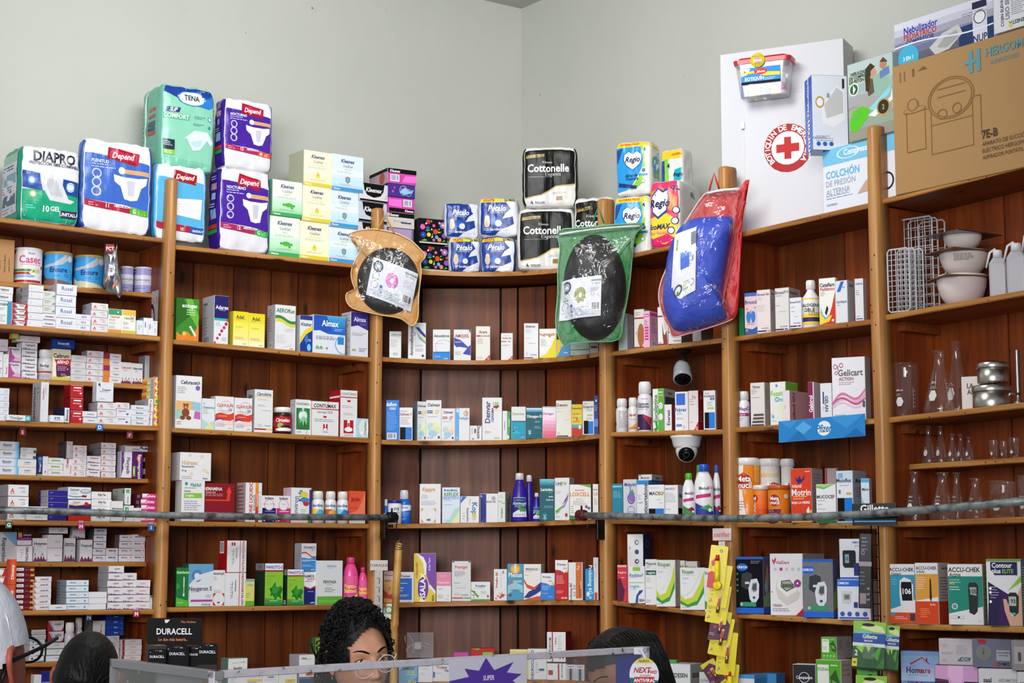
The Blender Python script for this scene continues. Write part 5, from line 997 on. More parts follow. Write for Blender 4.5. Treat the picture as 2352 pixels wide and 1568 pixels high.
B(3,2,1321,1461,980,'white top turquoise bottom carton','eaeae6','R 0 0 100 55 22a0c0;R 0 54 100 57 1c4a60;T 48 79 8 9aa Diarmina;M 16 34 60 38 1 9de;M 10 18 70 26 2 9de;C 14 24 5 124;t 80 7 4 cef sanfer',s=.01)
B(3,2,1463,1621,990,'dark teal carton, white sunburst','14606e','G 0 86 100 100 28a def;T 52 73 9 f4f4f4 Dimegan-D;t 80 92 4 8cd Carnot;M 24 66 90 69 1 9cc;M 54 52 94 58 2 cee;M 50 32 94 42 3 9cc;P 9cd 20 24 22 34 24 24 34 30 26 20 36 16 24 16 20 6 18 16 6 16 16 20 8 30',s=.01,sp=0)
B(3,2,1621,1752,978,'white to pink graded carton','f4f0f4','G 0 0 100 78 e68 fef;T 44 78 8 a84a70 Dimegan.;M 6 68 50 72 1 a9a;R 0 98 100 100 9ad',s=.01,sp=5)
B(3,2,1751,1902,918,'tall cream carton with red-dot name','efece4','L 3 88 8 556 Dostein;C 31 87 5.5 c8303a;M 4 78 60 80 1 aaa;M 4 68 50 71 1 aaa;M 50 46 96 48 1 aaa;M 6 6 30 14 3 99a;R 4 1 80 4 2a2a40',s=.008,a=14,sp=40,side='b8b6b4')
B(3,2,1901,2007,956,'yellow travel-sickness carton, red base','ecd030','T 48 88 7 2a2a4a Dramamine;R 0 10 100 26 c83a30;R 0 26 100 36 5ab;R 40 60 90 66 dd9;M 10 40 80 76 3 c84;P c33 40 54 60 58 50 48;R 66 14 88 34 e8e8f0;R 0 0 100 22 c8302a',s=.003,a=8)
B(3,2,2009,2118,926,'white carton, black and blue foot, near post',W,'T 50 84 8 334 Ectaprim;M 6 90 50 96 1 99a;M 30 70 90 78 2 99a;R 40 56 92 61 c8c84a;M 30 44 90 52 2 99a;R 8 2 50 42 1a1210;R 50 2 96 40 1c7ad8',s=.0,a=10)
B(3,2,2120,2158,870,'thin navy carton touching post','2a3a90','T 50 88 8 fff e;M 4 60 90 76 3 acf;R 0 20 100 40 68c',s=.02)
Z(860,1060,4.2)
BOT(3,3,88,134,362,'blue bottle squeezed at post','1c5ab8','R 0 40 100 70 dde',cap='dde0e4',shape='dome',s=.04)
BOT(3,3,128,262,372,'white eyewash jar, blue lid','eceef2','T 60 76 16 223 EYE;T 60 56 10 445 BATH;M 20 10 80 40 3 bbb',cap='2a2a98',shape='tub',lab=(.1,.8),name='jar',cat='jar')
BOT(3,3,218,356,272,'blue shampoo bottle, white and clear cap','1c6ad0','P e8eef4 0 100 10 74 40 62 90 70 96 88 90 100;T 50 86 12 1c4ab0 Alcool;M 20 30 80 60 5 9cf;M 10 10 80 24 2 cdf',cap='e0e4ea',shape='dome',s=.05,lab=(.06,.56))
B(3,3,436,640,212,'wide white carton, gold corner ornament',W,'I 42 87 9 d8902a Keppra;M 24 78 70 82 1 9bc;M 8 62 40 74 4 aab;M 8 46 84 58 4 aab;R 6 2 78 38 d8a85a;E 42 20 35 17 f4f2ee;P eaeaec 6 28 20 38 64 38 78 28 78 12 64 2 20 2 6 12;R 34 6 52 11 667',s=.01)
B(3,3,653,825,246,'pale blue paediatric carton','dce8f4','C 14 93 5 1c4a40;L 22 93 6 1c4a60 eurofarma;T 52 81 10 5a9a50 KEFLEX;T 50 71 6.5 7a9ad0 PEDIÁTRICO;M 10 62 60 68 2 9bd;M 10 50 70 54 1 9bd;P b8dcd8 10 0 40 10 70 40 100 46 100 20 80 0;P e8ecb0 50 0 80 20 100 34 100 20 90 0;M 8 6 50 10 1 9bd',s=.01)
B(3,3,829,1009,331,'white carton, blue corner, sideways name',W,'P 3a6ac8 0 100 34 100 0 74;L 2 93 8 fff F;D 78 54 28 4a78c0 Kop;D 78 24 26 e0c030 tin;D 40 30 12 778 Suspensión;D 52 80 8 e0c030 Claritro;M 10 10 30 40 3 bbb',s=.01)
B(3,3,1018,1193,306,'white carton with navy left panel',W,'R 0 0 34 100 2a3c98;P 1c2a80 0 0 34 20 34 60 0 90;L 4 93 8 dde a;C 76 84 12 e8d8a0;O 76 84 12 8 6a7ac0;C 76 84 5 6a7ac0;T 54 72 5.4 445 KLARICID 12H',s=.01)
B(3,3,1191,1263,290,'narrow white carton, dark side, green mark','e6e8e4','V 50 30 28 6a8a50 Lactipan;S 70 66 3 3 9b6;M 20 80 80 90 2 bbb',sp=58,a=18,side='aaa8ac',sd='V 40 34 34 445 Lactipan;M 60 60 90 90 3 778',s=.01)
def PUR(x0,x1,y,desc,s,lab=True): BOT(3,3,x0,x1,y,desc,'33209a','R 6 0 94 100 e4e6f0;R 8 60 92 98 33209a;R 12 82 84 90 3a8a4a;I 50 70 16 cde Normogel;R 20 50 88 60 4a9a50;R 50 28 90 46 4a9a50;P 2a2080 8 44 40 52 50 40 8 20;M 20 6 84 16 2 668' if lab else '',cap='e4e4ea',shape='taper',s=s,lab=(.1,.5),span=60,flat=.6)
PUR(1320,1482,108,'largest violet plastic bottle',.02); PUR(1440,1545,128,'violet plastic bottle half hidden behind another',.1,False); PUR(1526,1604,300,'smallest violet plastic bottle',.04)
B(3,3,1593,1738,163,'tall dark teal carton','12606c','G 0 84 100 100 179 8cc;T 50 75 7 fff Lactulax.;t 72 93 4 9cd Carnot;M 60 66 90 69 1 9cc;L 62 58 3.4 fff jarabe;L 44 50 3.4 fff 10 g/15 ml;M 30 30 94 36 2 9cc;P 7bc 34 12 36 22 38 12 50 18 40 8 54 4 38 4 34 -2 30 4 16 4 28 8 20 18',s=.005)
B(3,3,1738,1882,152,'tall white carton, lavender sprig',W,'L 6 88 8 456 Levi;L 40 88 8 7ab03a grix;M 8 80 60 83 1 99a;M 8 62 60 70 2 bbb;P 9a86c0 30 26 60 34 84 50 96 62 90 48 66 30;P 7a5aa8 50 36 84 56 96 66 84 48;P 6ab03a 4 22 30 28 60 36 40 26 10 14;P 9ccf5a 8 16 40 24 60 32 30 18;M 8 6 50 10 2 99a;R 72 8 88 16 a33',sp=48,a=20,side='b4b2b6',s=.005)
B(3,3,1882,2092,216,'white carton, orange name, green corners','eceae4','P 6aa84a 40 100 100 100 100 90 70 96;P 3a7a3a 0 0 60 0 40 8 0 12;T 46 84 3.6 b04 Desparasitante;T 48 72 13 d8862a LOXCELL;M 30 56 80 60 1 b56;M 16 40 90 54 4 99a;C 78 36 7 a04080;C 90 32 7 3a80b8;M 6 16 20 40 4 889',s=.0,a=8,sp=20,side='6a8a5a')
B(3,3,2106,2160,214,'white orange-name carton cut by post','eceae4','T 50 85 4 b04 Despara;L 20 72 13 d8862a LO;M 20 40 90 60 4 99a',s=.0)
B(3,4,88,182,1052,'tan carton hidden by post and stick','d8a050','R 0 70 100 100 c8a8a0;T 50 88 7 335 Pharmaton;T 40 70 6 334 KIDDI;C 60 46 14 68a;P c03028 0 40 60 24 100 30 100 10 0 16',s=.03)
B(3,4,232,381,1062,'white and blue carton next to stick',W,'T 46 88 8 556 Posipen;R 0 8 88 80 2a6ad0;M 6 60 60 66 1 def;M 6 34 40 52 2 def;M 10 18 80 26 2 ffc;t 76 3 4 c66 sanfer')
B(3,4,379,593,881,'tall yellow and purple carton','e6cc50','P 7a4ab0 8 100 100 100 100 20 76 32 58 54 56 80 40 92;P f4f0f4 8 100 24 92 42 80 48 60 56 56 58 78 44 92 16 100;P f4f0f4 70 30 100 16 100 22 74 36;C 42 30 28 f4f0f4;E 42 28 25 24 6a3aa0;V 40 30 24 fff PISALAX;V 12 66 10 b87a2a 6 Bisacodilo;V 70 78 10 dcf Solar Para;V 82 76 7 caf;V 88 8 10 543 BISA',s=.01)
B(3,4,598,741,1065,'pink-topped small white carton',W,'R 0 54 100 100 e88ab0;T 48 66 7 fdd Pramosone;M 20 84 80 92 2 faccd8;M 10 40 50 46 2 889;M 6 10 60 24 4 99a;M 60 6 90 10 1 c66;C 80 20 6 bcd')
B(3,4,747,930,957,'tall grey-white carton, orange name','dedee0','T 48 86 7.5 d8603a Pramigel;M 12 62 76 76 5 889;M 12 44 50 47 1 667;M 20 32 84 35 1 9c9;M 10 14 50 20 3 c9a;T 68 15 3 68a ASOFARMA;R 0 6 60 9 c8503a;R 66 6 100 9 6aa84a;R 0 98 12 100 222;R 88 98 100 100 222')
B(3,4,932,1117,1157,'squat white carton with olive branch',W,'R 0 0 100 8 4aa83a;T 50 80 12 1c4a88 Proteflor;M 10 66 70 70 1 8a9;P 7ab03a 0 60 20 50 40 20 34 16 14 40 0 50;E 14 50 6 3 4a8a3a;E 24 36 7 3 5a9a3a;E 12 30 7 3 4a8a3a;E 34 26 7 3 4a8a3a;M 50 36 90 54 4 bbb;L 8 16 5 3a5a9a Polvo;R 84 18 94 30 866')
B(3,4,1152,1279,1034,'white carton, coral molecule circles',W,'V 20 66 16 b03a4a Proteflor IBS;M 50 40 60 90 8 aab;R 66 86 78 96 a88;C 30 14 9 e8905a;C 50 10 10 d8503a;C 46 22 7 e8a080;C 66 16 13 c83a30;C 62 26 4 7a4;C 84 18 6 e8905a;C 16 6 6 d86a4a',s=.012)
B(3,4,1282,1437,982,'teal carton, orange disc, plaster word','4a9ac0','E 50 86 32 13 f0a030;E 50 84 22 10 f4c050;R 44 76 56 100 e8e4d8;T 50 70 12 f4f4f4 Plexus;E 30 48 12 6 e05a3a;P 9cd 0 40 50 50 100 40 100 20 50 30 0 16;T 64 52 5 dfe LÍQUIDO;T 50 28 4 36a SUERO ORAL;C 16 14 9 446',s=.008,sp=0,a=4)
B(3,4,1438,1608,985,'cream carton, navy and orange ribbons','f0ece4','T 46 86 6.4 2a3a80 PREGNUS;T 85 86 5 d87 UTI;M 6 78 50 80 1 99a;M 6 68 30 71 1 c66;P d8563a 0 52 20 34 50 28 100 40 100 50 60 36 20 44 0 60;P 1c3c88 0 6 30 24 70 32 100 50 100 26 70 16 30 6;P d8563a 0 0 100 0 100 14 60 8 20 4;R 84 10 94 15 eee',sp=34,a=14,side='d8d4ce',s=.005)
B(3,4,1605,1742,1071,'small bright blue carton, white top','2a84dc','P f0eef0 0 66 40 62 70 54 100 60 100 100 0 100;T 44 86 8 445 Prindex;T 70 72 7 99a plus;P c33 0 66 50 58 60 56 40 62;C 88 60 12 f0d840;M 8 36 80 54 4 bdf;M 8 22 60 26 1 def;M 50 10 94 14 1 def',s=.0)
B(3,4,1742,1870,944,'tall red carton, white top','c81c28','P f0eef0 0 76 40 74 70 68 100 74 100 100 0 100;T 52 89 6 445 Prindex;T 78 80 5 68c plus;P 35a 0 76 50 72 60 70 40 74;C 90 72 10 f0d840;M 10 40 90 62 6 fbb;M 8 16 70 24 2 fbb;T 72 5 4 fee MAVER',s=.0,a=12,sp=40,side='a81420')
B(3,4,1871,2010,968,'white and orange striped carton',W,'R 52 4 96 100 e0702a;V 16 20 16 445 Probiolog IBS;O 42 34 7 6 334 .3;O 42 16 7 6 334 .3;V 86 40 8 fec Suspensión;R 78 8 84 40 934;I 70 86 9 fda Z;O 10 40 12 6 caa',s=.0,a=12,sp=28,side='c4c2c6')
B(3,4,2034,2116,1032,'narrow blue carton, drop shapes','2a94d4','D 64 66 44 dff Probiolog 6G;C 34 16 20 8cd8f4;C 60 8 14 bce8f8;E 30 20 16 8 def',s=.0,a=8,sp=10)
B(3,4,2112,2160,922,'thin white carton, red foot, at post',W,'R 20 0 80 18 c84a3a;O 50 60 16 5 c66;V 50 84 20 6a8 PRO',s=.02)
Z(860,1380,3.36)
B(3,5,188,334,468,'blue carton with yellow dosage, under counter frame','7ab4dc','T 40 70 16 246 RIFAMOX;T 60 52 18 f0d840 12 H;M 40 36 90 42 1 dff;P 4a80b8 60 0 100 30 100 0;T 70 8 14 e8d860 20 ml;P dce8f0 0 100 60 100 0 60',s=.0)
B(3,5,336,450,470,'white carton with red name, clear bag over it',W,'T 48 86 12 b8303a Troferit;M 30 64 90 70 1 99a;M 6 40 80 44 1 889',s=.0)
B(3,5,451,600,470,'white carton with red and blue name',W,'T 46 74 14 b02a38 Troferit;I 76 58 14 3a68b8 Flem;M 10 40 60 46 1 889;R 0 20 10 50 3a6ab0',s=.0)
B(3,5,612,726,394,'magenta carton rim above counter frame','c84aa0','',s=.03)
B(3,5,744,926,362,'red carton with lime patch','c01c28','R 50 60 94 88 8ac63a;T 72 74 8 fff Infantil;P 6b4 0 100 40 100 30 94',s=.03)
B(3,5,1045,1182,372,'yellow carton rim above counter frame','e0cf6a','R 0 96 100 100 eed',s=.02)
B(3,5,1182,1332,368,'white carton with blue sideways name','e8e8e8','V 24 50 20 2a4a90 NEUROCLASIO;C 20 86 8 b22;R 60 28 86 36 3a5aa0;M 40 20 60 60 5 aaa;R 0 0 6 100 e8d88a',s=.01)
B(3,5,1332,1482,480,'lower red-ruled white carton beneath another',W,'R 56 0 64 100 b01c28;D 78 60 16 445 VARTALON COMP;R 6 30 30 60 a22;D 44 50 8 889',s=.0,a=8)
B(3,5,1330,1478,235,'upper red-ruled white carton, crimson flank',W,'R 26 0 32 100 b01c28;V 16 44 12 445 COMPOSITUM;D 48 70 8 a33 Vartalon;M 60 40 80 90 6 bbb;R 66 10 90 26 a01c24;R 74 10 82 22 eee',yb=470,s=.0,a=14,sp=44,side='98141c')
VX='R 0 80 100 100 dde;T 50 90 9 446 VERMOX;P 9ab8c0 14 74 84 74 92 20 70 0 30 0 10 20;R 36 0 64 76 7a1c28;R 40 40 60 50 223'
B(3,5,1478,1552,490,'grey parasite-remedy carton, first of pair','c4ccd0',VX,s=.0)
B(3,5,1552,1622,492,'grey parasite-remedy carton near dark-haired person','c4ccd0',VX,s=.0)
# ================= fourth bay
Z(1380,640,3.564)
B(4,1,145,216,282,'pale green-grey carton by green bag','c0ccc8','C 50 40 20 cdd8b0;M 10 60 80 80 3 9aa;M 20 6 60 12 1 68a',a=22,sp=54,side='c8c4cc',s=.02,sd='V 30 50 14 999 info')
B(4,1,272,354,248,'white and brown throat carton','dcd6d0','R 0 76 100 80 a8303a;E 70 34 36 30 a8643a;R 0 0 100 5 a02830;M 6 84 80 94 2 99a;V 20 40 12 889 garg',a=22,sp=92,side='c8c2c0',s=.025)
B(4,1,352,400,262,'pink carton with stacked magenta bars','e8b4d0','R 4 84 96 92 d03a90;T 50 88 4 fff Benzal;R 16 52 84 57 c83a90;R 16 44 84 49 c83a90;R 16 36 84 41 c83a90;R 16 28 84 33 c83a90;R 16 20 84 25 c83a90;M 10 60 80 76 4 a68',a=30,sp=64,side='e0a4c4',s=.012,sd='R 4 88 96 96 d03a90;M 20 40 90 84 10 a78;B 20 4 90 18')
B(4,1,465,548,228,'white throat carton with face outline','e8e6e4','R 0 74 100 78 a8202a;P 8a3a34 44 60 60 30 74 26 90 40 100 10 100 0 60 0 50 20;P e0c8b8 60 70 90 66 96 44 70 40;M 4 4 50 10 1 99a;R 0 0 100 4 a02830',a=20,sp=5,s=.012)
B(4,1,552,660,300,'white carton behind red bag','e2e0e2','R 0 40 100 44 a8303a;T 66 10 6 556 CANASA',a=20,sp=80,side='8a888c',s=.012)
B(4,1,750,822,330,'white carton partly behind red bag, nearer partition','dedee0','M 10 6 70 12 1 889',a=22,sp=100,side='b4b2b8',s=.012)
BOT(4,2,122,224,977,'white plastic bottle turned backwards','e4e2e4','M 30 10 90 96 16 888;R 0 20 10 40 222',cap='ececec',shape='pill',lab=(.08,.66),s=.03)
BOT(4,2,222,304,970,'white bottle with flame pictured on label','e6e4e4','T 46 74 14 b0504a capar;P e8a03a 10 6 50 20 90 40 96 10 50 2;P c8603a 10 2 60 12 94 6;M 30 46 90 56 2 c88',cap='ececec',shape='pill',lab=(.08,.66),s=.03)
BOT(4,2,298,424,838,'large white bottle, purple and red label','e8e6ea','P 3a1c4a 0 0 84 0 84 34 40 44 0 44;P b03040 34 42 92 34 84 6;M 30 86 70 90 1 c33;T 40 74 8 446 Espaven;T 40 66 8 446 Alcalino;M 8 56 70 60 1 99a;C 12 6 6 dcd',cap='f0f0f2',shape='pill',lab=(.04,.74),s=.025,span=70)
B(4,2,424,516,897,'white and green eucalyptus carton','e8ece4','R 50 0 100 100 5ab43a;V 26 54 36 2a7a3a Eucaliptine;P 2a9a3a 0 4 30 10 20 20 40 24 50 6 30 0;M 56 80 94 96 2 dfd;E 74 60 20 8 eee;E 74 34 20 8 eee;M 60 76 90 86 2 f44;M 60 56 88 64 2 d6a',a=26,sp=100,side='aeb4ae',s=.03,sd='T 50 92 5 454 Eucaliptine;R 10 64 90 82 3a4a44;R 0 0 100 62 c8ccc8')
B(4,2,520,582,1026,'small white carton, sideways name, red flank','e8e6e6','V 56 50 44 334 Everest;M 10 10 20 90 9 bbb',a=22,sp=22,side='b03a50',s=.008)
B(4,2,608,716,922,'white carton with royal-blue square',W,'R 8 66 78 96 3a6ad8;T 44 54 9 3a6ab8 Febrax;M 10 40 70 48 2 8ad;M 10 28 80 34 2 99a;R 6 10 50 16 68c;M 60 4 80 14 2 889',a=18,sp=4,s=.015)
B(4,2,718,800,912,'white carton, red flank and corner','e8e0e2','T 56 84 9 b8808a Fe;M 10 62 90 68 1 a99;M 10 18 60 22 1 c66;P c01c28 56 0 100 0 100 22;T 84 4 7 fff C;M 6 70 60 80 2 c99',a=20,sp=40,side='b8202c',s=.012,sd='T 50 84 10 fdd Fe;M 10 20 90 50 5 d99')
B(4,2,840,938,912,'white carton, black-blue foot, nearest partition',W,'T 50 86 9 335 FLAGENASE;T 76 79 7 335 400;M 10 90 60 96 1 99a;M 30 60 90 72 3 8ab;R 34 53 90 57 c8b84a;R 8 3 46 44 1a1210;R 46 3 98 44 1c7ad8',a=18,sp=4,s=.008)
Z(1380,980,3.564)
B(4,3,92,181,464,'teal carton at far side','2a84a0','T 50 93 7 dff SORMODOL;M 10 60 90 80 4 8cd;B 10 2 60 12',a=20,s=.02)
B(4,3,183,294,428,'grey-blue carton, stomach drawing','ccd0d8','T 54 88 8 447 Mebutin;O 60 52 30 14 7a5aa0 .3;E 62 54 22 10 8a6ab0;P 4a9a8a 40 66 90 62 70 76;O 60 22 30 12 7a94c0 .16;O 60 12 30 8 7a94c0 .16;R 50 66 58 84 8a7aa8',a=20,s=.02)
B(4,3,308,418,388,'flat white carton lying on blue-topped one','d8d6da','T 50 44 40 556 Medotin;R 4 80 20 96 333',yb=437,a=26,sp=88,side='a4a2a8',s=.04,sd='T 50 44 36 445 Medotin')
B(4,3,294,388,436,'white carton, blue top, sideways black name','e4e6ea','R 0 90 100 100 2a8ad8;V 78 46 34 334 Meticortelone;M 8 50 40 64 3 99a;L 6 44 4 88a 1 mg/mL',a=26,sp=112,side='b0b4bc',s=.02,sd='R 0 90 100 100 2a78b8')
MZ='T 56 78 9 5a5a70 MACROZIT;T 72 78 9 c8a02a ZIT;M 40 52 90 56 1 99a;T 80 46 4 556 500 mg;M 8 88 80 92 1 99a;R 2 2 44 34 1a1210;R 44 2 98 34 1c7ad8'
B(4,3,388,521,472,'white carton, black and blue foot, gold word',W,'M 10 90 80 94 1 99a;L 6 76 10 445 MACRO;L 62 76 10 d8a82a ZIT;M 50 56 90 60 1 99a;M 70 46 94 50 1 99a;R 2 2 44 32 1a1210;R 44 2 98 32 1c7ad8',a=18,s=.012)
B(4,3,523,632,474,'white carton, barcode at base, printed back',W,'L 6 90 6 66a MACRO;L 60 90 6 d8a82a ZIT;M 6 50 94 80 7 aab;R 4 24 6 80 aab;M 8 28 60 34 1 9ab;B 24 2 74 10',a=24,sp=42,side='d0ced4',s=.012,sd='T 50 70 12 446 MA;R 0 2 100 34 1a1210')
MX='T 50 86 9 445 Melox;I 80 88 7 c8409a PLUS;P c82a7a 6 66 84 72 84 62 6 56;P {0} 0 0 100 0 100 20 60 30 0 46;P {1} 30 30 70 40 94 30 70 22;C 78 24 9 dfd'
BOT(4,3,668,775,378,'white antacid bottle, lime cap, in front','ecebee',MX.format('3a8a4a','8a2040'),cap='5ac030',shape='jug',lab=(.04,.66),s=.02,span=62,flat=.62)
BOT(4,3,770,838,310,'white bottle, lime cap, standing behind','e6e6ea','T 50 60 9 445 Melox',cap='5ac030',shape='jug',s=.1,flat=.62)
BOT(4,3,765,925,303,'biggest white antacid bottle, blue cap','ecebee',MX.format('2a3a98','3aa060'),cap='2a60d0',shape='jug',lab=(.04,.66),s=.02,span=62,flat=.6)
BOT(4,3,918,980,312,'white antacid bottle cut by post','e6e6ea',MX.format('1c3a88','a02040'),cap='2a60c8',shape='jug',lab=(.04,.66),s=.08,flat=.6)
Z(1380,1180,3.459)
B(4,4,131,208,402,'red and plum carton at far side','d8304a','P 5a1438 0 0 60 0 80 30 30 64 0 60;R 0 94 100 100 dbb;L 6 80 9 fcc Regaluct;M 40 62 90 68 1 fcc;T 30 8 5 ebb',a=16,s=.01)
B(4,4,211,340,157,'tall white carton with pictogram column',W,'C 60 88 14 557;C 60 74 14 557;C 60 60 14 557;O 60 46 20 8 889 .2;O 60 34 20 8 889 .2;C 62 60 6 eee;R 54 86 70 90 eee;V 20 20 16 333 Raxoren;V 14 80 8 99a caja',a=24,sp=62,side='1c2c50',s=.045,sd='R 0 0 100 56 2a80c0;O 50 86 20 5 88c;V 80 84 14 dde')
B(4,4,222,351,412,'white carton, green tab, blue script name',W,'R 24 88 72 98 8ac83a;I 46 76 11 5a8ac0 Reskizof;M 10 68 60 71 1 99a;R 0 55 96 57 9c6;L 8 46 7 4a9ad8 1mg/mL;M 8 36 60 40 1 9bd;P 2a4aa0 40 0 46 20 66 34 90 36 80 28 60 20 56 0;T 82 8 7 334 BSA',a=14,s=.0)
B(4,4,353,446,358,'white carton with dark green strip',W,'C 8 92 6 2a8a5a;T 60 91 7 556 Risperdal;M 8 80 50 88 2 aaa;R 4 66 96 76 1c5a48;T 50 71 5 dfe 1 mg/mL;M 8 50 60 62 4 bbb;M 6 36 80 38 1 99a;M 6 4 50 12 2 99a',a=14,s=.01)
RI='L 8 91 8.5 5a8a3a Riopan;M 8 82 70 84 1 aaa;M 8 72 40 78 2 aaa;M 8 56 66 66 4 ccc;P c8d83a 0 36 20 24 50 30 80 60 98 92 98 50 70 16 30 10 0 20;P eaeaec 0 40 20 34 44 44 70 70 84 92 60 80 20 60 0 60;P 3a9a4a 0 22 30 12 70 22 98 56 98 40 70 12 30 6 0 14;M 6 4 40 7 1 99a;t 88 4 3 c66'
B(4,4,440,593,363,'taller white carton, green crescent',W,RI,a=18,sp=38,side='cfcdca',s=.0)
B(4,4,595,668,368,'white green-word carton seen behind two others','dddbd6','T 50 89 7 6a8a4a Riopan;M 10 20 80 60 8 ccc',a=18,s=.07)
B(4,4,670,768,374,'pale green-word carton, further behind','d4d2cc','T 50 88 7 6a8a4a Riopan',a=18,s=.1)
B(4,4,630,826,424,'broader white carton, green crescent',W,RI,a=18,s=.0,sp=10)
B(4,4,824,905,428,'white green-word carton behind yellow hanging strip',W,'L 4 89 9 5a8a3a Riopan;M 20 60 80 70 4 ccc;P 3a9a4a 0 26 30 20 50 6 0 6',a=18,s=.0)
Z(1480,1360,4.055)
B(4,5,200,300,628,'green-topped carton behind white ones','7ab87a','R 0 92 100 100 4aa83a',a=16,s=.06)
B(4,5,235,430,664,'white carton, bold black name twice','e6e8ea','T 42 70 11 223 ZEDESEN;M 6 60 60 64 1 99a',a=26,sp=112,side='bcc4c4',s=.01,sd='T 50 70 11 223 ZEDESEN')
B(4,5,512,606,742,'small pale carton beside bold-name one','d4dad8','T 50 76 12 99a Zofran;M 10 50 60 60 2 aab',a=22,s=.0)
# ================= fifth bay
Z(1380,640,3.564)
B(5,1,1130,1172,238,'thin green carton at far side','1c8a4a','',a=24,s=.02)
B(5,1,1176,1283,112,'pink carton with blue lungs','e4c4cc','P 3a6ab8 0 100 100 100 96 92 0 92;T 50 78 13 3a4a88 Broxol;E 30 42 18 14 3a7ac8;E 68 42 18 14 3a7ac8;R 46 40 52 58 3a7ac8;P 2a5aa8 0 0 100 0 100 18 60 12 0 16;M 20 22 84 30 2 77a;C 20 62 7 e66;C 82 64 7 6b8;C 16 10 9 e8902a',a=22,sp=4,side='3a5aa0',s=.015)
B(5,1,1278,1388,88,'pink-tinted white carton, violet foot line','e6d8d8','L 4 90 6 4a3a60 Broxol Air;M 6 76 50 84 3 aab;M 6 50 70 66 5 bbb;R 2 3 70 6 2a2a58;R 76 3 98 6 58a8d8;T 60 11 3 88a ASOFARMA',a=24,sp=38,side='d8cac8',s=.02,sd='T 50 92 5 445 Brox;M 10 50 90 80 6 99a')
B(5,1,1426,1542,72,'tall greyish-white carton beside bottle','dfdbd8','L 2 90 7 4a3a60 Broxol;L 66 91 5 4a3a60 PLUS;M 4 80 60 85 1 99a;M 4 58 40 62 1 99a;M 30 44 90 47 1 99a;R 0 3 60 6 2a2a58;R 66 3 90 6 3a68c0;T 60 11 3 88a ASOFARMA',a=26,sp=94,side='bcb8b6',s=.03,sd='L 8 90 6 4a3a60 Broxol PLUS')
B(5,1,1546,1643,152,'small white carton in front of taller one','e4e4ea','T 50 86 6 446 Broxol PLUS;M 10 66 60 72 1 99a;M 10 52 60 58 1 99a;M 40 36 90 40 1 99a;R 0 4 60 8 2a2a58;R 66 4 96 8 3a58a8;T 60 16 4 88a ASOFARMA',a=22,s=.0)
BOT(5,1,1642,1798,3,'big white bottle, yellow and navy label','eeeef0','R 0 0 100 100 f4d030;T 50 72 20 443828 CALOGENOL;L 8 54 14 443828 DOBLE;R 12 10 100 26 2a2a70;M 40 32 94 46 2 8a7a30;P eee 2 40 10 60 24 56 14 34',cap='f0f0f2',shape='syrup',lab=(.08,.62),s=.03)
B(5,1,1787,1922,-8,'white carton with orange-red sunburst','f0eeea','P d8341c 100 70 80 40 60 18 30 8 0 4 0 0 100 0;P f4d83a 0 30 40 14 80 20 60 6 0 0;T 50 86 9 443a50 Cataflam;L 6 77 7 c8505a Pediátrico;M 8 62 40 72 3 a99;P 223 34 26 44 38 50 40 56 34 46 22 40 20;P 4ab0e0 6 40 20 22 40 14 60 22 54 16 34 10 10 24;C 84 8 8 fdd',a=22,sp=0,s=.01)
B(5,1,1922,2020,12,'white carton with blue slanted bar','e2e4e8','P 2a6ad0 10 74 40 74 76 98 46 98;T 50 50 8 4a6a90 Cardispan;M 10 40 60 44 1 99a;T 60 6 3 88a;M 60 80 96 88 1 99a',a=28,sp=56,side='c4c4c8',s=.01,sd='T 50 90 7 446 Cardi')
B(5,1,2080,2150,-4,'white carton cut by tall post','e2e2e6','T 50 88 6 56a CARNO;M 10 60 60 74 3 99a;M 10 8 60 12 1 99a;R 4 3 90 5 2a4a90',a=20,s=.01)
BOT(5,2,1120,1222,918,'small white bottle, purple label name','ecebf0','T 46 76 13 6a2a80 Flagyl;O 76 78 12 8 6a2a80 .3;R 0 42 80 56 a02868;L 6 49 6 fde 250 mg/5 mL;M 10 20 60 36 2 99a;R 88 10 100 60 3a3a70',cap='e8e8ec',shape='pill',lab=(.06,.66),s=.03)
B(5,2,1225,1342,848,'white carton with brown diagonal steps','dfdad8','T 44 91 6 556 Flanax;M 6 74 50 86 3 99a;M 6 64 80 68 1 99a;P 5a4a4a 22 28 94 28 94 23 18 23;P 5a4a4a 18 20 94 20 94 15 14 15;P 5a4a4a 12 12 94 12 94 7 8 7;P 5a4a4a 6 4 94 4 94 0 4 0',a=24,sp=42,side='d0c6c4',s=.02,sd='M 10 40 90 90 12 99a')
B(5,2,1385,1513,842,'white and green powder carton','e8eae4','L 4 74 11 7ac03a Fossin;L 34 60 11 4ab0d0 One;C 44 92 8 4a9ad0;C 80 40 30 e4ecc0;L 6 22 7 4a9ac8 3g;M 4 8 60 12 1 9bb;O 40 60 12 6 4ab0d0',a=28,sp=100,side='dfe4dc',s=.035,sd='R 0 82 100 100 7ac83a')
B(5,2,1490,1548,912,'carton, white edge and dusty pink side','e8dce0','V 26 50 20 a9a 3 g;V 74 30 12 99a',a=30,sp=150,side='cc9aa2',s=.0,sd='V 20 46 22 7a2438 Fosfocil GU')
B(5,2,1698,1746,843,'plum carton with big sideways white name','8a1c54','V 46 46 62 fff Gabirol;R 84 0 100 100 e8c8d8',a=24,sp=84,side='e2dce0',s=.015,sd='P 7a1c4a 70 0 100 20 100 0')
B(5,2,1797,1890,852,'white carton, grey sideways name','e4e4ea','D 56 46 30 556 GELAN;R 20 46 32 78 3a4a80;D 26 34 12 9bd PLUS;C 50 4 4 445',a=20,s=.0)
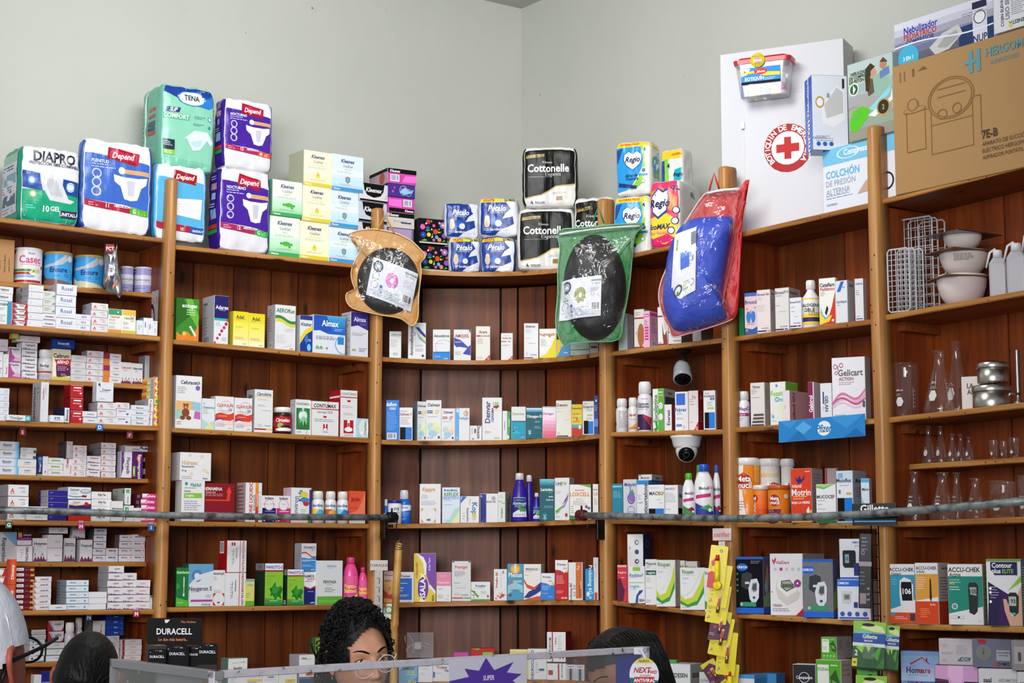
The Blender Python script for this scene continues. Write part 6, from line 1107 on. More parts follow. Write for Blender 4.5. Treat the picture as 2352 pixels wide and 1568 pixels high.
B(5,2,1894,2166,640,'large white carton with pink ribbons','eceaf0','T 56 76 10 6a6870 Gelicart;L 20 66 5 a04058 ACTION;M 20 56 70 62 2 99a;O 10 86 6 4 b04060 .3;O 28 88 6 4 b04060 .3;O 12 76 5 3 b04060 .3;R 17 80 19 88 b04060;S 30 50 4 9 d87aa4;S 24 44 5 8 e8b0c8;S 28 36 3 7 c85088;S 22 30 3 6 eccada;M 4 4 40 10 2 99a;M 46 5 90 9 1 99a;R 92 20 99 30 556',a=16,s=.02,d=.06)
Z(1380,980,3.564)
MC='C {0} 64 {1} e8a02a;C {0} 64 {2} a8281c;C {0} 75 4 d8502a;T {0} 68 {3} fff Meta;T {0} 59 {3} fff mucil;T {0} 50 3 f4d8a0 FIBRA'
BOT(5,3,1100,1300,250,'tall orange fibre tub, white lid','e88a2a','R 0 0 36 100 f0ece8;P f0ece8 30 100 36 0 48 0 36 50 40 100;R 66 0 100 100 e07a1c;G 70 30 100 100 e72 fb4;'+'C 40 70 24 e8a02a;C 40 70 22.5 a8241c;C 40 83 5 e05a2a;T 40 75 10 fff Meta;T 40 64 10 fff mucil;T 40 56 3 f4d8a0 FIBRA;M 8 20 50 38 4 a87;E 78 14 12 10 d8b088;R 0 0 100 4 3a8a3a',cap='f0eef0',shape='tub',lab=(.0,.9),s=.03,span=85,name='tub',cat='tub')
BOT(5,3,1296,1475,255,'pale capsule tub behind orange one','d8d0cc','P c8442a 0 52 60 70 96 66 70 40 20 38;T 54 64 13 fff tamucil;I 40 84 8 e8c86a Metamucil;E 76 40 22 10 d8ccb8;R 0 0 100 30 cfc8c4',cap='e6e4e6',shape='tub',lab=(.0,.9),s=.1,name='tub',cat='tub')
BOT(5,3,1478,1584,258,'pale tub half hidden, highest behind cartons','cfc8c6','P a8402a 0 52 60 70 60 50 20 38;T 30 62 12 fff cil',cap='dcdadc',shape='tub',lab=(.0,.9),s=.11,name='tub',cat='tub')
BOT(5,3,1252,1368,475,'small orange tub, white lid','e0561c','G 0 0 100 100 d41 e83;C 12 74 22 a8241c;T 12 76 9 fff ucil;V 12 38 16 fff SIN AZUCAR',cap='ecebee',shape='tub',lab=(.0,.86),s=.015,name='tub',cat='tub')
BOT(5,3,1368,1552,475,'squat orange tub, orange lid','e07a1c','P 6a1838 0 0 46 0 56 40 0 40;C 34 66 22 e8a02a;C 34 66 20 a8241c;T 34 72 11 fff Meta;T 34 60 11 fff mucil;M 6 20 46 40 4 caa;C 74 78 8 e8d8d0;E 52 12 8 14 e0b060',cap='c86030',shape='tub',lab=(.0,.9),s=.012,name='tub',cat='tub')
B(5,3,1556,1728,338,'red-orange children syrup carton, leaping figure','dc4020','P f0b050 0 0 100 0 100 24 60 14 0 18;P 2a2a78 20 86 34 80 42 88 50 80 60 82 70 92 66 80 50 74 36 72 26 78;L 6 68 6 fdd Infantil;T 50 56 12 f4f4f4 Motrin;M 10 42 80 50 2 fd9;T 48 37 4.5 fee BAJA LA FIEBRE;C 80 18 9 a82030;C 64 14 7 c83040;P eee 74 22 86 30 90 20 80 12;M 70 92 94 97 1 fdd',a=26,sp=92,side='b4a4a2',s=.01,sd='M 10 10 90 92 14 988')
B(5,3,1838,1945,336,'grey and red carton behind green-footed one','a8989a','R 0 0 16 100 b02820;R 90 90 100 100 c33',a=10,s=.09)
B(5,3,1764,1926,467,'white carton, green swirl top, green foot',W,'P 6ab84a 0 92 40 88 80 98 100 100 0 100;P 9cd87a 0 96 40 92 80 100 0 100;R 0 0 100 10 1c8a50;T 48 68 10 445 MUCOCEF;M 6 56 60 60 1 99a;M 6 46 40 50 1 99a;M 6 34 60 38 1 aaa',a=14,s=.0)
B(5,3,1930,2066,356,'pale blue carton, black and blue foot blocks','ccdcec','R 0 40 100 76 e8eaf0;R 10 86 40 96 8ab0d8;T 46 82 8 334 Mucoflux;M 20 70 90 74 1 88c;R 12 56 26 64 889;R 60 54 92 58 c8b83a;R 4 4 48 48 1a1210;R 48 4 98 48 1c7ad8',a=26,sp=108,side='b0b8c4',s=.01,sd='T 50 82 8 334 Mucoflux;M 20 50 80 70 5 99a')
B(5,3,2132,2200,420,'white carton with blue and orange veil, at post','d8e4f0','L 10 76 8 334 Micro;P 9abce0 0 60 40 40 100 44 100 30 40 26 0 40;P e8a070 60 0 100 20 100 0;R 0 92 100 100 4ab0e0',a=16,s=.0)
Z(1380,1180,3.459)
def MON(cx,cy,k,c='dfe2e8'): 
    f=lambda *a:' '.join('%.1f'%(v*k+(cx if i%2==0 else cy)) for i,v in enumerate(a))
    return 'P %s %s;P 99a %s;P 4a5a54 %s;R %.1f %.1f %.1f %.1f 2a3a80'%(c,f(-16,-14,-20,4,-10,20,12,22,20,12,18,-12,8,-20,-8,-20),f(-9,2,-4,14,12,15,12,0,0,-3),f(-6,4,-2,12,10,13,10,2,0,0),cx-4*k,cy-14*k,cx+5*k,cy-10*k)
CUFF='P 3a3d42 20 48 22 70 44 74 60 70 60 46 40 42;R 34 52 50 56 dde'
B(5,4,1072,1292,338,'black blood-pressure monitor carton, blue base','14161e','R 0 0 100 10 2468d8;R 0 96 100 100 2468d8;E 24 82 20 7 2468d8;T 24 82 4.4 fff OMRON;'+CUFF+';'+MON(66,40,1.)+';M 56 88 96 94 2 aab;R 16 12 74 20 3a9a6a;C 20 16 5 bcb;C 6 70 4 2a8a5a;C 6 60 4 2a8a5a;C 6 50 4 2a8a5a;C 6 40 4 2a8a5a',a=26,sp=54,side='6a5a70',s=.0,sd='R 0 0 100 10 2468d8;R 0 96 100 100 2468d8;P b86 20 60 60 90 80 60 60 30;P 7ab070 0 30 100 40 100 12 0 12;P 8cd 10 50 50 60 40 30',name='monitor_box',cat='monitor box')
B(5,4,1345,1608,312,'white blood-pressure monitor carton, red corner','eceaee','P d8304a 6 90 12 82 20 92 16 94 12 88 9 92;T 38 86 5 b8607a VitalDare;C 16 75 5 ccd;C 34 75 5 b04a90;C 52 75 5 ccd;C 70 75 5 ccd;C 88 75 5 ccd;P d8d2ca 22 58 16 44 24 28 50 16 84 26 92 36 60 56;P f0ece8 24 60 20 46 50 30 84 40 60 60;P 5a6460 34 56 32 46 50 38 78 46 60 58;P a8b0a8 38 55 36 47 50 40 74 47 60 56;T 54 48 6 232 88888;C 84 52 11 a83a90;C 84 52 3 fff;L 6 16 4 b07080 YE650A;M 6 6 64 12 2 889;P c01c28 78 0 100 0 100 12;C 4 38 2 a4a',a=22,sp=175,side='c4c0c4',s=.02,name='monitor_box',cat='monitor box')
B(5,4,1604,1848,356,'grey blood-pressure monitor carton, blue base','7a7a80','R 0 0 100 10 2468d8;R 0 96 100 100 2468d8;P 2468d8 0 76 34 76 40 84 34 88 0 88;T 18 82 4.2 fff OMRON;'+CUFF+';'+MON(60,40,1.)+';M 56 88 96 94 2 99a;R 20 12 82 20 3a9a6a;C 20 16 5 bcb;C 6 70 4 3a9a6a;C 6 60 4 3a9a6a;C 6 50 4 3a9a6a',a=24,sp=46,side='5a5a78',s=.0,sd='R 0 0 100 10 2468d8;P 8a4 0 40 100 70 100 20 0 12',name='monitor_box',cat='monitor box')
B(5,4,1880,2142,520,'lower white blood-pressure monitor carton, blue top','e2e6f0','R 0 84 100 100 2a6ad0;L 2 92 6 fff OMRON;P d0d0d8 12 72 14 42 40 40 44 72;P 8a948a 20 64 20 50 38 50 38 64;T 29 57 6 232 120;C 14 14 7 3a5ab8;C 36 14 7 3a5ab8;C 60 14 7 3a5ab8;C 84 14 7 3a5ab8;R 4 2 96 6 3a5ab8;P 2a3a88 50 30 62 30 62 44 50 44;P c0c0c8 78 46 96 46 96 66 78 66',a=20,s=.0,d=.07,name='monitor_box',cat='monitor box')
B(5,4,1896,2070,196,'upper white blood-pressure monitor carton','e2e4ee','T 80 92 5 3a5ab8 OMRON;P 22242a 14 70 14 34 22 28 70 28 76 34 76 68 70 72 20 72;P 8ab0c0 24 62 24 40 44 40 44 62;T 34 51 8 232 12;R 66 8 100 40 2a3a78;M 70 80 98 86 2 99b;R 0 0 100 4 2a5ac0',yb=518,a=20,s=.01,d=.06,name='monitor_box',cat='monitor box')
Z(1480,1360,4.055)
B(5,5,872,1028,765,'white-fronted blue carton, low front','dfe6f0','R 0 90 100 100 4a9ad8;V 86 40 12 334 Mascarilla;R 8 8 70 70 cfd8e8',a=28,sp=140,side='4a94cc',s=.0,sd='R 0 90 100 100 5aa4dc')
B(5,5,1100,1232,752,'blue carton behind white-fronted one','4a90c8','',a=30,sp=80,s=.1,side='3a7ab8')
B(5,5,1386,1598,668,'black and white pulse oximeter carton','e8e6ea','R 0 58 100 100 26262a;O 50 74 24 11 dde .12;T 50 74 6 eef Companion;L 4 46 9 334 OXIMETRO;l 4 36 7 667 DE PULSO;P 2a2426 60 20 86 44 98 38 96 10 74 4',a=16,s=.02,d=.06)
XI='R 6 30 52 92 eef2ea;T 30 84 6 6a9a5a XIGNAL;M 12 40 46 60 4 9ab;P 3a5a30 56 70 70 40 96 30 98 56 80 84;P 6ab04a 62 66 74 48 90 44 88 60;M 60 88 96 94 1 dfd;C 18 14 4 dfd;C 40 14 4 dfd;C 62 14 4 dfd;C 84 14 4 dfd'
B(5,5,1601,1836,626,'lower green nebulizer carton','5ab02c',XI,a=26,sp=100,side='d4d0cc',s=.0,d=.08,sd='C 40 40 16 332;M 10 70 90 96 3 c9a;P eee 60 20 90 50 90 10')
B(5,5,1645,1792,414,'upper green nebulizer carton','5ab02c',XI,yb=622,a=26,sp=140,side='b4b0ae',s=.02,sd='M 10 40 40 90 5 889;M 60 50 90 80 4 889')
# ================= right bay
Z(1980,1220,4.505)
AC='T 50 92 {0} 222 ACCU-CHEK'
B(6,5,268,552,334,'turquoise and white glucose meter carton, red foot','2a9ac0','R 0 82 100 100 eeecec;T 52 91 8 222 ACCU-CHEK;L 14 84 5 333 Instant;P eeecec 0 22 50 30 100 40 100 18 0 18;P e04a1c 0 0 100 0 100 18 30 18 20 12 0 16;P ecebee 42 50 44 72 60 78 84 74 94 64 94 30 70 22 46 30;P 1a1a1e 48 64 50 70 88 70 90 38 52 38;T 70 54 9 fff 106;M 14 64 34 76 3 7cd;M 24 6 70 12 2 fdb;R 80 4 98 16 334',a=12,s=.01,d=.06,side='c8c4c4')
B(6,5,552,792,322,'amber and white lancing pen carton, red foot','e0a040','R 0 82 100 100 eeecec;T 50 92 7 222 ACCU-CHEK;L 6 86 4 333 Softclix;R 0 0 100 37 d8481c;P eeecec 0 38 100 44 100 37 0 37;P 2a2420 64 72 68 76 70 72 72 42 68 36 62 42;M 4 56 50 78 6 fdc;M 20 10 64 26 5 f96;T 76 32 3 fdc Roche',a=24,sp=118,side='d4c8c6',s=.0,sd='R 0 0 100 37 c8442a;M 10 40 90 78 8 778;T 50 92 4 433 Accu-Chek')
B(6,5,890,1254,334,'large green and white glucose meter carton','1c8a78','R 0 80 100 100 eeecec;T 48 91 9 222 ACCU-CHEK;L 4 83 6 333 Active;P e8e6e8 0 18 100 30 100 0 0 0;P 26282c 58 64 62 70 80 70 88 64 84 22 74 16 60 20;P a8b4ac 62 62 64 50 82 48 82 62;T 72 55 7 232 105;M 4 68 50 76 2 bdc;L 4 68 3 e8d83a FÁCIL;M 4 56 46 64 2 dee;C 18 30 9 cdd;C 18 30 6 789;R 6 10 44 14 99a;R 7 10.7 43 13.3 f0f0f0;R 26 10.7 32 13.3 232;O 90 6 5 2 99a',a=16,sp=64,side='b4acae',s=.008,d=.07,sd='M 10 10 90 90 9 889')
B(6,5,1290,1655,282,'purple, white and lime glucose meter carton','e8e6ea','P 241a58 12 96 90 96 90 76 24 76 12 84;L 16 91 7 fff Contour;L 16 82.5 7 fff plus;L 46 82 6 8ac63a ELITE;P 8ac63a 60 52 100 66 100 76;P 3a1458 4 66 66 46 56 20 70 0 0 0 4 40;P 241848 4 66 40 54 30 0 4 0;P d8a890 46 40 50 22 64 0 100 0 100 60 90 50 88 20 70 14 56 40;P 22242a 60 46 66 50 84 50 92 44 90 20 78 14 64 22;P b4beb8 62 44 64 30 84 30 84 44;T 75 37 6 232 93;E 76 18 6 2 3ac08a;M 10 40 36 60 5 bad;C 10 56 4 fff;C 10 50 4 fff;C 10 36 4 fff;R 0 97 100 100 6a9a4a',a=16,s=.0,d=.08,side='7ab03a')
B(6,5,1656,1760,284,'dark carton cut by picture edge','26283a','M 4 10 60 90 20 778',a=10,s=.0)
Z(2040,1420,7.538)
B(6,6,228,900,565,'pale blue monitor carton with house-roof logo','8a9ad0','G 0 60 100 100 bce 79c;P b83030 24 84 56 93 76 84 74 83 56 91 26 82;R 66 86 70 92 a82828;L 14 75 8 2a2a60 Home;L 46 75 8 b83030 care;R 20 68 70 68.6 88b;T 60 58 5.4 448 ESFIGMOMANOMETRO;T 50 50 5.4 448 ANEROIDE CON ESTETOSCOPIO;T 80 42 5 448 SIMPLE',a=18,s=.03,d=.08)
B(6,6,820,1575,805,'black and pink monitor carton','33333a','P d8a0d0 0 80 30 78 36 66 62 66 68 76 100 76 100 100 0 100;P e8b8e0 30 100 30 84 40 74 60 74 66 82 66 100;R 0 76 30 77.5 8a2a60;L 10 56 9 e8e8ee AEDIMETRI',a=14,s=.0,d=.09)
B(6,6,1576,2250,870,'white monitor carton, small brand word','d4d2d6','L 12 84 7 334 saal;L 52 84 9 99a AEDIMETRI;P 8a2a38 6 68 14 74 98 72 98 70.6 14 72.6;P 3a4a48 8 60 18 66 98 64 98 0 0 0',a=12,s=.0,d=.09)
B(6,6,2252,2800,930,'white monitor carton at picture edge','cfcdd0','L 6 84 8 334 saal;R 0 66 100 68 8a2a38',a=12,s=.0,d=.09)
B(6,6,878,1462,345,'crumpled white instrument carton','c8c0c4','L 4 78 5 445 <;M 10 66 30 80 3 99a;M 52 40 94 78 7 99a;M 8 38 46 50 4 99a;P 5a6a7a 54 14 66 30 96 30 92 14;T 78 22 12 c8c0c4 ADC;M 8 10 30 22 2 99a',yb=805,a=20,sp=46,side='cfc8c0',s=.02,d=.07)
B(6,6,1464,2130,350,'grey sphygmomanometer carton, gauge picture','6a6c80','C 28 52 20 8a8288;C 28 52 18.5 787c74;R 27.4 42 28.6 70 333;P a02838 12 100 36 100 34 84 16 84;R 62 24 98 62 a4a4ae;X 80 52 6 445 Esfigmomano;X 80 42 6 445 Reloj para;X 80 12 12 223 DM-C;E 58 10 6 5 b8404a;C 28 52 2 322',yb=850,a=14,s=.01,d=.08)
B(6,6,2132,2420,370,'pale instrument carton lying above others','8a8488','R 16 20 80 80 a89ea2;R 40 30 60 60 445',yb=900,a=12,s=.0,d=.08)
# ================= things hung on or fixed to the shelving, glassware and the rest
def P3(side,x,y,s=0.): p,z=plan(side,x,y,s); return Vector((p.x,p.y,EYE+z))
def at(x,y,Y): r=ray(x,y); t=Y/r.y; return Vector((r.x*t,Y,EYE+r.z*t))
class Face:
    """a local frame facing the viewer at plan point P: px -> (X,Z) metres, origin at pixel (x0,y0)"""
    def __init__(s,x0,y0,P,a=0):
        s.x0,s.y0=x0,y0; s.P=P; d=Vector((P.x,P.y)); s.k=d.length/FPX*1.0; ap=math.atan2(-d.x,d.y); s.rot=ap-math.radians(a); s.ca=max(math.cos(math.radians(a)),.3)
    def __call__(s,x,y): return ((px(x)-s.x0)*s.k/s.ca,(s.y0-py(y))*s.k)
def smooth_loop(pts,n=3):
    out=[];N=len(pts)
    for i in range(N):
        p0,p1,p2,p3=[pts[(i+j-1)%N] for j in range(4)]
        for k in range(n):
            t=k/n; out.append(tuple(.5*((2*b)+(-a+c)*t+(2*a-5*b+4*c-d)*t*t+(-a+3*b-3*c+d)*t**3) for a,b,c,d in zip(p0,p1,p2,p3)))
    return out
def puff(g,loop,T,m,back=0.,noise=.003,rings=14,seed=0,flat=.5,off=0.):
    cx=sum(p[0] for p in loop)/len(loop); cz=sum(p[1] for p in loop)/len(loop); n=len(loop); vs=[(cx,-T-off,cz)];fs=[]
    for r in range(1,rings+1):
        q=r/rings
        for x,z in loop:
            X=cx+(x-cx)*q; Z=cz+(z-cz)*q; y=-T*(1-q**2.6)**flat if q<1 else 0
            if q<.999: y+=MN.noise(Vector((X*22+seed,Z*22,seed)))*noise*2+MN.noise(Vector((X*60+seed,Z*34,2)))*noise
            vs.append((X,y+(-off if q<1 else 0),Z))
    for i in range(n): fs.append((0,1+(i+1)%n,1+i)[::-1])
    for r in range(rings-1):
        for i in range(n):
            j=(i+1)%n; a=1+r*n; fs.append((a+i,a+j,a+n+j,a+n+i)[::-1])
    fs=[f[::-1] for f in fs]
    g.add(vs,fs,m,True)
def pvc(name):
    m=thinmat(name,'f4f4f4',.01,.05); nt=m.node_tree; t=nt.nodes.new('ShaderNodeTexCoord'); n=nt.nodes.new('ShaderNodeTexNoise'); n.inputs['Scale'].default_value=16; n.inputs['Detail'].default_value=3; n.inputs['Distortion'].default_value=1.6
    nt.links.new(t.outputs['Object'],n.inputs['Vector']); b=nt.nodes.new('ShaderNodeBump'); b.inputs['Strength'].default_value=.5; b.inputs['Distance'].default_value=.02; nt.links.new(n.outputs['Fac'],b.inputs['Height'])
    for q in nt.nodes:
        if q.type in ('BSDF_GLOSSY','BSDF_PRINCIPLED','LAYER_WEIGHT'): nt.links.new(b.outputs['Normal'],q.inputs['Normal'])
    return m
M_PVC=pvc('clear_vinyl')
def clothmat(name,h,rough=.6):
    m,nt,b=nodemat(name); b.inputs['Base Color'].default_value=hexc(h); setp(b,Roughness=rough)
    t=nt.nodes.new('ShaderNodeTexCoord'); n=nt.nodes.new('ShaderNodeTexNoise'); n.inputs['Scale'].default_value=30; n.inputs['Detail'].default_value=4; nt.links.new(t.outputs['Object'],n.inputs['Vector'])
    bp=nt.nodes.new('ShaderNodeBump'); bp.inputs['Strength'].default_value=.4; bp.inputs['Distance'].default_value=.01; nt.links.new(n.outputs['Fac'],bp.inputs['Height']); nt.links.new(bp.outputs['Normal'],b.inputs['Normal']); return m
def cushion_bag(fr,out,col,strap,cush,ccol,T,paper,pdsl,zipl,label,clab,tint=None,gus=None,seed=1):
    loop=smooth_loop([fr(*p) for p in out],3)
    root=empty('cushion_bag',(fr.P.x,fr.P.y,EYE+fr.P.z if False else fr.z),fr.rot); tag(root,label,'bag')
    mb=clothmat('vinyl_'+col,col,.4)
    g=Geo(); puff(g,loop,.004,mb,noise=.002,seed=seed); g.build('back_sheet',root,(0,.006,0))
    lc=smooth_loop([fr(*p) for p in cush],3)
    cxm=sum(p[0] for p in lc)/len(lc); czm=sum(p[1] for p in lc)/len(lc)
    g=Geo(); puff(g,lc,T,clothmat('cushion_cloth_'+ccol,ccol,.55),noise=.0035,seed=seed+3,flat=.45); puff(g,[(x,z) for x,z in lc],-.01,clothmat('cushion_cloth_'+ccol,ccol),noise=0)
    c=g.build('ring_cushion' if ccol!='2a48c0' else 'cushion',None,(fr.P.x,fr.P.y,fr.z),fr.rot); tag(c,clab,'cushion')
    rx=max(abs(p[0]-cxm) for p in lc); rz=max(abs(p[1]-czm) for p in lc)
    yb=lambda x,z:-T*(max(0.,1-(min(1,math.hypot((x-cxm)/rx,(z-czm)/rz)))**2.6))**.45
    q=[fr(*p) for p in paper]; W=math.dist(q[0],q[1]); H=math.dist(q[0],q[3])
    def fm(u,v,o):
        x=(q[3][0]*(1-u)+q[2][0]*u)*(1-v)+(q[0][0]*(1-u)+q[1][0]*u)*v; z=(q[3][1]*(1-u)+q[2][1]*u)*(1-v)+(q[0][1]*(1-u)+q[1][1]*u)*v
        return (x,yb(x,z)-.008-o,z)
    g=Geo(); n=10; vs=[fm(i/n,j/n,0) for j in range(n+1) for i in range(n+1)]
    g.add(vs,[(j*(n+1)+i,j*(n+1)+i+1,(j+1)*(n+1)+i+1,(j+1)*(n+1)+i) for j in range(n) for i in range(n)],pmat('e4e4ee'),True)
    paint(g,pdsl,fm,W,H,'p',cut=(10,10),base=.0008); g.build('paper_insert',root)
    g=Geo(); puff(g,loop,T+.022,M_PVC if tint is None else tint,noise=.006,seed=seed+9,flat=.5,rings=18); g.build('clear_front',root)
    g=Geo(); g.tube([(x,-.002,z) for x,z in loop],.0022,pmat(tint_edge,'f'),6,True); g.build('piping',root)
    if zipl:
        g=Geo(); a,b=fr(*zipl[0]),fr(*zipl[1]); g.tube([(a[0]+(b[0]-a[0])*t,-.008-.01*math.sin(t*3.14),a[1]+(b[1]-a[1])*t+.004*math.sin(t*3.14)) for t in [i/8 for i in range(9)]],.004,pmat('ececec','c'),6); g.build('zip',root)
    g=Geo(); s=[fr(*p) for p in strap]; g.tube([(x,-.006,z) for x,z in s],.0035,mb,6); g.build('strap',root)
    if gus:
        gg=Geo(); gl=[fr(*p) for p in gus]; puff(gg,smooth_loop(gl,2),.006,mb,noise=.004,seed=5); gg.build('gusset',root,(0,-.008,0))
    return root
PAP='O 14 80 11 15 445 .3;O 14 80 7 9 9ab .4;P 4a8a3a 12 74 18 74 15 68;R 6 46 20 64 8ba08a;R 7.5 48 18.5 62.5 e8f0f0;O 13 33 8 10 778 .12;C 28 32 3.4 3a70b8;E 49 56 13 20 {0};E 46 58 12 18 {1};E 49 56 4 7 eee;L 72 90 7 6a9a4a Almohada;t 84 82 5 99a Tipo dona;M 74 52 96 72 6 bbc;B 76 14 97 36;M 24 20 70 28 2 99c;R 4 17 96 17.8 8c9;C 30 17.4 2 4a9a4a;O 52 17.4 3 4 8b8 .3;M 14 6 90 14 3 8ac'
# yellow bag on the second post
Z(780,460,5.227)
tint_edge='f0c890'
pp,_=plan('L',868,640,-.045); fr=Face(868,640,Vector((pp.x,pp.y,0))); r_=ray(868,640); fr.z=EYE+r_.z*pp.y/r_.y
YT=thinmat('amber_vinyl','e0982a',.42,.1); YT.node_tree.nodes['Principled BSDF'].inputs['Base Color'].default_value=hexc('e8a83a')
cushion_bag(fr,[(80,412),(230,345),(400,330),(560,350),(700,385),(850,460),(960,560),(1035,655),(975,740),(985,860),(960,1080),(952,1250),(945,1420),(900,1500),(850,1505),(780,1450),(700,1415),(500,1385),(300,1345),(150,1300),(82,1215),(88,1120),(180,1085),(150,980),(135,870),(170,740),(242,600),(212,570),(225,440)],
 'c88a28',[(462,335),(500,240),(545,150),(590,260),(650,375)],[(585+375*math.cos(a*.3927+.1),965-410*math.sin(a*.3927+.1)) for a in range(16)][::-1],'141416',.035,
 [(405,690),(945,885),(860,1345),(318,1150)],PAP.format('c070b8','d888cc'),None,'amber yellow vinyl bag with black ring cushion, hanging from second post','black ring cushion inside amber yellow vinyl bag',tint=None,seed=2)
# green bag on the third post
Z(1260,380,3.733); tint_edge='6ab88a'
pp,_=plan('C',1375,650,-.12); pp=Vector(PR)+Vector((-.02,-.17)); pp=pp*1.0; fr=Face(1375,650,Vector((pp.x,pp.y,0)),0); d_=Vector((ray(1375,650).x,ray(1375,650).y)); t_=pp.y/d_.y; fr.P=Vector((d_.x*t_,d_.y*t_,0)); fr.z=EYE+ray(1375,650).z*t_
cushion_bag(fr,[(85,545),(300,520),(560,495),(828,487),(770,560),(740,620),(720,800),(700,1000),(670,1180),(640,1330),(600,1500),(400,1520),(200,1530),(130,1555),(80,1470),(55,1340),(75,1100),(75,900),(95,700)],
 '0a7a36',[(385,485),(400,420),(430,340),(455,410),(478,485)],[(395+272*math.cos(a*.3927+.1),1045-465*math.sin(a*.3927+.1)) for a in range(16)][::-1],'0a0a0c',.06,
 [(110,1000),(455,962),(445,1312),(85,1340)],PAP.format('9a9a6a','a8aa7a'),[(92,580),(790,512)],'green vinyl zip bag with black ring cushion, hanging from third post','black ring cushion inside green vinyl bag',seed=7)
# red bag on the fourth post
pp,_=plan('R',1662,650,-.05); fr=Face(1600,620,Vector((pp.x,pp.y,0)),0); d_=Vector((ray(1600,620).x,ray(1600,620).y)); t_=(pp.y-.01)/d_.y; fr.P=Vector((d_.x*t_,d_.y*t_,0)); fr.z=EYE+ray(1600,620).z*t_; tint_edge='e8b0b8'
cushion_bag(fr,[(1330,250),(1400,215),(1530,200),(1660,192),(1650,300),(1610,600),(1555,900),(1490,1190),(1570,1260),(1565,1330),(1350,1405),(1180,1450),(1060,1475),(1030,1400),(990,1330),(942,1150),(960,1000),(1020,850),(1080,640),(1200,440)],
 'c01018',[(1388,205),(1410,120),(1432,55),(1450,120),(1472,192)],[(1250,445),(1400,432),(1530,432),(1590,450),(1580,560),(1540,800),(1480,1180),(1520,1315),(1350,1390),(1180,1425),(1080,1415),(1020,1330),(982,1200),(985,1000),(1040,700),(1130,520)],'2a48c0',.085,
 [(1090,610),(1275,555),(1260,1105),(1045,1215)],'E 80 94 4 2 fff;V 14 82 9 7a9a5a Almohada;P 3a6ad0 36 42 74 42 70 66 32 64;P 5a8ae0 36 58 72 60 72 68 32 68;O 28 14 18 8 445 .3;P 4a8a3a 22 12 32 12 28 8;R 50 10 70 22 9ab89a;R 52 11.5 68 20.5 e0ecd0;C 60 16 6 b8b83a;O 84 16 10 5 778 .14;V 88 84 22 445 IIIIIIII;M 82 40 92 66 1 99b;V 76 54 6 99b datos del producto',[(1375,232),(1650,205)],
 'red vinyl zip bag with blue cushion, hanging from fourth post','royal blue cushion inside red vinyl bag',gus=[(1650,190),(1735,118),(1668,240),(1668,520),(1645,900),(1610,1280),(1560,1320),(1530,1260),(1490,1190),(1560,880),(1615,560)],seed=11)
Z(0,0,1)
# foil pouch leaning over the shelf edge
Z(0,530,4.9)
P_=P3('L',260,618,.03); fr=Face(260,618,P_)
g=Geo(); lp=smooth_loop([fr(*p) for p in [(1168,150),(1220,170),(1290,165),(1312,122),(1322,240),(1345,420),(1375,560),(1382,640),(1378,700),(1350,752),(1300,715),(1240,690),(1190,660),(1172,560),(1180,400),(1172,260)]],3)
puff(g,lp,.028,pmat('c4c6cc','m'),noise=.004,seed=4); puff(g,lp,-.02,pmat('c4c6cc','m'),noise=.0)
def fmp(u,v,o):
    a=fr(1180,700); b=fr(1370,150); return (a[0]+(b[0]-a[0])*u*.85,-.03-o,a[1]+(b[1]-a[1])*v)
paint(g,'R 4 80 60 97 8a2026;T 34 88 7 e8e4e4 PCT;T 44 68 9 334 IM;M 6 38 88 58 5 99a;P 1c2a60 40 4 48 24 34 34 54 32 72 38 58 24 54 4 50 16;C 60 36 8 1c2a60;P d87a3a 4 22 30 34 34 30 10 18;P d87a3a 56 12 86 26 88 20 60 6',fmp,.035,.12)
o=g.build('foil_pouch',None,(P_.x,P_.y,P_.z),fr.rot); tag(o,'silver foil pouch with dark figure, slumped beside blue tins, left bay shelf one','pouch')
# shelf letter tags
Z(0,0,1)
for ch,x,y,c,s_ in (('E',52,992,'a82430',.06),('D',229,981,'2a7ac8',-.004),('F',298,999,'c04a68',.06),('G',20,1205,'3a6a50',-.004),('H',186,1208,'b82a78',-.004),('I',347,1211,'2a6ab8',-.004),('N',204,1417,'1c5a80',.05),('M',313,1409,'b02a68',-.004)):
    P_=P3('L',x,y,s_); g=Geo(); w=.0115; g.box(-w,w,-.0006,.0006,-w,w,pmat(c,'f')); vs,fs,wd=glyphs(ch,.03); q=.013
    g.add([((a-wd/2)*q,-.0011,(b-.5)*q) for a,b in vs],fs,pmat('f4f4f4','f')); g.box(-w*.8,w*.8,-.0003,.0012,w,w+.009,M_WRAP)
    o=g.build('shelf_tag',None,(P_.x,P_.y,P_.z),WALLROT['L']); tag(o,'small square shelf tag, white letter %s, left bay'%ch,'shelf tag','letter tags on the left bay')
# price-strip sign of the fifth bay
side='R'; A=P3('R',1789,992,-.012); B_=P3('R',1988,988,-.012); L_=math.hypot(B_.x-A.x,B_.y-A.y)
H_=(P3('R',1789,971,-.012)-P3('R',1789,1020,-.012)).z
g=Geo(); g.box(0,L_,-.0012,0,-H_/2,H_/2,pmat('2a8ad4','f'))
paint(g,'P 3a9ae0 0 100 14 60 24 100;P 2478c0 10 0 24 50 36 0;P 5ab0ec 20 60 30 90 40 60 30 30;P 3a9ae0 60 100 80 40 100 100;P 2070b8 76 0 90 40 100 0;E 54 50 8 34 f4f6f8;I 54 50 34 2a7ac0 Pfizer',lambda u,v,o:(u*L_,-.0013-o,-H_/2+v*H_),L_,H_,'f')
zc=(A.z+P3('R',1789,996,-.012).z)/2
o=g.build('shelf_sign',None,(A.x,A.y,A.z),WALLROT['R']); tag(o,'bright blue shelf-edge sign with white oval logo, fifth bay shelf two','sign')
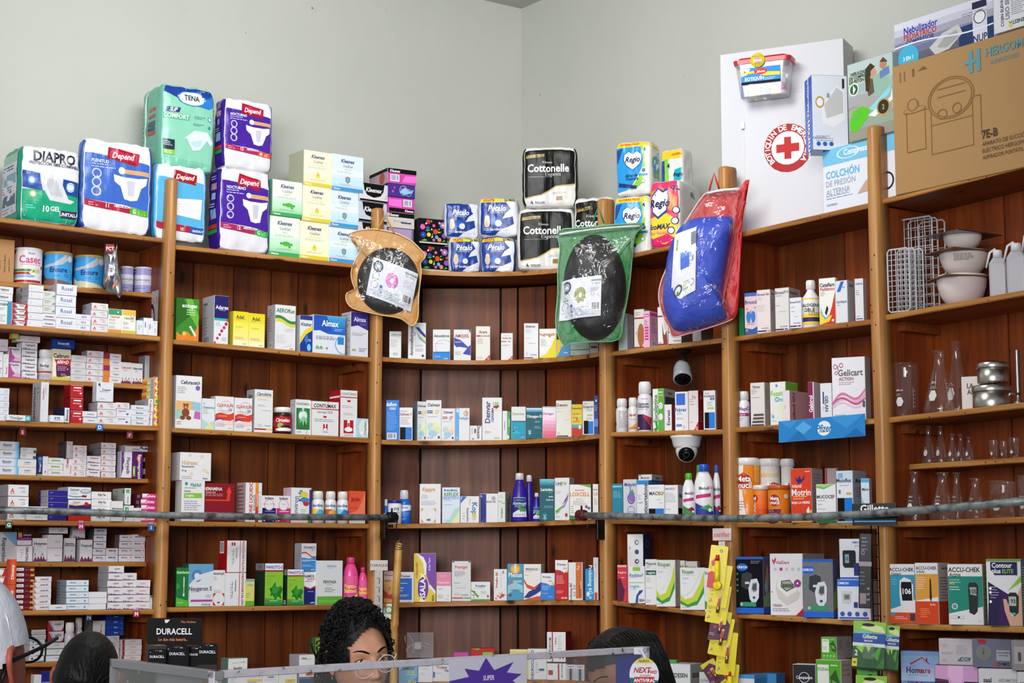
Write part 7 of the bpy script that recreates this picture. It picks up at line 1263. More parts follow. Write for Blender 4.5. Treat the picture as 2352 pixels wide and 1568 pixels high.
# security cameras
P_=P3('R',1570,800,.06); g=Geo(); zt=EYE+shelf_z(4,1,1570)-TH_SH
rt=empty('security_camera',(P_.x,P_.y,zt),math.radians(8)); tag(rt,'silver bullet security camera hanging under fourth bay shelf one','camera')
g.lathe([(.028,0),(.028,-.006),(.02,-.012)],pmat('1c1c1e'),20); g.tube([(0,0,-.01),(0,0,-.03),(-.004,-.002,-.042)],.007,pmat('18181a'),10); g.lathe([(.011,-.03),(.012,-.036),(.008,-.044)],pmat('222'),12); g.build('bracket',rt)
g=Geo(); ax=Vector((-.12,-.62,-.77)).normalized(); c0=Vector((-.002,.02,-.045)); R=[(.0,.012),(.008,.024),(.03,.0315),(.065,.034),(.082,.035),(.084,.031)]
X_=ax.orthogonal().normalized(); Y_=ax.cross(X_)
def sweep(g,prof,m,n=24):
    vs=[];fs=[]
    for t,r in prof:
        for i in range(n): a=2*math.pi*i/n; vs.append(c0+ax*t+(X_*math.cos(a)+Y_*math.sin(a))*r)
    for k in range(len(prof)-1):
        for i in range(n): j=(i+1)%n; fs.append((k*n+i,k*n+j,(k+1)*n+j,(k+1)*n+i))
    fs.append(tuple(range(n))[::-1]); fs.append(tuple((len(prof)-1)*n+i for i in range(n))); g.add(vs,fs,m,True)
sweep(g,R,pmat('a4a8ac','f')); g.build('housing',rt)
g=Geo(); sweep(g,[(.0835,.0305),(.0845,.03)],pmat('0c0c0e','g')); sweep(g,[(.085,.012),(.088,.011)],pmat('050508','g'))
for i in range(10):
    a=i*.628; q=c0+ax*.086+(X_*math.cos(a)+Y_*math.sin(a))*.022; g.lathe([(.003,-.002),(.0015,.001)],pmat('2a2a30','g'),6,q.x,q.y,True,q.z)
g.build('lens',rt)
P_=P3('R',1577,1030,.03); zt=EYE+shelf_z(4,2,1577)-TH_SH
rt=empty('security_camera',(P_.x,P_.y,zt),0); tag(rt,'white dome security camera fixed under fourth bay shelf two','camera')
g=Geo(); g.lathe([(.058,0),(.058,-.006),(.054,-.01),(.048,-.036),(.044,-.042)],pmat('e4e4e6','f'),36); g.build('base',rt)
g=Geo(); c0=Vector((0,-.004,-.052)); ax=Vector((-.12,-.85,-.5)).normalized(); X_=ax.orthogonal().normalized(); Y_=ax.cross(X_)
sweep(g,[(.04*math.sin(t),.04*math.cos(t)) for t in [-1.5,-1.2,-.9,-.6,-.3,0,.3,.5,.62]],pmat('dcdcde','f'),32); sweep(g,[(.026,.033),(.03,.0325),(.031,.030)],pmat('c8c8ca','f'),32); g.build('ball',rt)
g=Geo(); sweep(g,[(.0305,.029),(.033,.0285)],pmat('0e0e10','g'),32); sweep(g,[(.0332,.013),(.036,.0125),(.0362,.008)],pmat('26262a','g'),24); sweep(g,[(.0363,.007),(.037,.005)],pmat('040406','g'),16); g.build('lens',rt)
# pipes in front of the shelves
def pipe(side,pts,desc,off=-.10):
    g=Geo(); P=[P3(side,x,y,off) for x,y in pts]; g.tube(P,.0125,M_PIPE,14); o=g.build('metal_pipe'); tag(o,desc,'pipe'); return P,o
m,nt,b=nodemat('galvanised_pipe'); t=nt.nodes.new('ShaderNodeTexCoord'); n=nt.nodes.new('ShaderNodeTexNoise'); n.inputs['Scale'].default_value=26; n.inputs['Detail'].default_value=6; nt.links.new(t.outputs['Object'],n.inputs['Vector'])
r_=ramp(nt,[(.36,'4a4e50'),(.48,'7c8284'),(.66,'9ca2a2')]); nt.links.new(n.outputs['Fac'],r_.inputs['Fac']); nt.links.new(r_.outputs['Color'],b.inputs['Base Color']); setp(b,Metallic=.35,Roughness=.42); M_PIPE=m
PA_,pa=pipe('L',[(-60,1169),(120,1174),(380,1183),(640,1187),(905,1188)],'grey galvanised pipe running before left and second bays')
PB_,pb=pipe('R',[(1332,1183),(1420,1185),(1540,1188),(1650,1191),(1720,1190),(1850,1187),(2000,1180),(2180,1166),(2420,1144)],'grey galvanised pipe running before fourth, fifth and right bays')
for P,o,c,q,desc in ((PA_,pa,'16161a',-1,''),(PB_,pb,'5a1418',0,'')):
    e=P[q]; g=Geo(); d=(P[-2]-P[-1] if q==-1 else P[1]-P[0]).normalized()
    g.tube([e-d*.012,e-d*.006,e+d*.028,e+d*.034],[.016,.021,.021,.017],pmat(c,'f'),16); g.tube([e+d*.01+Vector((0,0,.018)),e+d*.01+Vector((0,0,.036))],.004,pmat('222','f'),8); g.build('clamp',o)
for (P_,V,px_) in ((PL,VL,868),(PR,VR,1391)):
    k=0 if px_==868 else 1
    bp_=P3('L' if k==0 else 'R',878 if k==0 else 1384,1205,-.03); g=Geo(); g.box(-.007,.007,-.03,.006,-.055,.02,pmat('17120f','f'),.002); g.box(-.004,.004,-.075,-.02,-.012,.0,pmat('17120f','f'),.001)
    o=g.build('bracket',pa if k==0 else pb,bp_,WALLROT['L' if k==0 else 'R'])
# long bamboo hook stick
top=P3('C',916,1240,-.16); Yd=top.y
def atY(x,y,Y=Yd): return at(x,y,Y)
def bamboo():
    m,nt,b=nodemat('bamboo_cane'); t=nt.nodes.new('ShaderNodeTexCoord'); n=nt.nodes.new('ShaderNodeTexNoise'); n.inputs['Scale'].default_value=9; n.inputs['Detail'].default_value=5; nt.links.new(t.outputs['Object'],n.inputs['Vector'])
    r=ramp(nt,[(.35,'9a6a2c'),(.55,'c8964a'),(.7,'d8ac62')]); nt.links.new(n.outputs['Fac'],r.inputs['Fac']); nt.links.new(r.outputs['Color'],b.inputs['Base Color']); setp(b,Roughness=.4); return m
g=Geo(); pts=[(916,1246),(914,1290),(911,1340),(908,1400),(907,1425),(906,1432),(905,1440),(905,1500),(904,1580),(902,1700)]; g.tube([atY(x,y) for x,y in pts],[.014,.0145,.0148,.015,.0155,.018,.0155,.0152,.0152,.0155],bamboo(),14)
st=g.build('bamboo_stick'); tag(st,'long bamboo stick wired to end of pipe at second post','stick')
g=Geo(); 
for k in range(5):
    g.tube([atY(915,1243+k*4)+Vector((.0165*math.cos(a*.7),.0165*math.sin(a*.7),.004*math.sin(a+k))) for a in range(10)],.0013,pmat('777468','m'),5)
g.tube([atY(913,1196),atY(910,1210),atY(913,1225),atY(914,1240)],.0022,pmat('1a1412','c'),6); g.build('wire_binding',st)
# hanging clip strip on second post
P_=P3('L',868,1330,-.05); rt=empty('clip_strip',(P_.x,P_.y,P_.z),0); tag(rt,'clear plastic hanging clip strip with small name plate on second post','clip strip')
fr=Face(868,1330,P_)
Z(0,0,1)
a=fr(850,1310);b_=fr(890,1287); g=Geo(); g.box(a[0],b_[0],-.002,0,a[1],b_[1],pmat('b8b0a8','f')); vs,fs,wd=glyphs('ESTARAQUE',.02); q=.0095; g.add([((u-wd/2)*q,-.0026,(a[1]+b_[1])/2+(v-.5)*q) for u,v in vs],fs,pmat('667')); g.build('name_plate',rt)
a=fr(861,1405);b_=fr(879,1310); g=Geo(); g.box(a[0],b_[0],-.0015,0,a[1],b_[1],pmat('a8a098','f'))
for yy in (1328,1348,1368,1388):
    x0,z0=fr(870,yy); g.tube([(x0-.006,-.003,z0),(x0+.004,-.008,z0+.002),(x0+.002,-.004,z0-.02)],.0012,pmat('777','m'),5)
g.build('strip',rt)
# green round logo card
P_=P3('L',893,1405,-.01); g=Geo(); g.box(-.022,.022,-.001,0,-.028,.032,pmat('e4e8e4')); 
def fmc(u,v,o): return (-.022+.044*u,-.0012-o,-.028+.06*v)
paint(g,'O 50 60 34 26 4aa84a .3;P 4aa84a 56 50 90 30 80 24 50 40',fmc,.044,.06); o=g.build('sticker_card',None,(P_.x,P_.y,P_.z),0); tag(o,'small white card with green ring logo behind curly hair','card')
# clear pouch with white charger
P_=P3('C',966,1475,.2); fr=Face(966,1475,P_); rt=empty('clear_pouch',(P_.x,P_.y,P_.z),fr.rot); tag(rt,'clear pocket holding white cables on the curved faded back panel','pouch')
g=Geo(); a=fr(935,1508);b_=fr(995,1452); g.box(a[0],b_[0],-.03,-.028,a[1],b_[1],M_WRAP); g.box(a[0],b_[0],-.03,.0,a[1],a[1]+.002,M_WRAP); g.build('pocket',rt)
g=Geo(); g.tube([(*[fr(x,y)[0]],-.015,fr(x,y)[1]) for x,y in [(932,1475),(930,1460),(938,1455),(948,1470),(950,1495),(940,1505),(934,1490),(945,1480),(960,1478),(985,1488),(988,1480),(972,1475)]],.0022,pmat('c8c4c8','f'),6)
x0,z0=fr(958,1482); g.box(x0-.012,x0+.018,-.026,-.008,z0-.014,z0+.016,pmat('d0ccd0','f'),.003); g.build('cable',rt)
# ================= first aid tub wrapped onto the cabinet
Z(1630,0,3.015)
cw=CABI.dimensions.x; cfr=CABI.matrix_world if False else None
cp=P3('R',px(380),py(540),.14-.065); sp_=Face(px(380),py(540),cp,0)
rotc=WALLROT['R']
rt=empty('first_aid_tub',(cp.x,cp.y,cp.z),sp_.rot-math.radians(16)); tag(rt,'clear plastic first aid tub with red lid wrapped onto white cabinet','tub')
k=sp_.k
W1,W0,Ht=390*k/3.015,330*k/3.015,250*k/3.015; D1=.075
def tubs(g,w0,w1,d0,d1,z0,z1,m,n=6,b=.018):
    vs=[];fs=[]
    for (w,d,z) in ((w0,d0,z0),(w1,d1,z1)):
        for sx,sy,a0 in ((1,-1,-90),(1,1,0),(-1,1,90),(-1,-1,180)):
            for i in range(n): a=math.radians(a0+90*i/(n-1)); vs.append((sx*(w/2-b)+b*math.cos(a),sy*(d/2-b)+b*math.sin(a),z))
    N=4*n
    for i in range(N): j=(i+1)%N; fs.append((i,j,N+j,N+i))
    fs.append(tuple(range(N))[::-1]); fs.append(tuple(range(N,2*N))); g.add(vs,fs,m,False)
g=Geo(); tubs(g,W0,W1,D1*.85,D1,-Ht*.55,Ht*.38,thinmat('tub_plastic','e8e8f0',.25,.12)); g.build('body',rt)
g=Geo(); tubs(g,W1*1.05,W1*1.08,D1*1.08,D1*1.1,Ht*.38,Ht*.5,pmat('c81c2c','f')); tubs(g,W1*.95,W1*.9,D1*.98,D1*.9,Ht*.5,Ht*.56,pmat('b81828','f')); g.build('lid',rt)
g=Geo(); lw=W1*.72; lh=Ht*.46; 
fm=lambda u,v,o:(-lw*.52+u*lw,-D1/2-.0015-o,-Ht*.22+v*lh)
g.add([fm(0,0,0),fm(1,0,0),fm(1,1,0),fm(0,1,0)],[(0,1,2,3)],pmat('2a8ad8','p')); paint(g,'P f4f4f8 0 100 24 96 16 60 0 50;P f0d83a 0 60 30 66 60 44 100 40 100 60 60 70 30 80 0 72;R 0 0 100 14 111;T 34 32 20 fff BOTIQUÍN;E 50 74 17 20 d81c2c;I 50 74 15 fff Jaloma;M 60 16 96 34 2 def;M 6 18 44 22 1 ed6;R 6 76 12 80 c22;R 8 72 10 84 c22',fm,lw,lh,'p'); g.build('label',rt)
g=Geo(); g.lathe([(.026,0),(.026,.001)],pmat('e8d82a','f'),24); o=g.build('sticker',rt,(-W1*.06,-D1*.56,Ht*.44),(math.pi/2,0,0))
g=Geo(); fm=lambda u,v,o:(-.02+u*.04,-.02+v*.04,.0012+o); paint(g,'E 50 50 34 26 d81c2c;I 50 50 22 fff Jaloma;T 50 84 12 223 PRODUCTOS;T 50 18 12 223 DE USO',fm,.04,.04,'f'); g.build('sticker_print',o)
for nm,x,c,h_,r in (('medicine_bottle',.33,'dcd8e0',.62,.016),('medicine_bottle',-.36,'4a5ab8',.5,.014),('medicine_bottle',-.2,'e8d040',.26,.013),('medicine_bottle',.02,'3a4a90',.3,.02),('medicine_bottle',.2,'e8c83a',.28,.015)):
    g=Geo(); g.lathe([(r*.95,0),(r,.002),(r,h_*Ht*.75),(r*.7,h_*Ht*.82)],pmat(c,'f'),18); 
    if x==.33: paint(g,'R 0 20 100 55 b8305a;R 0 60 100 66 446;M 10 26 90 50 4 fcd',cylmap(r,0,0,.002,h_*Ht*.72,80),.04,h_*Ht*.7,'f',cut=(8,0))
    v=Vector((x*W1,-.008,-Ht*.54)); R_=Matrix.Rotation(rt.rotation_euler[2],3,'Z'); q=R_@v+cp
    o=g.build(nm,None,q,rt.rotation_euler[2]); cg=Geo(); cg.lathe([(r*.72,h_*Ht*.82),(r*.72,h_*Ht*.98),(r*.65,h_*Ht)],pmat('e8e8ec' if x>0 else c,'f'),16); cg.build('cap',o)
    tag(o,{.33:'tall white bottle with magenta label',-.36:'tall blue bottle',-.2:'short yellow bottle',.02:'wide navy bottle',.2:'short amber bottle'}[x]+' inside clear red-lidded tub','bottle','bottles inside the first aid tub')
# ================= right bay: racks, mortars, bottles, glassware
Z(1980,450,2.852)
def rack(x0,x1,y0,y1,nx,ny,s,desc,dz=0,a=30):
    sp=place(6,1,px(x0),px(x1),py(y0),None,s,a); w,h=sp.w,sp.h; g=Geo(); r=.0016; M_=pmat('c4c6ca','f')
    R_=.008; g.tube([(-w/2,0,R_),(-w/2+R_,0,0),(w/2-R_,0,0),(w/2,0,R_),(w/2,0,h-R_),(w/2-R_,0,h),(-w/2+R_,0,h),(-w/2,0,h-R_)],.0028,M_,8,True)
    for i in range(1,nx): g.tube([(-w/2+w*i/nx,-.002,0),(-w/2+w*i/nx,-.002,h)],r,M_,5)
    for j in range(1,ny): g.tube([(-w/2,.002,h*j/ny),(w/2,.002,h*j/ny)],r,M_,5)
    o=g.build('wire_rack',None,(sp.M.x,sp.M.y,sp.z+.003),sp.rot); tag(o,desc,'wire rack','wire racks leaning in the right bay'); return o
rack(170,312,352,760,5,12,.012,'short wire rack, frontmost of three, right bay')
rack(236,352,352,760,4,12,.05,'short wire rack, middle of three, right bay')
rack(285,402,356,760,4,12,.08,'short wire rack, rearmost of three, right bay')
rack(240,465,150,760,5,10,.115,'tall wire rack, front one, behind short racks')
rack(310,500,158,760,4,10,.14,'tall wire rack, middle one, behind short racks')
rack(380,548,170,760,4,10,.165,'tall wire rack, rearmost, partly behind white mortars')
def mortar(x0,x1,y0,y1,desc,n=0):
    xm=(x0+x1)/2; sp=place(6,1,px(x0),px(x1),py(y0),py(y1) if n else None,.07,0)
    w=sp.w/2;h=sp.h; g=Geo(); mm=pmat('e8dcd8','g')
    g.lathe([(w*.42,0),(w*.45,h*.03),(w*.62,h*.12),(w*.82,h*.35),(w*.94,h*.62),(w*.99,h*.9),(w*1.0,h*.97),(w*.985,h),(w*.93,h*.96),(w*.86,h*.6),(w*.6,h*.2),(.001,h*.1)],mm,40,caps=False)
    g.v=[(x,y-(.1*w*(z/h)**3*math.exp(-((math.atan2(y,x)+2.4)/.22)**2) if h else 0),z) for x,y,z in g.v]
    if n==2: paint(g,'M 10 20 90 90 5 665',cylmap(w*.9,0,0,h*.45,h*.4,30,lambda z:w*(.86+.13*(z/h))+.002),.06,.05,cut=(8,2))
    c=sp.M+sp.n*w; o=g.build('mortar_bowl',None,(c.x,c.y,sp.z),sp.rot); tag(o,desc,'mortar'); return c,sp
ba,spa=mortar(483,828,500,694,'largest white porcelain mortar bowl, bottom of stack')
bb,spb=mortar(500,835,340,503,'middle white porcelain mortar bowl with printed text',2)
bc,spc=mortar(528,790,236,338,'smallest white porcelain mortar bowl on top',1)
for (c,z,desc,m_,a) in ((bb,spb.z-.004,'brown card between largest and middle mortar bowls','7a5234',20),(bc,spc.z-.004,'brown card between middle and smallest mortar bowls','6a4a34',32),(bc,spc.z+spc.h+.001,'grey mesh sheet covering smallest mortar bowl','60666a',40)):
    g=Geo(); g.box(-.095,.095,-.075,.075,0,.003,pmat(m_,'m' if 'mesh' in desc else 'p'))
    g.v=[(x,y,z_-.5*abs(x*x)) for x,y,z_ in g.v]; lim=.0
    o=g.build('card_sheet' if 'card' in desc else 'mesh_sheet',None,(c.x,c.y,z),sp_.rot+math.radians(a)); tag(o,desc,'sheet')
def washb(x0,x1,y0,desc,s):
    sp=place(6,1,px(x0),px(x1),py(y0),None,s,10); w,h=sp.w,sp.h; d=w*.5; rt=empty('wash_bottle',(*(sp.M+sp.n*d/2),sp.z),sp.rot); tag(rt,desc,'bottle','translucent wash bottles')
    g=Geo(); tubs(g,w*.98,w,d,d,0,h*.72,M_HDPE,b=min(.01,d*.3)); tubs(g,w,w*.6,d,d*.7,h*.72,h*.84,M_HDPE,b=min(.01,d*.3)); g.build('body',rt)
    g=Geo(); g.lathe([(w*.27,h*.84),(w*.27,h*.97),(w*.24,h)],pmat('e2e2e6','f'),20); g.build('cap',rt)
    g=Geo(); g.tube([(0,0,h*.95),(-w*.15,-.005,h*1.02),(-w*.4,-.01,h*.95),(-w*.62,-.014,h*.62)],[.005,.005,.004,.0025],pmat('dcdce0','f'),8); g.build('spout',rt)
m,nt,b=nodemat('milky_plastic'); setp(b,Base_Color=hexc('cfcbd2'),Roughness=.35,Transmission_Weight=.25,Subsurface_Weight=.2); M_HDPE=m
washb(828,945,352,'milky plastic wash bottle beside mortars',.03); washb(942,1072,306,'milky plastic wash bottle cut by picture edge',.03); washb(1058,1180,235,'milky plastic wash bottle, tall spout at edge',.09)
def glassv(bay,sh,x0,x1,y0,shape,desc,s,name='flask',num=None):
    sp=place(bay,sh,px(x0),px(x1),py(y0),None,s,0); r,h=sp.w/2,sp.h
    PR_={'flask':[(.92,0),(1,.03),(.98,.08),(.62,.5),(.36,.74),(.33,.8),(.33,.95),(.42,.985),(.44,1)],'beaker':[(.93,0),(.97,.02),(.97,.9),(.99,.96),(1.04,1)],'tumbler':[(.8,0),(.85,.02),(1,1)],'volum':[(.6,0),(1,.1),(.98,.25),(.5,.45),(.22,.55),(.2,.95),(.3,1)]}[shape]
    g=Geo(); g.lathe([(a*r,b*h) for a,b in PR_],M_GLASS,36,caps=False); g.lathe([(.001,.001),(PR_[0][0]*r,.0)],M_GLASS,36,caps=False); g.lathe([(.001,.004),(PR_[1][0]*r*.97,.005),(PR_[0][0]*r*.97,.002)],M_GLASS,36,caps=False)
    a,b=PR_[-1]; g.tube([(a*r*math.cos(i*.2618),a*r*math.sin(i*.2618),h) for i in range(24)],.0014,M_GLASS,6,True)
    rf=lambda z:next((r*(p[0]+(q[0]-p[0])*((z/h-p[1])/max(q[1]-p[1],1e-6))) for p,q in zip(PR_,PR_[1:]) if p[1]<=z/h<=q[1]),r)
    paint(g,'P d8d4d4 24 22 36 22 42 36 36 50 24 50 18 36;%sM 20 54 42 62 2 bbb;R 70 14 70.8 80 ccc;R 70 20 78 21 ccc;R 70 32 78 33 ccc;R 70 44 78 45 ccc;R 70 56 78 57 ccc;R 70 68 78 69 ccc'%('T 30 72 6 ccc %s;'%num if num else ''),cylmap(r,0,0,.06*h,.6*h,78,lambda z:rf(z)+.0004),2*r*1.36,.6*h,'p',cut=(14,8))
    c=sp.M+sp.n*r; o=g.build(name,None,(c.x,c.y,sp.z),sp.rot); tag(o,desc,name.replace('_',' '),'laboratory glassware')
glassv(6,2,200,375,1092,'beaker','large glass beaker beside conical flasks, right bay',.03,'beaker','1000 ml')
glassv(6,2,392,622,1005,'flask','conical glass flask in front, beside large beaker',.03,'flask','600 ml')
glassv(6,2,520,720,945,'flask','tallest conical flask behind, near metal tins',.12,'flask')
B(6,2,652,770,1180,'white printed card box behind metal tins','e4dcd8','L 30 74 14 554 LA;L 30 56 14 554 ALO',s=.1,d=.02,a=16,name='card_box',cat='box')
def tin(x0,x1,y0,y1,desc):
    sp=place(6,2,px(x0),px(x1),py(y0),py(y1) if y1 else None,.04,0); r,h=sp.w/2,sp.h; m_=pmat('c2beb8','m'); g=Geo(); g.lathe([(r*.95,0),(r*.97,.003),(r*.97,h*.72)],m_,36); c=sp.M+sp.n*r
    o=g.build('metal_tin',None,(c.x,c.y,sp.z),sp.rot); g=Geo(); g.lathe([(r,h*.68),(r*1.01,h*.7),(r,h*.9),(r*.96,h*.93),(r*.3,h*.95),(r*.25,h*1.02),(.002,h*1.05)],m_,36); g.build('lid',o); tag(o,desc,'tin','wrapped metal tins')
tin(716,982,1222,None,'wide metal tin wrapped in film, lower one'); tin(748,968,1072,1215,'smaller metal tin wrapped in film, on another')
sp=place(6,2,px(1008),px(1038),py(1010),None,.05,0); g=Geo(); g.lathe([(sp.w/2*2.4,0),(sp.w/2*2.4,.004),(sp.w/2,.012),(sp.w/2,sp.h),(sp.w/2*.9,sp.h+.001)],pmat('b4b4b6','m'),24); g.tube([(0,-.01,.03),(-.03,-.014,.03),(-.034,-.014,.02)],.004,pmat('b4b4b6','m'),8); o=g.build('metal_tube',None,(*(sp.M),sp.z),0); tag(o,'slender upright metal tube on foot near picture edge','tube')
Z(1980,950,5.226)
for a in ((700,900,140,'flask','conical flask with white hexagon, far row',.03),(850,1040,145,'flask','conical flask next to hexagon flask, far row',.05),(1005,1165,240,'flask','small conical flask, first of three small',.03),(1110,1260,245,'flask','small conical flask, middle of three small',.06),(1215,1350,280,'flask','smallest conical flask in far row',.02),(1520,1640,315,'tumbler','small straight measuring glass, first',.03),(1650,1750,330,'tumbler','small straight measuring glass, middle, set back',.08),(1752,1900,285,'tumbler','taller straight measuring glass near picture edge',.03)):
    glassv(6,3,a[0],a[1],a[2],a[3],a[4]+', right bay',a[5]-.02,'flask' if a[3]=='flask' else 'measuring_glass')
for a in ((480,780,690,'flask','large conical flask behind pipe, nearest post',.04,'300 ml'),(790,1150,700,'flask','widest conical flask behind pipe',.02,'250 ml'),(1030,1250,705,'flask','conical flask set back behind pipe',.1,'125 ml'),(1215,1510,770,'flask','short conical flask behind pipe',.03,'125 ml'),(1520,1865,805,'beaker','glass beaker with spout behind pipe',.02,'250 ml'),(1870,2060,740,'beaker','tall glass beaker at picture edge',.03,'600 ml')):
    glassv(6,4,a[0],a[1],a[2],a[3],a[4]+', right bay',a[5],'flask' if a[3]=='flask' else 'beaker',a[6])
# ================= hanging retail things
Z(1380,1180,3.459)
def strip_root(side,x,y,s,name,lab,cat): P_=P3(side,px(x),py(y),s); fr=Face(px(x),py(y),P_); return fr,P_
fr,P_=strip_root('R',960,170,-.06,'','','')
rt=empty('hang_strip',(P_.x,P_.y,P_.z),fr.rot); tag(rt,'clear hanging strip with red lettered plate on fourth post','hang strip')
g=Geo(); a=fr(890,210); b_=fr(1035,115); g.box(a[0],b_[0],-.002,0,a[1],b_[1],pmat('c8b8b4','f')); vs,fs,wd=glyphs('sanfer',.03); q=.016; g.add([((u-wd/2)*q+(a[0]+b_[0])/2,-.0026,(a[1]+b_[1])/2+(v-.5)*q) for u,v in vs],fs,pmat('d0202a','f')); g.build('name_plate',rt)
g=Geo(); a=fr(935,1400); b_=fr(985,215); g.box(a[0],b_[0],.001,.002,a[1],b_[1],M_WRAP); g.build('strip',rt)
YC='f0de1c'
def balm(cx,cy,w,h,tiltd,kind,desc,dy):
    x0,z0=fr(cx,cy); k=fr.k/3.459; W_,H2_=w*k,h*k; g=Geo(); R_=.004
    pts=[]
    for sx,sy,a0 in ((1,1,0),(-1,1,90),(-1,-1,180),(1,-1,270)):
        for i in range(4): a=math.radians(a0+30*i); pts.append((sx*(W_/2-R_)+R_*math.cos(a),sy*(H2_/2-R_)+R_*math.sin(a)))
    g.prism([(x,z) for x,z in pts],-.0006,.0006,pmat(YC if kind!='cherry' else 'd8cc30','f'))
    fm=lambda u,v,o:(-W_/2+u*W_,-.0008-o,-H2_/2+v*H2_)
    paint(g,('O 62 88 9 4 665 .5;P d01c24 0 0 60 0 70 30 20 40 0 34;P d01c24 10 60 50 80 60 60 20 50;M 4 44 30 56 3 a93' if kind=='tube' else 'C 60 80 5 554;P a98 6 8 24 12 16 20;M 10 24 30 40 2 ba2' if kind!='cherry' else 'P 5a1c44 0 0 100 10 100 60 60 90 0 80;P 4a9a3a 10 60 30 66 34 54;C 26 46 9 c02030;M 4 16 40 26 2 dbc'),fm,W_,H2_,'f')
    P2=P_+Vector((0,0,0)); R2=Matrix.Rotation(fr.rot,3,'Z'); q=R2@Vector((x0,-dy,z0))+P_
    o=g.build('lip_balm_pack',None,q,(0,math.radians(-tiltd),fr.rot)); tag(o,desc,'lip balm','lip balm packs on the hanging strip')
    g=Geo()
    if kind=='pot': g.lathe([(.013,0),(.0135,.012),(.011,.013)],pmat('e4d8a0','f'),20); g.lathe([(.0145,.012),(.0145,.02),(.012,.021)],pmat('f0d820','f'),20); pr=g.build('pot',o,(-W_*.05,-.002,0),(math.pi/2,0,math.radians(-20)))
    elif kind=='tube':
        g.tube([(-.004,-.008,H2_*.28),(-.003,-.008,H2_*.14)],[.006,.0075],pmat('c81c28','f'),12); g.tube([(-.003,-.008,H2_*.14),(.002,-.008,-H2_*.22),(.003,-.006,-H2_*.34)],[.0085,.009,.010],pmat('f0dc20','f'),12); g.build('tube',o)
    else: g.tube([(0.002,-.007,H2_*.2),(.002,-.007,-H2_*.02)],.006,pmat('e8c8a0','f'),12); g.tube([(.002,-.007,-H2_*.02),(.002,-.007,-H2_*.22)],.0062,pmat('c8a878','m'),12); g.box(-.001,.005,-.0135,-.0125,-H2_*.05,H2_*.15,pmat('c02030','f')); g.build('stick',o)
for i,a in enumerate(((925,415,135,330,-7,'tube','yellow lip balm pack with red-capped tube, topmost'),(940,560,150,330,-10,'pot','yellow lip balm pack with round pot, second'),(925,700,165,300,-10,'stick','yellow lip balm pack with stick, third'),(935,870,150,240,-12,'cherry','yellow and purple cherry lip balm pack, fourth'),(945,950,160,300,-12,'stick','yellow lip balm pack with stick, fifth'),(985,1080,150,330,-6,'stick','yellow lip balm pack with stick, sixth'),(880,1230,120,200,30,'cherry','purple cherry lip balm pack, twisted sideways'),(1010,1290,120,260,-6,'tube','yellow lip balm pack with red-capped tube, lowest'))):
    balm(*a,dy=.05-.006*i)
# razor display: sign, wire grid and packs on the tall post
Z(1380,980,3.564)
fr,P_=strip_root('R',2210,715,-.075,'','',''); rt=empty('razor_rack',(P_.x,P_.y,P_.z),fr.rot-math.radians(10)); tag(rt,'black hanging razor rack with blue-lined sign at tall post','rack')
g=Geo(); a=fr(2065,805); b_=fr(2420,628); W_=b_[0]-a[0]; H2_=b_[1]-a[1]; g.box(a[0],b_[0],-.003,0,a[1],b_[1],pmat('0a0a0e','f'),.002)
paint(g,'T 50 76 34 f0f0f0 Gillette;R 4 16 96 22 2a9ad8;R 0 0 100 4 1a1a20',lambda u,v,o:(a[0]+u*W_,-.0031-o,a[1]+v*H2_),W_,H2_,'f'); g.build('sign',rt)
g=Geo(); Z(1380,1180,3.459)
for xx in (2145,2200):
    x0,z1=fr(xx,90); _,z0=fr(xx,1400); g.tube([(x0,0,z1),(x0,0,z0)],.0022,pmat('1a1614','m'),6)
for yy in range(150,1400,90): x0,z0=fr(2145,yy); x1,_=fr(2200,yy); g.tube([(x0,0,z0),(x1,0,z0)],.0016,pmat('1a1614','m'),5)
for yy in (170,850,1230): x0,z0=fr(2170,yy); g.tube([(x0,0,z0),(x0-.02,-.05,z0+.004)],.0016,pmat('222','m'),5)
g.build('wire_grid',rt)
def hangpack(x0,x1,y0,y1,base,dsl,desc,name,dy,tilt=0,cat='razor pack',extra=None):
    a=fr(x0,y1); b_=fr(x1,y0); W_=(b_[0]-a[0]); H2_=b_[1]-a[1]; g=Geo(); g.box(-W_/2,W_/2,-.004,.002,-H2_/2,H2_/2,pmat(base,'f'),.002)
    paint(g,dsl,lambda u,v,o:(-W_/2+u*W_,-.0042-o,-H2_/2+v*H2_),W_,H2_,'f'); c=Matrix.Rotation(fr.rot,3,'Z')@Vector(((a[0]+b_[0])/2,-dy,(a[1]+b_[1])/2))+P_
    o=g.build(name,None,c,(0,math.radians(tilt),fr.rot)); tag(o,desc,cat)
    if extra:
        g=Geo(); g.box(-W_*.18,W_*.18,-.014,-.004,-H2_*.28,H2_*.02,thinmat('blister','c8d8c8',.15,.08),.003); g.build('blister',o)
GI='P 8ac83a 0 74 100 74 100 100 0 100;P dce8a0 20 86 50 96 90 90 100 78 60 80;E 46 93 20 3.4 111;R 0 55 100 77 1c4a9c;P 6ac0e8 0 76 30 80 60 76 100 79 100 76 0 74;T 52 69 8 f4f4f4 Gillette;T 48 60 4 e8f0f8 MACH3;P 1c5a2a 0 0 100 0 100 54 0 54;P 8ad83a 10 46 40 52 30 34;P c8f03a 40 50 60 52 50 36;P 4aa82a 60 30 90 54 80 20;P 2a7a2a 70 0 100 30 100 0;R 0 4 100 0 0a140a;R 0 48 100 55 dfe8e0'
hangpack(2222,2330,850,1195,'1c4a2a',GI,'green blue razor blade pack behind another on rack','blade_pack',.02,4)
hangpack(1985,2225,818,1180,'123a1c',GI+';T 12 34 11 f4f4f4 2;R 0 6 16 22 e8d82a;T 8 14 5 222 40','green blue razor blade pack with white number two','blade_pack',.06,4,extra=1)
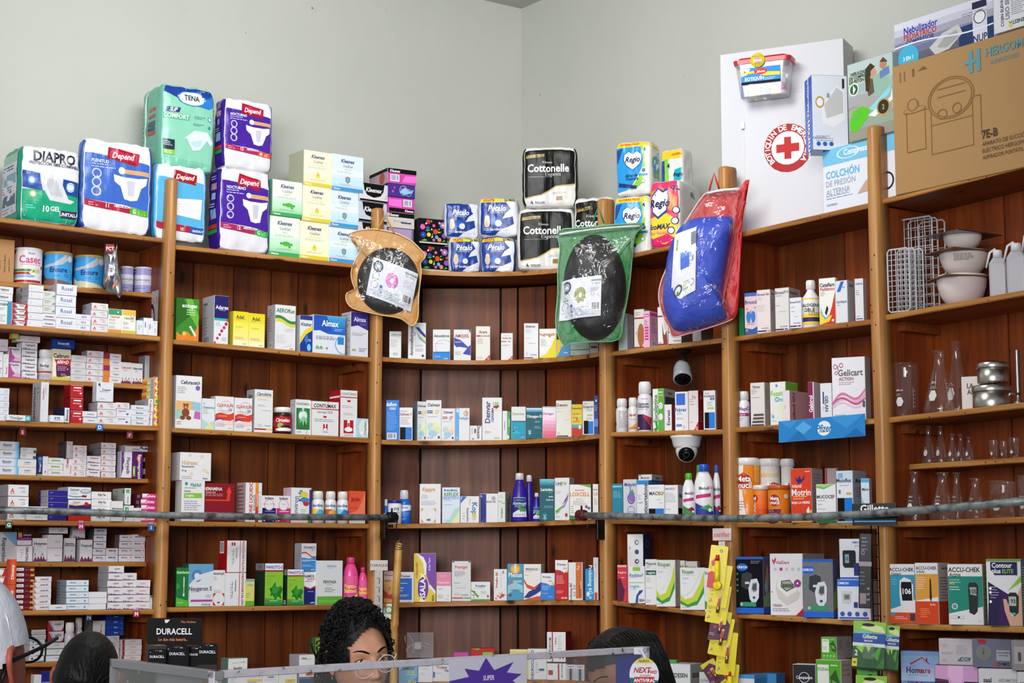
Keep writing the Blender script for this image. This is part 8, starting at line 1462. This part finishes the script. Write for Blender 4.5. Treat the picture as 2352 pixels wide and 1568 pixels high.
hangpack(2010,2165,1150,1250,'4aa82a','T 70 60 10 123 venus','plain green pack between two blade packs','blade_pack',.03,2)
hangpack(1996,2228,1222,1600,'123a1c',GI,'green blue razor blade pack, lowest on rack','blade_pack',.06,2,extra=1)
hangpack(2045,2140,150,720,'1c1a22','M 20 76 80 96 4 667;O 30 74 14 3 889 .3;R 0 56 100 62 8a7a80;M 10 30 60 50 4 556;R 10 6 60 20 8a7078;M 66 8 90 30 3 889','tall black hanging pack with tilted front on rack','accessory_pack',.05,2,cat='accessory pack')
# ================= people
def skinmat(name,c1,c2):
    m,nt,b=nodemat(name); t=nt.nodes.new('ShaderNodeTexCoord'); n=nt.nodes.new('ShaderNodeTexNoise'); n.inputs['Scale'].default_value=28; n.inputs['Detail'].default_value=5; nt.links.new(t.outputs['Object'],n.inputs['Vector'])
    r=ramp(nt,[(.35,c1),(.65,c2)]); nt.links.new(n.outputs['Fac'],r.inputs['Fac']); nt.links.new(r.outputs['Color'],b.inputs['Base Color']); setp(b,Roughness=.5,Subsurface_Weight=.12,Subsurface_Scale=.01,Specular_IOR_Level=.35)
    bp=nt.nodes.new('ShaderNodeBump'); bp.inputs['Strength'].default_value=.08; bp.inputs['Distance'].default_value=.002; nt.links.new(n.outputs['Fac'],bp.inputs['Height']); nt.links.new(bp.outputs['Normal'],b.inputs['Normal']); return m
M_HAIR,nt,b=nodemat('black_hair'); setp(b,Base_Color=hexc('0e0b0b'),Roughness=.5,Specular_IOR_Level=.25)
t=nt.nodes.new('ShaderNodeTexCoord'); mp=nt.nodes.new('ShaderNodeMapping'); mp.inputs['Scale'].default_value=(160,160,14); n=nt.nodes.new('ShaderNodeTexNoise'); n.inputs['Scale'].default_value=1; n.inputs['Detail'].default_value=3
nt.links.new(t.outputs['Object'],mp.inputs['Vector']); nt.links.new(mp.outputs['Vector'],n.inputs['Vector']); bp=nt.nodes.new('ShaderNodeBump'); bp.inputs['Strength'].default_value=.7; bp.inputs['Distance'].default_value=.004; nt.links.new(n.outputs['Fac'],bp.inputs['Height']); nt.links.new(bp.outputs['Normal'],b.inputs['Normal'])
def gs(x,z,x0,z0,sx,sz): return math.exp(-((x-x0)/sx)**2-((z-z0)/sz)**2)
def headpt(lon,lat,k=1.):
    a,b,c=.074*k,.094*k,.120*k; cl=max(math.cos(lat),0); sl=math.sin(lat); fr_=math.cos(lon)
    cx=cl**(.75 if sl<0 else .9); cy=cl**(.5 if (sl<0 and fr_>0) else .85)
    x=a*cx*math.sin(lon); z=c*sl; y=-b*cy*(abs(fr_)**.9)*(1 if fr_>0 else -1)
    if sl<0: x*=1-.30*(-sl)**1.5; 
    if sl<0 and fr_<0: y*=1-.45*(-sl)
    if k==1. and fr_>0:
        m=fr_; d=0
        for s in (-1,1):
            d-=.0035*gs(x,z,s*.027,.030,.02,.007); d+=.0105*gs(x,z,s*.031,.008,.015,.011); d-=.0045*gs(x,z,s*.042,-.028,.018,.02); d-=.007*gs(x,z,s*.0125,-.036,.006,.006); d+=.003*gs(x,z,s*.03,-.06,.01,.02)
        s=min(max((.018-z)/.052,0),1); 
        if z<.022: 
            fall=1 if z>-.036 else math.exp(-((z+.036)/.006)**2)
            d-=(.004+.019*s**1.2)*math.exp(-(x/(.0065+.005*s))**2)*fall*min(1,(.022-z)/.012)
        d-=.0065*gs(x,z,0,-.0585,.021,.0052); d-=.0085*gs(x,z,0,-.0705,.017,.0062); d+=.0065*gs(x,z,0,-.0643,.024,.002); d+=.002*gs(x,z,0,-.05,.003,.006)
        d-=.008*gs(x,z,0,-.101,.018,.013); d+=.004*gs(x,z,0,-.083,.016,.006)
        y+=d*min(1,m*2)
    return Vector((x,y,z))
def person_body(R,loc,skin,lips,cloth,ears=True,shirt=.0):
    g=Geo(); NL,NT=110,96; vs=[];fs=[]
    def lonf(i): u=i/NL*2-1; return math.pi*(.55*u+.45*u**3)
    for j in range(NT+1):
        lat=-math.pi/2+math.pi*j/NT
        for i in range(NL): vs.append(headpt(lonf(i),lat))
    fa=[];fb=[]
    for j in range(NT):
        for i in range(NL):
            q=(j*NL+i,j*NL+(i+1)%NL,(j+1)*NL+(i+1)%NL,(j+1)*NL+i); c=(Vector(vs[q[0]])+Vector(vs[q[2]]))/2
            lip=c.y<-.06 and abs(c.x)<.0245 and (-.0775+.25*abs(c.x)<c.z<-.0525-.0035*(abs(c.x)/.006 if abs(c.x)<.006 else 1)*0-.22*abs(c.x))
            (fb if lip else fa).append(q)
    o=len(g.v); g.add(vs,fa,skin,True); 
    k=g.mi(lips)
    for f in fb: g.smooth.add(len(g.f)); g.f.append([i+o for i in f]); g.m.append(k)
    # ears
    if ears:
        for s in (-1,1):
            prof=[(-.006,.026),(.004,.032),(.014,.030),(.02,.018),(.019,.004),(.012,-.012),(.006,-.026),(-.002,-.030),(-.005,-.02)]
            P=[Vector((s*(.072+.006+y_*.35),y_+.004,z_)) for y_,z_ in prof]
            g.tube(P,[.0045,.005,.005,.005,.0045,.0042,.005,.005,.004],skin,8)
            g.add([(s*.073,-.002,.022),(s*.076,.014,.02),(s*.078,.016,.0),(s*.075,.006,-.02),(s*.070,-.002,-.02)],[(0,1,2,3,4)],skin); g.tube([Vector((s*.074,.002,.012)),Vector((s*.079,.010,.004)),Vector((s*.076,.006,-.012))],.0035,skin,6)
    # neck and shoulders, continuous rings
    Ri=R.inverted(); vs=[];fs=[]; n=28
    rings=[(Vector((0,.012,-.06)),.052,.055,1),(Vector((0,.018,-.10)),.052,.056,1)]
    down=Ri@Vector((0,0,-1)); base=Vector((0,.022,-.11))
    U=Ri@Vector((1,0,0)); V=Ri@Vector((0,1,0))
    seq=[(0,.052,.056),(.04,.053,.058),(.07,.07,.07),(.10,.125,.09),(.13,.18,.105),(.18,.205,.115),(.3,.2,.12),(.45,.18,.115)]
    allr=[(c,r1,r2) for c,r1,r2,_ in rings]+[(base+down*d,r1,r2) for d,r1,r2 in seq]
    for c,r1,r2 in allr:
        for i in range(n): a=2*math.pi*i/n; vs.append(c+U*r1*math.cos(a)+V*r2*math.sin(a))
    for k_ in range(len(allr)-1):
        for i in range(n): j=(i+1)%n; fs.append((k_*n+i,(k_+1)*n+i,(k_+1)*n+j,k_*n+j))
    g.add(vs,[f for f in fs if f[0]<4*n],skin,True); g.add(vs,[f for f in fs if f[0]>=4*n],cloth,True)
    o=g.build('person',None,loc); o.rotation_euler=R.to_euler(); return o
def shell(g,k,mask,bumpf=0.,m=None,NL=80,NT=60,off=Vector((0,0,0)),sc=(1,1,1)):
    vs=[];fs=[]
    for j in range(NT+1):
        lat=-math.pi/2+math.pi*j/NT
        for i in range(NL):
            lon=-math.pi+2*math.pi*i/NL; p=headpt(lon,lat,k); p=Vector((p.x*sc[0],p.y*sc[1],p.z*sc[2]))+off
            p*=1+bumpf*MN.noise(p*38)+bumpf*.6*MN.noise(p*90); vs.append(p)
    for j in range(NT):
        for i in range(NL):
            q=(j*NL+i,j*NL+(i+1)%NL,(j+1)*NL+(i+1)%NL,(j+1)*NL+i); c=sum((vs[t_] for t_ in q),Vector())/4
            if mask(c): fs.append(q)
    g.add(vs,fs,m or M_HAIR,True)
def rotm(yaw,pitch,roll): return Matrix.Rotation(math.radians(roll),3,'Y')@Matrix.Rotation(math.radians(yaw),3,'Z')@Matrix.Rotation(math.radians(pitch),3,'X')
# woman with clear glasses
SK=skinmat('light_brown_skin','c48c70','d29c80'); LP=skinmat('lip_skin','8c3a3a','9c4444')
R=rotm(30,9,-8); c=at(824,1512,4.75)
wm=person_body(R,c,SK,LP,clothmat('white_coat','d8d8dc',.8)); tag(wm,'person with curly black updo, pale round glasses and earring, looking down','person')
for s in (-1,1):
    g=Geo(); e=Vector((s*.031,-.0665,.007)); g.lathe([(.0125*math.cos(t_),.0125*math.sin(t_)) for t_ in [-1.5,-1.1,-.7,-.3,.1,.5,.9,1.3,1.5]],pmat('dcd6d2','g'),18,e.x,e.y,True,e.z)
    for rr,cc,dd in ((.0056,'2c1a12',.0124),(.0026,'050505',.0126)):
        g.add([(e.x+.002+rr*math.cos(a*.393),e.y-dd,e.z-.001+rr*math.sin(a*.393)) for a in range(16)],[tuple(range(16))],pmat(cc,'g'))
    g.build('eye',wm)

g=Geo()
for s in (-1,1):
    e=Vector((s*.031,-.0665,.007))
    arc=[e+Vector((.0165*math.cos(t_),-.0118+.005*abs(math.cos(t_))**3,.0068*math.sin(t_)+.0008)) for t_ in [math.pi*k/10 for k in range(11)]]
    g.tube([p+Vector((0,-.0012,.0012)) for p in arc],.0026,SK,7); g.tube([p+Vector((0,-.0028,-.0008)) for p in arc],.001,pmat('120a08'),5)
    g.tube([e+Vector((.0155*math.cos(t_),-.0108+.005*abs(math.cos(t_))**3,-.0065*math.sin(t_)-.001)) for t_ in [math.pi*k/8 for k in range(9)]],.0019,SK,6)
g.build('eyelids',wm)
g=Geo()
for s in (-1,1):
    pts=[]; 
    for k in range(9):
        t_=k/8; x=s*(.012+.038*t_); z=.027+.010*math.sin(t_*2.2)-.002*t_; lon=math.asin(min(.98,abs(x)/.074))*(1 if x>0 else -1); y=headpt(lon,math.asin(z/.12)).y
        pts.append((x*.98,y-.0005,z))
    g.tube(pts,[.0014,.0026,.0031,.003,.0028,.0024,.002,.0014,.0008],pmat('1a100c','c'),6)
g.build('eyebrows',wm)
def hmask(p):
    if p.z<-.085 and p.y<.02: return False
    if p.y<-.012:
        hl=.098-.9*abs(p.x)**1.35*2.4 if abs(p.x)<.06 else -.01
        return p.z>hl-.002
    if p.y<.012 and p.z<-.012+.0: return p.z>.012
    return p.z>-.09
g=Geo(); shell(g,1.09,hmask,.05,off=Vector((0,.006,.008)),sc=(1.06,1.04,1.06)); shell(g,.95,lambda p:p.z>.105 or (p.y>-.01 and p.z>.02),.12,off=Vector((-.0,.022,.038)),sc=(1.0,1.04,1.0))
rn=random.Random(3)
for k in range(900):
    lon=rn.uniform(-math.pi,math.pi); lat=rn.uniform(-.15,1.5); p=headpt(lon,lat,1.13)+Vector((0,.012,.016))
    if not hmask(Vector((p.x/1.12,p.y/1.12,p.z/1.12-.006))): continue
    nrm=p.normalized(); tg=nrm.cross(Vector((rn.uniform(-1,1),rn.uniform(-1,1),rn.uniform(-.3,1)))).normalized(); bt=nrm.cross(tg)
    R0=rn.uniform(.004,.009); L=rn.uniform(.018,.045); n_=9; ph=rn.uniform(0,6)
    g.tube([p+tg*L*(i/n_-.5)+(nrm*math.sin(i*1.25+ph)+bt*math.cos(i*1.25+ph))*R0+nrm*.004 for i in range(n_)],[.0024*(1-.7*(i/n_)) for i in range(n_)],M_HAIR,4)
for k in range(46):  # loose strands beside the face and down the back
    s=rn.choice((-1,-1,-1,1)); x=s*rn.uniform(.07,.098); y=rn.uniform(-.0,.075); z0=rn.uniform(-.02,.05); L=rn.uniform(.1,.24)
    g.tube([(x+s*.012*math.sin(i*.9+k)+s*.002*i*(s<0),y+.006*math.cos(i*1.1+k),z0-L*i/9) for i in range(10)],[.0032*(1-.08*i) for i in range(10)],M_HAIR,4)
g.build('hair',wm)
g=Geo(); fm_=pmat('e6e2e4','f')
for s in (-1,1):
    g.tube([(s*.032+.0265*math.cos(t_),-.101+.35*abs(s*.032+.0265*math.cos(t_))**1.6,-.008+.0225*math.sin(t_)) for t_ in [2*math.pi*k/24 for k in range(24)]],.0011,fm_,6,True)
    g.tube([(s*.058,-.096,-.001),(s*.074,-.08,.003),(s*.077,-.02,.006),(s*.077,.008,.004)],.0012,fm_,6)
g.tube([(-.006,-.101,-.004),(0,-.105,0),(.006,-.101,-.004)],.0011,fm_,6)
for s in (-1,1): g.add([(s*.032+.0255*math.cos(t_),-.1005+.35*abs(s*.032+.0255*math.cos(t_))**1.6,-.008+.0215*math.sin(t_)) for t_ in [2*math.pi*k/20 for k in range(20)]],[tuple(range(20))],M_PANE)
gl=g.build('glasses',wm); gl.rotation_euler=(math.radians(0),math.radians(-6),0)
g=Geo()
for dz in (0,-.0045): g.lathe([(.0001,-.003),(.0026,0),(.0001,.003)],pmat('e8e4ea','m'),8,-.083,-.004,False,-.036+dz)
g.build('earring',wm)
# person seen from behind, black hair in a low bun
SK2=skinmat('brown_skin','8a4c34','9c5a3e'); R=rotm(176,8,4); c=at(199,1570,4.45)
p2=person_body(R,c,SK2,SK2,clothmat('dark_top','26262c',.8)); tag(p2,'person seen from behind with smooth black hair in low bun','person')
g=Geo(); shell(g,1.03,lambda p:p.z>-.10 and (p.y>-.03 or p.z>.05),.012,off=Vector((0,.004,.004)),sc=(1.02,1.03,1.02)); vs=[]
g.lathe([(.032*math.cos(t_),.03*math.sin(t_)) for t_ in [-1.5,-1.1,-.7,-.3,.1,.5,.9,1.3,1.5]],M_HAIR,20,-.04,.088,True,-.03)
rn=random.Random(9)
for k in range(150):
    lon=rn.uniform(1.2,5.1); lat=rn.uniform(-.7,1.3); a=headpt(lon,lat,1.075); e=Vector((-.035,.1,-.03)); g.tube([a.lerp(e,t_)+a.normalized()*(.02*math.sin(math.pi*t_)) for t_ in (0,.2,.4,.6)],[.0015,.0018,.0015,.0006],M_HAIR,4)
g.build('hair',p2)
# man in a white cap, close to the viewer
SK3=skinmat('ruddy_skin','94483a','a85a46'); R=rotm(163,-6,0); c=at(-70,1533,2.7)
p3=person_body(R,c,SK3,SK3,clothmat('grey_shirt','6a6c74',.8)); tag(p3,'person in white baseball cap and dark glasses at the lower left corner','person')
g=Geo(); mc=clothmat('white_cap_cotton','e4e4ee',.8)
shell(g,1.1,lambda p:p.z>(.034-.75*p.y if p.y>0 else .034) and not (p.y>.04 and abs(p.x)<.038 and p.z<.035-.5*abs(p.x)),.0,mc,off=Vector((0,.004,.012)),sc=(1.0,1.04,1.0))
vs=[];fs=[]
for j in range(6):
    for i in range(17):
        a=-.5+1.*i/16; r=.08+.045*j/5; vs.append((r*math.sin(a)*.95,-r*math.cos(a)*1.0-.02,.035-.012*j/5-.09*abs(math.sin(a))**2*.3))
for j in range(5):
    for i in range(16): fs.append((j*17+i,j*17+i+1,j*17+18+i,j*17+17+i))
g.add(vs,fs,mc,True); hat=g.build('cap',p3)
g=Geo()
for s in range(6): 
    a=s*math.pi/3+.5; g.tube([headpt(a,l,1.105)+Vector((0,.004,.012)) for l in (.15,.5,.9,1.3,1.55)],.0012,mc,5)
g.tube([Vector((.04*math.cos(t_),.1-.02*0,-.012+.05*math.sin(t_))) for t_ in [math.pi*k/12 for k in range(13)]],.0022,pmat('8a8488','c'),6); g.box(-.045,.045,.099,.103,-.03,-.006,mc,.001)
g.build('strap',hat)
g=Geo(); mk=pmat('121214','f'); g.tube([(-.078,.022,.010),(-.081,.0,.014),(-.098,-.05,.026),(-.1,-.085,.034)],.0032,mk,8); g.tube([(-.078,.022,.010),(-.079,.03,-.004),(-.076,.036,-.02)],.0028,mk,8)
for s in (-1,1): g.tube([(s*.034+.028*math.cos(t_),-.103,.012+.02*math.sin(t_)) for t_ in [2*math.pi*k/16 for k in range(16)]],.0022,mk,6,True)
g.tube([(-.078,.03,-.0),(-.07,.045,-.04),(-.062,.05,-.1),(-.06,.05,-.16)],.0022,mk,6); g.build('glasses',p3)
# dark-haired person looking down to the left
SK4=skinmat('tan_skin','8a5c48','a06c56'); R=rotm(-62,16,0); c=at(1432,1562,4.7)
p4=person_body(R,c,SK4,LP,clothmat('white_coat_b','d4d4da',.8)); tag(p4,'person with long straight black hair behind counter, face turned down leftwards','person')
g=Geo(); hm=lambda p:(p.z>.052+.25*abs(p.x) if p.y<-.035 else (p.z>-.11 or p.y>.03)); shell(g,1.06,hm,.012,off=Vector((0,.008,.006)),sc=(1.12,1.06,1.05))
rn=random.Random(5)
for k in range(420):
    s=rn.choice((-1,1)); y0=rn.uniform(-.07,.09); x0=s*rn.uniform(0,.02)
    a=Vector((x0,y0,.128-.9*(y0-.01)**2*6)); mid=Vector((s*.093,y0*.95+.01,.03+rn.uniform(-.01,.01))); end=Vector((s*rn.uniform(.075,.115),y0*.6+.05,-.26+rn.uniform(0,.06)))
    if y0<-.045: mid=Vector((s*.088,-.03,.03)); end.y=.02
    P=[]
    for i in range(11):
        t_=i/10
        if t_<.4: u=t_/.4; q=a.lerp(mid,u); q.z+=.035*math.sin(math.pi*u); q.x+=s*.012*math.sin(math.pi*u)
        else: q=mid.lerp(end,(t_-.4)/.6)
        P.append(q)
    g.tube(P,[.0022]*9+[.0015,.0008],M_HAIR,4)
g.build('hair',p4)
g=Geo()
for s in (-1,1):
    pts=[]
    for k in range(7):
        t_=k/6; x=s*(.012+.038*t_); z=.027+.010*math.sin(t_*2.2); lon=math.asin(min(.98,abs(x)/.074))*(1 if x>0 else -1); pts.append((x*.98,headpt(lon,math.asin(z/.12)).y-.0005,z))
    g.tube(pts,.0022,pmat('1a100c','c'),5); g.lathe([(.0122*math.cos(t_),.0122*math.sin(t_)) for t_ in [-1.5,-.9,-.3,.3,.9,1.5]],SK4,14,s*.031,-.0675,True,.006); g.tube([(s*.031+.015*math.cos(t_),-.079+.004*abs(math.cos(t_)),.002-.003*math.sin(t_)) for t_ in [math.pi*k/8 for k in range(9)]],.001,pmat('120a08'),5)
g.build('eyebrows',p4)
# ================= counter showcase with its metal frame
def G3(x,y,Y): return at(x,y,Y)
ZT=1.345
def onz(x,y,z=ZT):  # where the pixel ray meets the level z
    r=ray(x,y); t=(z-EYE)/r.z; return Vector((r.x*t,r.y*t,z))
A=onz(252,1512); C_=onz(492,1541); D=onz(1492,1484)
sc_root=empty('glass_showcase',(C_.x,C_.y,0)); tag(sc_root,'glass counter showcase with worn white metal frame before the staff','showcase')
m,nt,b=nodemat('worn_white_metal'); t=nt.nodes.new('ShaderNodeTexCoord'); n=nt.nodes.new('ShaderNodeTexNoise'); n.inputs['Scale'].default_value=38; n.inputs['Detail'].default_value=6; nt.links.new(t.outputs['Object'],n.inputs['Vector'])
r_=ramp(nt,[(.36,'6a5448'),(.41,'c8c4cc'),(.7,'d8d4e0')]); nt.links.new(n.outputs['Fac'],r_.inputs['Fac']); nt.links.new(r_.outputs['Color'],b.inputs['Base Color']); setp(b,Roughness=.4,Metallic=.1); M_FR=m
M_FG=pmat('85868a','f')
inv=Vector((C_.x,C_.y,0))
def beam(a,b_,w,h,m,name,zt=None):
    d=Vector((b_.x-a.x,b_.y-a.y)); L=d.length; g=Geo(); g.box(0,L,0,w,-h,0,m,.0015); o=g.build(name,sc_root,Vector((a.x,a.y,a.z))-inv,math.atan2(d.y,d.x)); return o
beam(C_,D,.02,.0145,M_FR,'top_rail'); beam(A,C_,.02,.018,M_FG,'top_rail')
dv=Vector((D.x-C_.x,D.y-C_.y)).normalized(); av=Vector((C_.x-A.x,C_.y-A.y)).normalized()
for P_,m_,w_ in ((A,M_FG,.011),(C_-Vector((av.x*.016,av.y*.016,0)),M_FG,.014),(C_,M_FR,.012),(D-Vector((dv.x*.012,dv.y*.012,0)),M_FR,.012)):
    g=Geo(); g.box(0,w_,0,.018,-ZT+.97,-.0,m_,.001); u=dv if m_ is M_FR else av; g.build('upright',sc_root,Vector((P_.x,P_.y,P_.z))-inv,math.atan2(u.y,u.x))
for a,b_,u in ((C_,D,dv),(A,C_,av)):
    L=(b_-a).length; g=Geo(); g.box(.01,L-.01,.008,.011,.97,ZT-.012,M_PANE); g.build('glass_pane',sc_root,Vector((a.x,a.y,0))-inv,math.atan2(u.y,u.x))
    g=Geo(); g.box(0,L,-.01,.24,0,.97,pmat('8a5a34','f'),.003); g.build('base_cabinet',sc_root,Vector((a.x,a.y,0))-inv,math.atan2(u.y,u.x))
ROTD=math.atan2(dv.y,dv.x); ROTA=math.atan2(av.y,av.x)
def onpane(x0,y0,x1,y1,front,base,dsl,name,label,cat,fin='p',par=None,rot=None,A_=None):
    A_=A_ or C_; u=dv if A_ is C_ else av; nrm=Vector((-u.y,u.x)); Pn=Vector((A_.x,A_.y))+nrm*front
    p0,z0=hit(Pn,nrm,x0,y1); p1,_=hit(Pn,nrm,x1,y1); _,z1=hit(Pn,nrm,(x0+x1)/2,y0); W_=(p1-p0).length; H_=z1-z0
    g=Geo(); g.box(0,W_,-.0004,0,0,H_,pmat(base,fin)); paint(g,dsl,lambda u_,v_,o:(u_*W_,-.0006-o,v_*H_),W_,H_,fin)
    o=g.build(name,None,(p0.x,p0.y,EYE+z0),math.atan2(u.y,u.x)); tag(o,label,cat); return o
import math as _m
star='P 5a3aa8 '+' '.join('%.1f %.1f'%(50+(44 if k%2==0 else 25)*_m.cos(k*_m.pi/9+.25)*(1.0+.12*((k*7)%3)),58+(34 if k%2==0 else 19)*_m.sin(k*_m.pi/9+.25)*(1.+.1*((k*5)%3))) for k in range(18))
onpane(1030,1508,1210,1650,-.004,'d8d6e6',star+';T 50 64 8 f0eef6 SUPER;T 50 50 8 f0eef6 OFERTA','paper_sign','white paper with purple starburst offer words taped on showcase glass','sign')
onpane(1415,1497,1478,1640,.03,'1c28b0','T 50 30 5 c8d0f0 We accept;R 40 0 100 20 dfe4f0','card','deep blue payment card sign behind glass near dark-haired person','sign')
g=Geo()
a=onz(1476,1490); o=empty('wobbler',(a.x,a.y-.03,a.z)); tag(o,'round white wobbler with yellow top and teal base on white strip','wobbler')
k=a.y/FPX; g.tube([(-.012,.02,.002),(-.004,.0,-.004),(.004,-.008,-.02),(.004,-.01,-.036)],.0035,pmat('dcdce4','f'),6); g.box(-.022,.0,.012,.016,-.012,.004,pmat('e0dce4','f'),.001); g.build('strip',o)
g=Geo(); R_=33*k; cz=-.0-(1548-1493)*k
g.prism([(R_*math.cos(i*.2244),cz+R_*math.sin(i*.2244)*1.15) for i in range(28)],-.0125,-.0115,pmat('e8e6ea','f'))
fm=lambda u,v,o_:(-R_+u*2*R_,-.0128-o_,cz-R_*1.15+v*2.3*R_)
paint(g,'P e8cf4a '+' '.join('%.1f %.1f'%(50+50*_m.cos(t_),50+50*_m.sin(t_)) for t_ in [.75+.164*i for i in range(11)])+';P 1c6a74 '+' '.join('%.1f %.1f'%(50+50*_m.cos(t_),50+50*_m.sin(t_)) for t_ in [3.3+.265*i for i in range(11)])+';I 44 64 15 b8202c NEXT;I 78 58 9 b8202c FWD;T 50 90 7 334 NUEVO;R 16 24 84 44 c0283a;T 50 34 10 fff ANTIVIRAL;R 26 44 82 52 f0f0f4;T 54 48 5 b02030 ANTIGRIPAL;R 36 14 66 20 fff',fm,2*R_,2.3*R_,'f'); g.build('disc',o)
onpane(346,1529,462,1640,.05,'9c9ca4','T 70 55 4 667 Este','display_panel','pale grey advertising panel inside the side case','panel',A_=A)
onpane(286,1524,350,1640,.04,'101014','P e8e8ea 40 100 50 80 60 100;L 8 60 12 c8c8cc Eucerin;P 0a0a0c 60 0 100 60 100 0','display_panel','black cosmetic advertising panel inside the side case','panel',A_=A)
# battery display behind the side case
def card3(x0,y0,x1,y1,Y,base,dsl,name,label,cat,th=.004,parent=None,rad=.006,tilt=0):
    a=at(x0,y1,Y); b_=at(x1,y0,Y); W_=b_.x-a.x; H_=b_.z-a.z; g=Geo(); r=min(rad,W_*.2)
    pts=[]
    for sx,sz,a0 in ((1,1,0),(0,1,90),(0,0,180),(1,0,270)):
        for i in range(4): t_=math.radians(a0+30*i); pts.append(((r if sx==0 else W_-r)+r*math.cos(t_),(r if sz==0 else H_-r)+r*math.sin(t_)))
    g.prism(pts,0,th,pmat(base,'p'))
    paint(g,dsl,lambda u,v,o:(u*W_,-.0004-o,v*H_),W_,H_,'f')
    o=g.build(name,parent,a if parent is None else a-parent.location,0 if not tilt else (0,math.radians(tilt),0)); 
    if label: tag(o,label,cat)
    return o
YB=3.98; bs=at(400,1560,YB)
br=empty('battery_display',(bs.x,bs.y,.97)); tag(br,'black battery display stand with big white brand lettering, beside first post','display')
card3(336,1419,465,1480,YB,'0c0c0e','T 50 50 22 e4e4e6 DURACELL;T 48 20 11 d8642a Le dan más batería..;P e0dcc8 32 94 42 94 37 82 33 82;L 62 86 8 c0542a Pilas Alcalinas','header','','',parent=br)
g=Geo(); a=at(336,1482,YB+.006); b_=at(462,1482,YB+.006); g.box(a.x-bs.x,b_.x-bs.x,.006,.012,0,a.z-.97,pmat('141416','f')); g.box(a.x-bs.x,b_.x-bs.x,-.02,.05,0,.004,pmat('141416','f')); g.build('stand_back',br)
for x0,y0,x1,y1,dy,d in ((338,1490,382,1600,.05,'nearest side case corner'),(378,1482,434,1600,.035,'second along'),(428,1484,460,1600,.02,'mostly hidden'),(452,1477,500,1600,.05,'far end')):
    card3(x0,y0,x1,y1,YB-dy,'0c0c10','T 50 84 5 e4e4e8 DURACELL;L 60 96 2.5 c8c8cc AAA;C 12 93 3 889;P 3a3a40 30 97 60 99 50 95;G 0 0 100 60 a53 211','battery_pack','black hanging battery pack, '+d+', on battery display','battery pack',.003)
for ob in (_to,): bpy.data.objects.remove(ob)
_seen={}
for o in bpy.data.objects:
    if o.parent or 'label' not in o.keys(): continue
    l=o['label']; n=len(l.replace(',',' ').split())
    if n>16: print('LONG',n,l)
    if n<4: print('SHORT',l)
    _seen.setdefault(l,[]).append(o)
for l,v in _seen.items():
    if len(v)>1: print('DUP',len(v),l)
print('THINGS',len(_seen))
